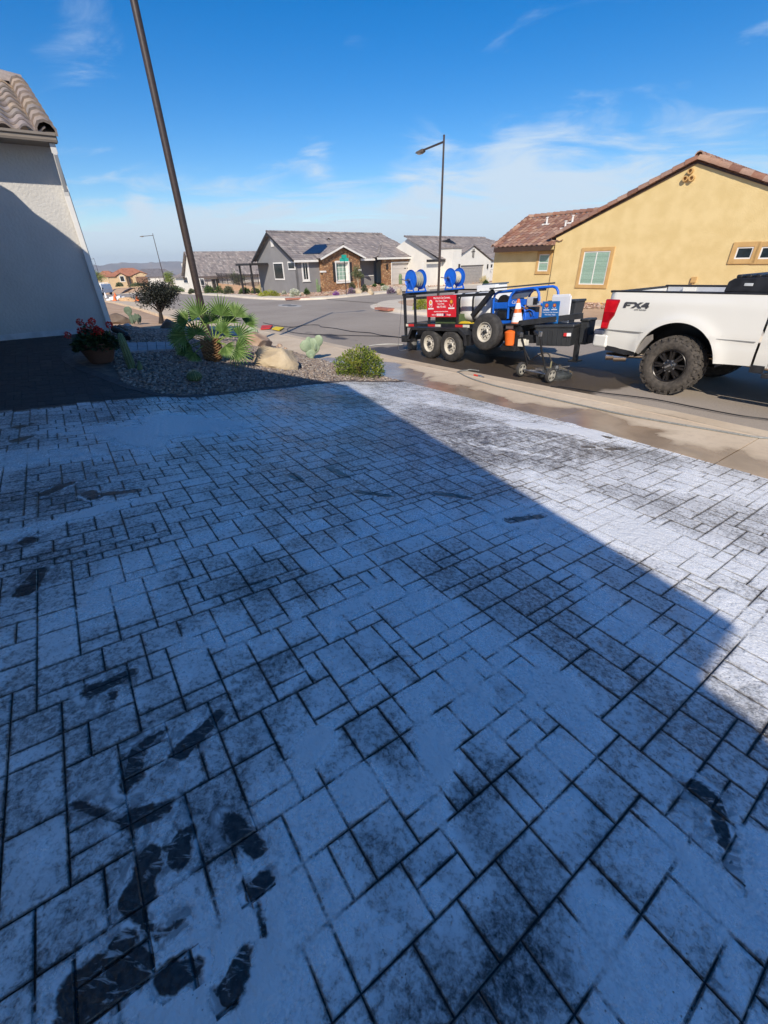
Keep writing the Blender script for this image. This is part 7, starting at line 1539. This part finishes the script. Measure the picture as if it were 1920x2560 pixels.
# ================================================================ FAR GARDENS
Za = lambda x, y: (420+x/5.53, 620+y/5.53)
g_mid = rm('bush_green', [(.03, .06, .02), (.07, .13, .03), (.13, .20, .05)], .6, trl=.15); g_dk = rm('bush_olive', [(.05, .065, .035), (.10, .12, .06), (.16, .18, .10)], .7, trl=.1)
g_lime = rm('bush_lime', [(.16, .20, .01), (.30, .34, .02), (.42, .44, .04)], .6, trl=.2); g_silver = rm('bush_silver', [(.25, .27, .18), (.45, .47, .36), (.62, .62, .52)], .8); g_pur = rm('purple_flower', [(.22, .06, .30), (.42, .14, .52), (.20, .16, .14)], .7)
g_mau = rm('mauve_flower', [(.14, .09, .15), (.28, .18, .30), (.14, .15, .10)], .8); g_whf = rm('white_flower', [(.30, .34, .18), (.60, .62, .48), (.75, .75, .66)], .8); g_str = rm('straw', [(.34, .27, .13), (.5, .42, .22), (.42, .34, .18)], .8)
def gp(px, py, dz=0.): return P(px, py, dz=dz)
BL = [((480, 733), 9, 9, g_dk, 'dark shrub at the foot of the left white house, behind the tall post'), ((525, 733), 14, 16, g_mid, 'round green shrub under the sliding door of the left white house'), ((549, 733), 10, 15, g_mid, 'bright green shrub right of the one under the sliding door'),
      ((573, 735), 13, 17, g_dk, 'olive scraggly shrub between two round green ones along the far sidewalk'), ((613, 735), 15, 13, g_mid, 'low round green shrub left of the lime ground cover'), ((640, 734), 11, 12, g_mid, 'darker round shrub touching the dry grass tuft'),
      ((673, 740), 32, 12, g_lime, 'wide lime yellow ground cover mound at the far corner'), ((711, 737), 7, 9, g_silver, 'small silvery shrub beside the lime mound'), ((683, 718), 9, 15, g_dk, 'dark shrub behind the trash cans by the grey wall'),
      ((440, 731), 22, 13, g_mid, 'green shrubs left of the tall post at the far sidewalk'), ((738, 740), 14, 16, g_whf, 'white flowering shrub on the brown gravel below the trellises'), ((767, 736), 8, 13, g_mid, 'small bright green globe shrub below the stone wall'),
      ((840, 739), 9, 9, g_pur, 'vivid purple flower clump left of the street sign'), ((879, 735), 9, 13, g_mau, 'dull mauve shrub right of the street sign'), ((911, 729), 9, 15, g_dk, 'yellow-green shrub between the two tan boulders'), ((963, 727), 13, 12, g_whf, 'pale flowering shrub in front of the garage pillar'),
      ((977, 732), 10, 12, g_mau, 'mauve bush next to the rightmost boulder'), ((936, 716), 6, 5, g_mid, 'tiny green shrub left below the entry wall'), ((956, 715), 6, 5, g_mid, 'tiny green shrub right below the entry wall'), ((881, 722), 8, 14, g_dk, 'dark shrub at the foot of the slim tree'),
      ((1214, 711), 8, 9, g_mid, 'green potted shrub by the white house garage'), ((848, 717), 7, 6, g_str, 'dry tuft at the foot of the stone wall')]
for (q, hw_, h_, m_, lab) in BL:
    p = gp(*q); k = mpp(p); bush('flower_clump' if m_ in (g_pur,) else 'shrub', lab, 'flowers' if m_ in (g_pur,) else 'shrub', p-Vector((0, 0, .05)), hw_*k, hw_*k*.8, h_*k, 700 if hw_ < 12 else 1300, 2.6*k, m_, seed=int(q[0]))
for (q, lab) in (((655, 729), 'upright dry straw grass behind the lime mound'), ((1208, 708), 'dry brown twigs beside the white house garage door')):
    p = gp(*q); k = mpp(p); t = T('grass_tuft', lab, 'grass', p); g = MB()
    for i in range(160): a = rf.random()*2*PI; g.leaf((rf.gauss(0, 3.5)*k, rf.gauss(0, 3)*k, 0), (math.cos(a)*.3, math.sin(a)*.3, 1), (0, 1, 0), rf.uniform(9, 20)*k, .9*k)
    g.build('blades', g_str, t)
p = gp(1054, 774); k = mpp(p); bush('shrub', 'yellow-green shrub on the corner island seen through the trailer rails', 'shrub', p, 22*k, 15*k, 24*k, 1500, 3*k, g_lime, seed=77)
Zq = lambda x, y: (600+x/4.148, 700+y/4.148)
for i, (q, a, b, lab) in enumerate((((895, 734), 11, 17, 'tan boulder just right of the street sign'), ((926, 733), 10, 15, 'tan boulder right of the yellow-green shrub'), ((999, 733), 11, 16, 'biggest tan boulder, left below the first hose reel'), ((817, 734), 10, 7, 'low sandy rock left of the purple flowers'), ((755, 734), 6, 6, 'small sandy rock beside the white flowering shrub'), ((850, 738), 8, 4, 'flat pale rocks at the foot of the street sign'), ((683, 731), 9, 7, 'sandy rock behind the silvery shrub'), ((475, 733), 6, 9, 'yellowish rock at the foot of the left white house'))):
    p = gp(*q); k = mpp(p); rock('boulder', lab, p-Vector((0, 0, .05)), a*k, a*k*.8, b*k*.55, m_bould, 30+i, rot=i*.7)
# saguaros
m_sag = pm('saguaro_skin', (.16, .22, .11), .7, scale=5, var=.2)
for (q, h_, r_, lab) in (((795, 731), 30, 2.6, 'thin saguaro cactus with one arm left of the stone gable'), ((1001, 712), 24, 3.8, 'taller of the two fat cacti in front of the garage door'), ((1017, 713), 16, 3.6, 'shorter of the two fat cacti in front of the garage door')):
    p = gp(*q); k = mpp(p); t = T('saguaro', lab, 'cactus', p); ribtube(t, 'stem', [Vector((0, 0, z*h_*k)) for z in (0, .3, .7, .92, .98, 1.)], [r_*k*x for x in (.9, 1, 1, .85, .5, .1)], 10, m_sag)
    if r_ < 3: ribtube(t, 'arm', [Vector((5*k, 0, z*k)) for z in (2, 8, 15, 17)], [1.9*k, 2*k, 1.7*k, .3*k], 8, m_sag)
# slim desert tree in front of the stone gable, and others
m_pale = pm('pale_bark', (.42, .34, .24), .8, scale=9); g_olv = rm('olive_leaf', [(.07, .09, .04), (.15, .18, .08), (.24, .27, .13)], .7, trl=.2)
p = gp(897, 727); k = mpp(p); tree('slim_tree', 'slim multi-stem tree with thin grey-green crown beside the stone gable window', p, Vector((-3*k, 0, 36*k)), (15*k, 12*k, 19*k), 1500, 3*k, g_olv, m_pale, seed=5, tr=1.2*k, dens=.5)
p = gp(597, 716); k = mpp(p); tree('slim_tree', 'feathery grey-green tree behind the retaining wall fence', p, Vector((0, 0, 17*k)), (17*k, 14*k, 16*k), 1600, 3*k, g_olv, m_pale, seed=6, tr=1.0*k, dens=.6)
p = Vector(Gz(432, 722, -2.1)); k = mpp(p); tree('slim_tree', 'yellow-green palo verde tree left of the white house', p, Vector((-2*k, 0, 22*k)), (11*k, 10*k, 18*k), 1500, 3*k, g_lime if False else rm('palo_leaf', [(.12, .17, .03), (.25, .32, .07), (.36, .42, .12)], .7, trl=.2), m_pale, seed=7, tr=1.*k, dens=.6)
p = Vector(Gz(240, 704, -3.2)); k = mpp(p); tree('street_tree', 'bright green tree directly behind the white van', p, Vector((0, 0, 11*k)), (20*k, 14*k, 10*k), 1800, 3*k, MATS['palo_leaf'], m_pale, seed=8, tr=1.*k, dens=.7)
for i, (px, py, hw_, h_, lab) in enumerate(((385, 712, 16, 18, 'olive shrubs in the garden right of the cream house'), (300, 716, 14, 7, 'dry shrub row left in front of the cream house'), (345, 716, 22, 6, 'dry low shrubs in front of the cream house garage'), (322, 706, 5, 8, 'small palm-like shrub at the cream house entry'))):
    p = Vector(Gz(px, py, -3.3)); k = mpp(p); bush('shrub', lab, 'shrub', p, hw_*k, hw_*k*.4, h_*k, 1100, 2.6*k, g_olv, seed=90+i)
# trellises against the grey wall
for (px, w_, h_, lab) in ((715, 9, 42, 'black wire trellis standing left of the flowering vine'), (732, 9, 30, 'black wire trellis between the windows of the grey wall'), (745, 9, 38, 'black wire trellis right of the vine, near the second window'), (664, 12, 40, 'black wire trellis beside the trash cans')):
    p = gp(px, 727); k = mpp(p); t = T('trellis', lab, 'trellis', p, math.radians(40)); g = MB()
    for i in range(4): g.bar((-w_*k/2+i*w_*k/3, 0, 0), (-w_*k/2+i*w_*k/3, 0, h_*k), .02)
    for j in range(7): g.bar((-w_*k/2, 0, h_*k*(j+1)/7), (w_*k/2, 0, h_*k*(j+1)/7), .02)
    g.build('lattice', m_dark, t)
p = gp(728, 727); k = mpp(p); tree('vine', 'thin purple-flowering vine climbing between the trellises', p, Vector((0, 0, 30*k)), (9*k, 4*k, 17*k), 500, 2.4*k, g_mau, m_wood, seed=12, tr=.8*k, dens=.5, cat='vine')
p = gp(757, 727); k = mpp(p); tree('slim_tree', 'bare thin shrub of upright stems right of the second window', p, Vector((0, 0, 20*k)), (6*k, 4*k, 12*k), 250, 2.4*k, g_str, m_pale, seed=13, tr=.7*k, dens=.5)
for (px, lab) in ((660, 'left grey trash can behind the fence end'), (668, 'right grey trash can behind the fence end')):
    p = gp(px, 724); k = mpp(p); t = T('trash_can', lab, 'trash can', p, .4); MB().prz([(-3.2*k, -3*k), (3.2*k, -3*k), (3.2*k, 3*k), (-3.2*k, 3*k)], 0, 22*k).build('body', pm('bin_grey', (.16, .16, .17), .6), t, bevel=.03); MB().box(-3.5*k, 3.5*k, -3.5*k, 3.3*k, 22*k, 24*k).build('lid', MATS['bin_grey'], t, bevel=.03)
# retaining wall with wire fence
def fence(label, a, b, h, n, m, pick=.12, zr=None):
    a = Vector(a); b = Vector(b); ang = math.atan2((b-a).y, (b-a).x); L = (b-a).xy.length; t = T('wire_fence', label, 'fence', a, ang); dz = (b-a).z; pk_n = int(L/pick)
    for i in range(n+1): x = L*i/n; MB().box(x-.035, x+.035, -.035, .035, dz*i/n-.1, dz*i/n+h+.06).build('post', m, t)
    g = MB(); g.bar((0, 0, h-.02), (L, 0, dz+h-.02), .035).bar((0, 0, .12), (L, 0, dz+.12), .035)
    for i in range(pk_n): x = L*(i+.5)/pk_n; g.bar((x, 0, dz*x/L+.1), (x, 0, dz*x/L+h-.01), .014)
    g.build('pickets', m, t); return t
ra_, rb_ = P(548, 722, dz=0), P(650, 726, dz=0); ang = math.atan2((rb_-ra_).y, (rb_-ra_).x); L = (rb_-ra_).xy.length; k = mpp(ra_)
zA_ = at(548, 708, ra_)[2]; zB_ = at(650, 718, rb_)[2]
rw = MB(); v = [(0, 0, -.5), (L, 0, -.5), (L, 0, zB_-ra_.z), (0, 0, zA_-ra_.z)]; rw.add(v+[(x, y+.2, z) for x, y, z in v], [(0, 1, 2, 3), (7, 6, 5, 4), (3, 2, 6, 7), (0, 3, 7, 4), (1, 5, 6, 2)])
tag(rw.build('retaining_wall', pm('peach_wall', (.55, .36, .22), .9), loc=ra_, rz=ang), 'low peach retaining wall under the wire fence left of the grey house', 'wall')
fence('black wire fence on the peach retaining wall left of the grey house', (ra_.x, ra_.y, zA_), (rb_.x, rb_.y, zB_), 1.5, 7, m_dark)
pf0, pf1 = P(488, 731), P(545, 726); fence('black wire fence in front of the left white house', pf0, pf1, 1.6, 5, m_dark)
# brick post by the patio
# street name sign
sp_ = P(866, 737); k = mpp(sp_); ssn = T('street_sign', 'thin post with green street name blades in front of the stone gable', 'street sign', sp_, 0); topz = at(864, 652, sp_)[2]-sp_.z
MB().tube([(0, 0, 0), (0, 0, topz+.30)], .035, 8).build('pole', m_dark, ssn, True); m_sgn = pm('sign_green', (.0, .28, .22), .4, var=.05)
for (z_, w_, rz, s_) in ((topz+.22, .42, .25, 'BLVD'), (topz-.02, .75, -.1, 'WAY'), (topz+.0, .70, 1.2, '')):
    bl_ = MB().box(-w_/2 if rz < 1 else -.1, w_/2, -.012, .012, -.12, .12).build('name_blade', m_sgn, ssn); bl_.location = (0, -.03, z_+.1); bl_.rotation_euler = (0, 0, rz)
# grey utility box on the corner, white van, works gear
m_van = pm('van_white', (.80, .80, .80), .35, var=.02)
vb = Vector(Gz(258, 738, 1.5-4.3)); vf = T('van', 'white work van with roof rack facing us beside the house wall, far down the road', 'van', vb, math.radians(-100)+.25+PI/2)
kk = mpp(vb); fw = 1.0
MB().prism([(-1, .45), (-1.02, .95), (-.95, 1.02), (.95, 1.02), (1.02, .95), (1, .45)], -2.6, -1.9).build('bonnet', m_van, vf, bevel=.06)
MB().prism([(-1, .4), (-1, 1.1), (-.88, 1.85), (-.8, 1.92), (.8, 1.92), (.88, 1.85), (1, 1.1), (1, .4)], -1.55, 2.4).build('body', m_van, vf, bevel=.05); mb = MB(); mb.add([(-.93, -1.92, 1.03), (.93, -1.92, 1.03), (.80, -1.56, 1.76), (-.80, -1.56, 1.76)], [(0, 1, 2, 3)]).build('windscreen', m_glass, vf)
MB().add([(-1, -1.94, 1.0), (-.93, -1.92, 1.03), (-.8, -1.56, 1.76), (-.9, -1.5, 1.86), (-1, -1.5, 1.1)], [(0, 1, 2, 3, 4)]).add([(1, -1.94, 1.0), (.93, -1.92, 1.03), (.8, -1.56, 1.76), (.9, -1.5, 1.86), (1, -1.5, 1.1)], [(4, 3, 2, 1, 0)]).add([(-.9, -1.52, 1.86), (-.8, -1.56, 1.76), (.8, -1.56, 1.76), (.9, -1.52, 1.86)], [(0, 1, 2, 3)]).build('windscreen_frame', m_van, vf)
MB().box(-.48, .48, -2.64, -2.58, .66, .86).build('grille', m_tb, vf); MB().box(-.98, .98, -2.7, -2.5, .36, .55).build('bumper', pm('van_grey', (.35, .36, .37), .5), vf, bevel=.04)
for sx in (-1, 1): MB().box(sx*.74-.22, sx*.74+.22, -2.63, -2.58, .66, .84).build('headlight', pm('lamp_amber', (.55, .25, .12), .3), vf); MB().box(sx*1.12-.1, sx*1.12+.1, -1.75, -1.6, 1.1, 1.35).build('mirror', m_tb, vf)
for sx in (-1, 1):
    for y in (-1.9, 1.5): MB().lathe([(.2, -.11), (.34, -.11), (.36, 0), (.34, .11), (.2, .11), (0, .1)], 20, Matrix.Translation((sx*.88, y, .34)) @ Matrix.Rotation(PI/2, 4, 'Y')).build('wheel', m_rub, vf, True)
rk_ = MB()
for y in (-1.3, 0, 1.6): rk_.box(-.85, .85, y-.03, y+.03, 2.05, 2.10).box(-.85, -.80, y-.03, y+.03, 1.9, 2.2).box(.80, .85, y-.03, y+.03, 1.9, 2.2)
rk_.build('roof_rack', m_van, vf)
def scone(px, py, lab, z, h=.75, white=False):
    b = P(px, py) if z is None else Vector(Gz(px, py, z)); t = T('traffic_cone', lab, 'cone', b); MB().lathe([(.18, .04), (.05, h), (0, h)], 16).build('cone_body', m_orange if not white else m_sw, t, True); MB().box(-.22, .22, -.22, .22, 0, .04).build('foot', m_orange if not white else m_tb, t); 
    if not white: MB().lathe([(.125, h*.42), (.085, h*.72)], 16).build('stripe', m_sw, t, True)
scone(288, 752, 'red traffic cone on the near sidewalk end in front of the van', None, .5); scone(344, 752, 'red traffic cone behind the dark tree crown, near the sand heap', None, .45); scone(289, 741, 'cone standing at the right front corner of the van', None, .5); scone(266, 745, 'white tapered drum at the left front of the van', None, .7, True)
p = P(318, 752); k = mpp(p); rock('sand_pile', 'small heap of tan sand by the road works, left of the dark tree', p-Vector((0, 0, .08)), 22*k, 12*k, 8*k, pm('sand', (.55, .36, .20), .95, bump=.3), 61, cat='sand pile')
for i, (px, py, w_, h_) in enumerate(((300, 751, 5, 7), (281, 750, 6, 5), (272, 752, 5, 3), (308, 748, 4, 4))):
    p = P(px, py); k = mpp(p); o = MB().prism([(-w_*k, 0), (w_*k*.8, 0), (w_*k, h_*k*1.6), (-w_*k*.9, h_*k*1.3)], -.2, .2).build('barrier', m_sw, loc=p, rz=.3*i, bevel=.05); tag(o, 'small white plastic barrier among the cones before the van', 'barrier', 'white barriers at the road works')
# rocks along the foot of the yellow wall
yq = lambda x, y: (1200+x/2.304, 360+y/2.304)
stuff(gravel('gravel', 2600, lambda s, t: (t > 19.9) & (t < 26), (-20, -3, 19.9, 24.5), .05, rm('pink_gravel', [(.34, .20, .14), (.46, .30, .22), (.55, .42, .33), (.28, .16, .11)], .9), seed=9), 'pinkish landscaping gravel at the foot of the yellow wall', 'gravel')
stuff(gravel('gravel', 5200, lambda s, t: (s < -36.2-(t-17)*.12), (-62, -36, 17.5, 46), .07, MATS['pink_gravel'], seed=19), 'pinkish landscaping gravel in front of the grey stone house', 'gravel')
dp = MB(); q = [P(*x, dz=.02) for x in ((958, 728), (1075, 728), (1068, 712), (972, 713))]; dp.add(q, [(0, 1, 2, 3)]); stru(dp.build('driveway', m_far))
q = [P(*x, dz=.02) for x in ((1120, 722), (1225, 722), (1212, 712), (1140, 712))]; stru(MB().add(q, [(0, 1, 2, 3)]).build('driveway', m_far))
# scattered desert scrub towards the horizon
sc_ = MB(); rs = random.Random(31)
for i in range(900):
    s = -rs.uniform(95, 620); t = rs.uniform(-160, 330); 
    if 0 < t < 40: continue
    z = float(zground(np.array(s), np.array(t))); X, Y_ = xy(s, t); r_ = rs.uniform(.6, 1.6)
    for j in range(14): sc_.leaf((X+rs.gauss(0, r_*.5), Y_+rs.gauss(0, r_*.5), z+rs.random()*r_*.8), (rs.uniform(-1, 1), rs.uniform(-1, 1), rs.random()), (rs.random(), rs.random(), 1), r_, r_*.6)
stuff(sc_.build('desert_scrub', g_olv), 'low desert scrub on the plain below the neighbourhood', 'scrub')
# ---------------------------------------------------------------- mountains on the horizon
mv_, mf_ = [], []; A_ = np.linspace(math.radians(60), math.radians(150), 260); K_ = 7
for i, a in enumerate(A_):
    h = 48 + 26*fnoise((a*9, 0, 0), 1, 3) + 16*fnoise((a*34, 2, 0), 1, 5) + 8*fnoise((a*110, 1, 0), 1, 8)
    for k in range(K_):
        u = k/(K_-1); R_ = 4700 + 700*u; zz_ = -150 + (h+150)*(u**.75)*(1+.05*fnoise((a*60, u*4, 3), 1, 2)) ; mv_.append((R_*math.cos(a), R_*math.sin(a), zz_))
for i in range(len(A_)-1):
    for k in range(K_-1): mf_.append((i*K_+k, (i+1)*K_+k, (i+1)*K_+k+1, i*K_+k+1))
    mf_.append((i*K_+K_-1, (i+1)*K_+K_-1, (i+1)*K_+K_-1, i*K_+K_-1)) if False else None
stru(MB().add(mv_, mf_).build('mountains', pm('mountain_rock', (.22, .16, .12), .95, scale=.004, var=.3)))
# ---------------------------------------------------------------- the air between us and the mountains
hm = bpy.data.materials.new('haze'); hm.use_nodes = True; ht = hm.node_tree; ht.nodes.clear(); pv = ht.nodes.new('ShaderNodeVolumePrincipled'); pv.inputs['Color'].default_value = (.80, .90, 1.0, 1); pv.inputs['Density'].default_value = .00016; pv.inputs['Anisotropy'].default_value = 0.0
ho = ht.nodes.new('ShaderNodeOutputMaterial'); ht.links.new(pv.outputs[0], ho.inputs['Volume'])
stuff(MB().box(-5600, 5600, -5600, 5600, -260, 115).build('haze', hm))
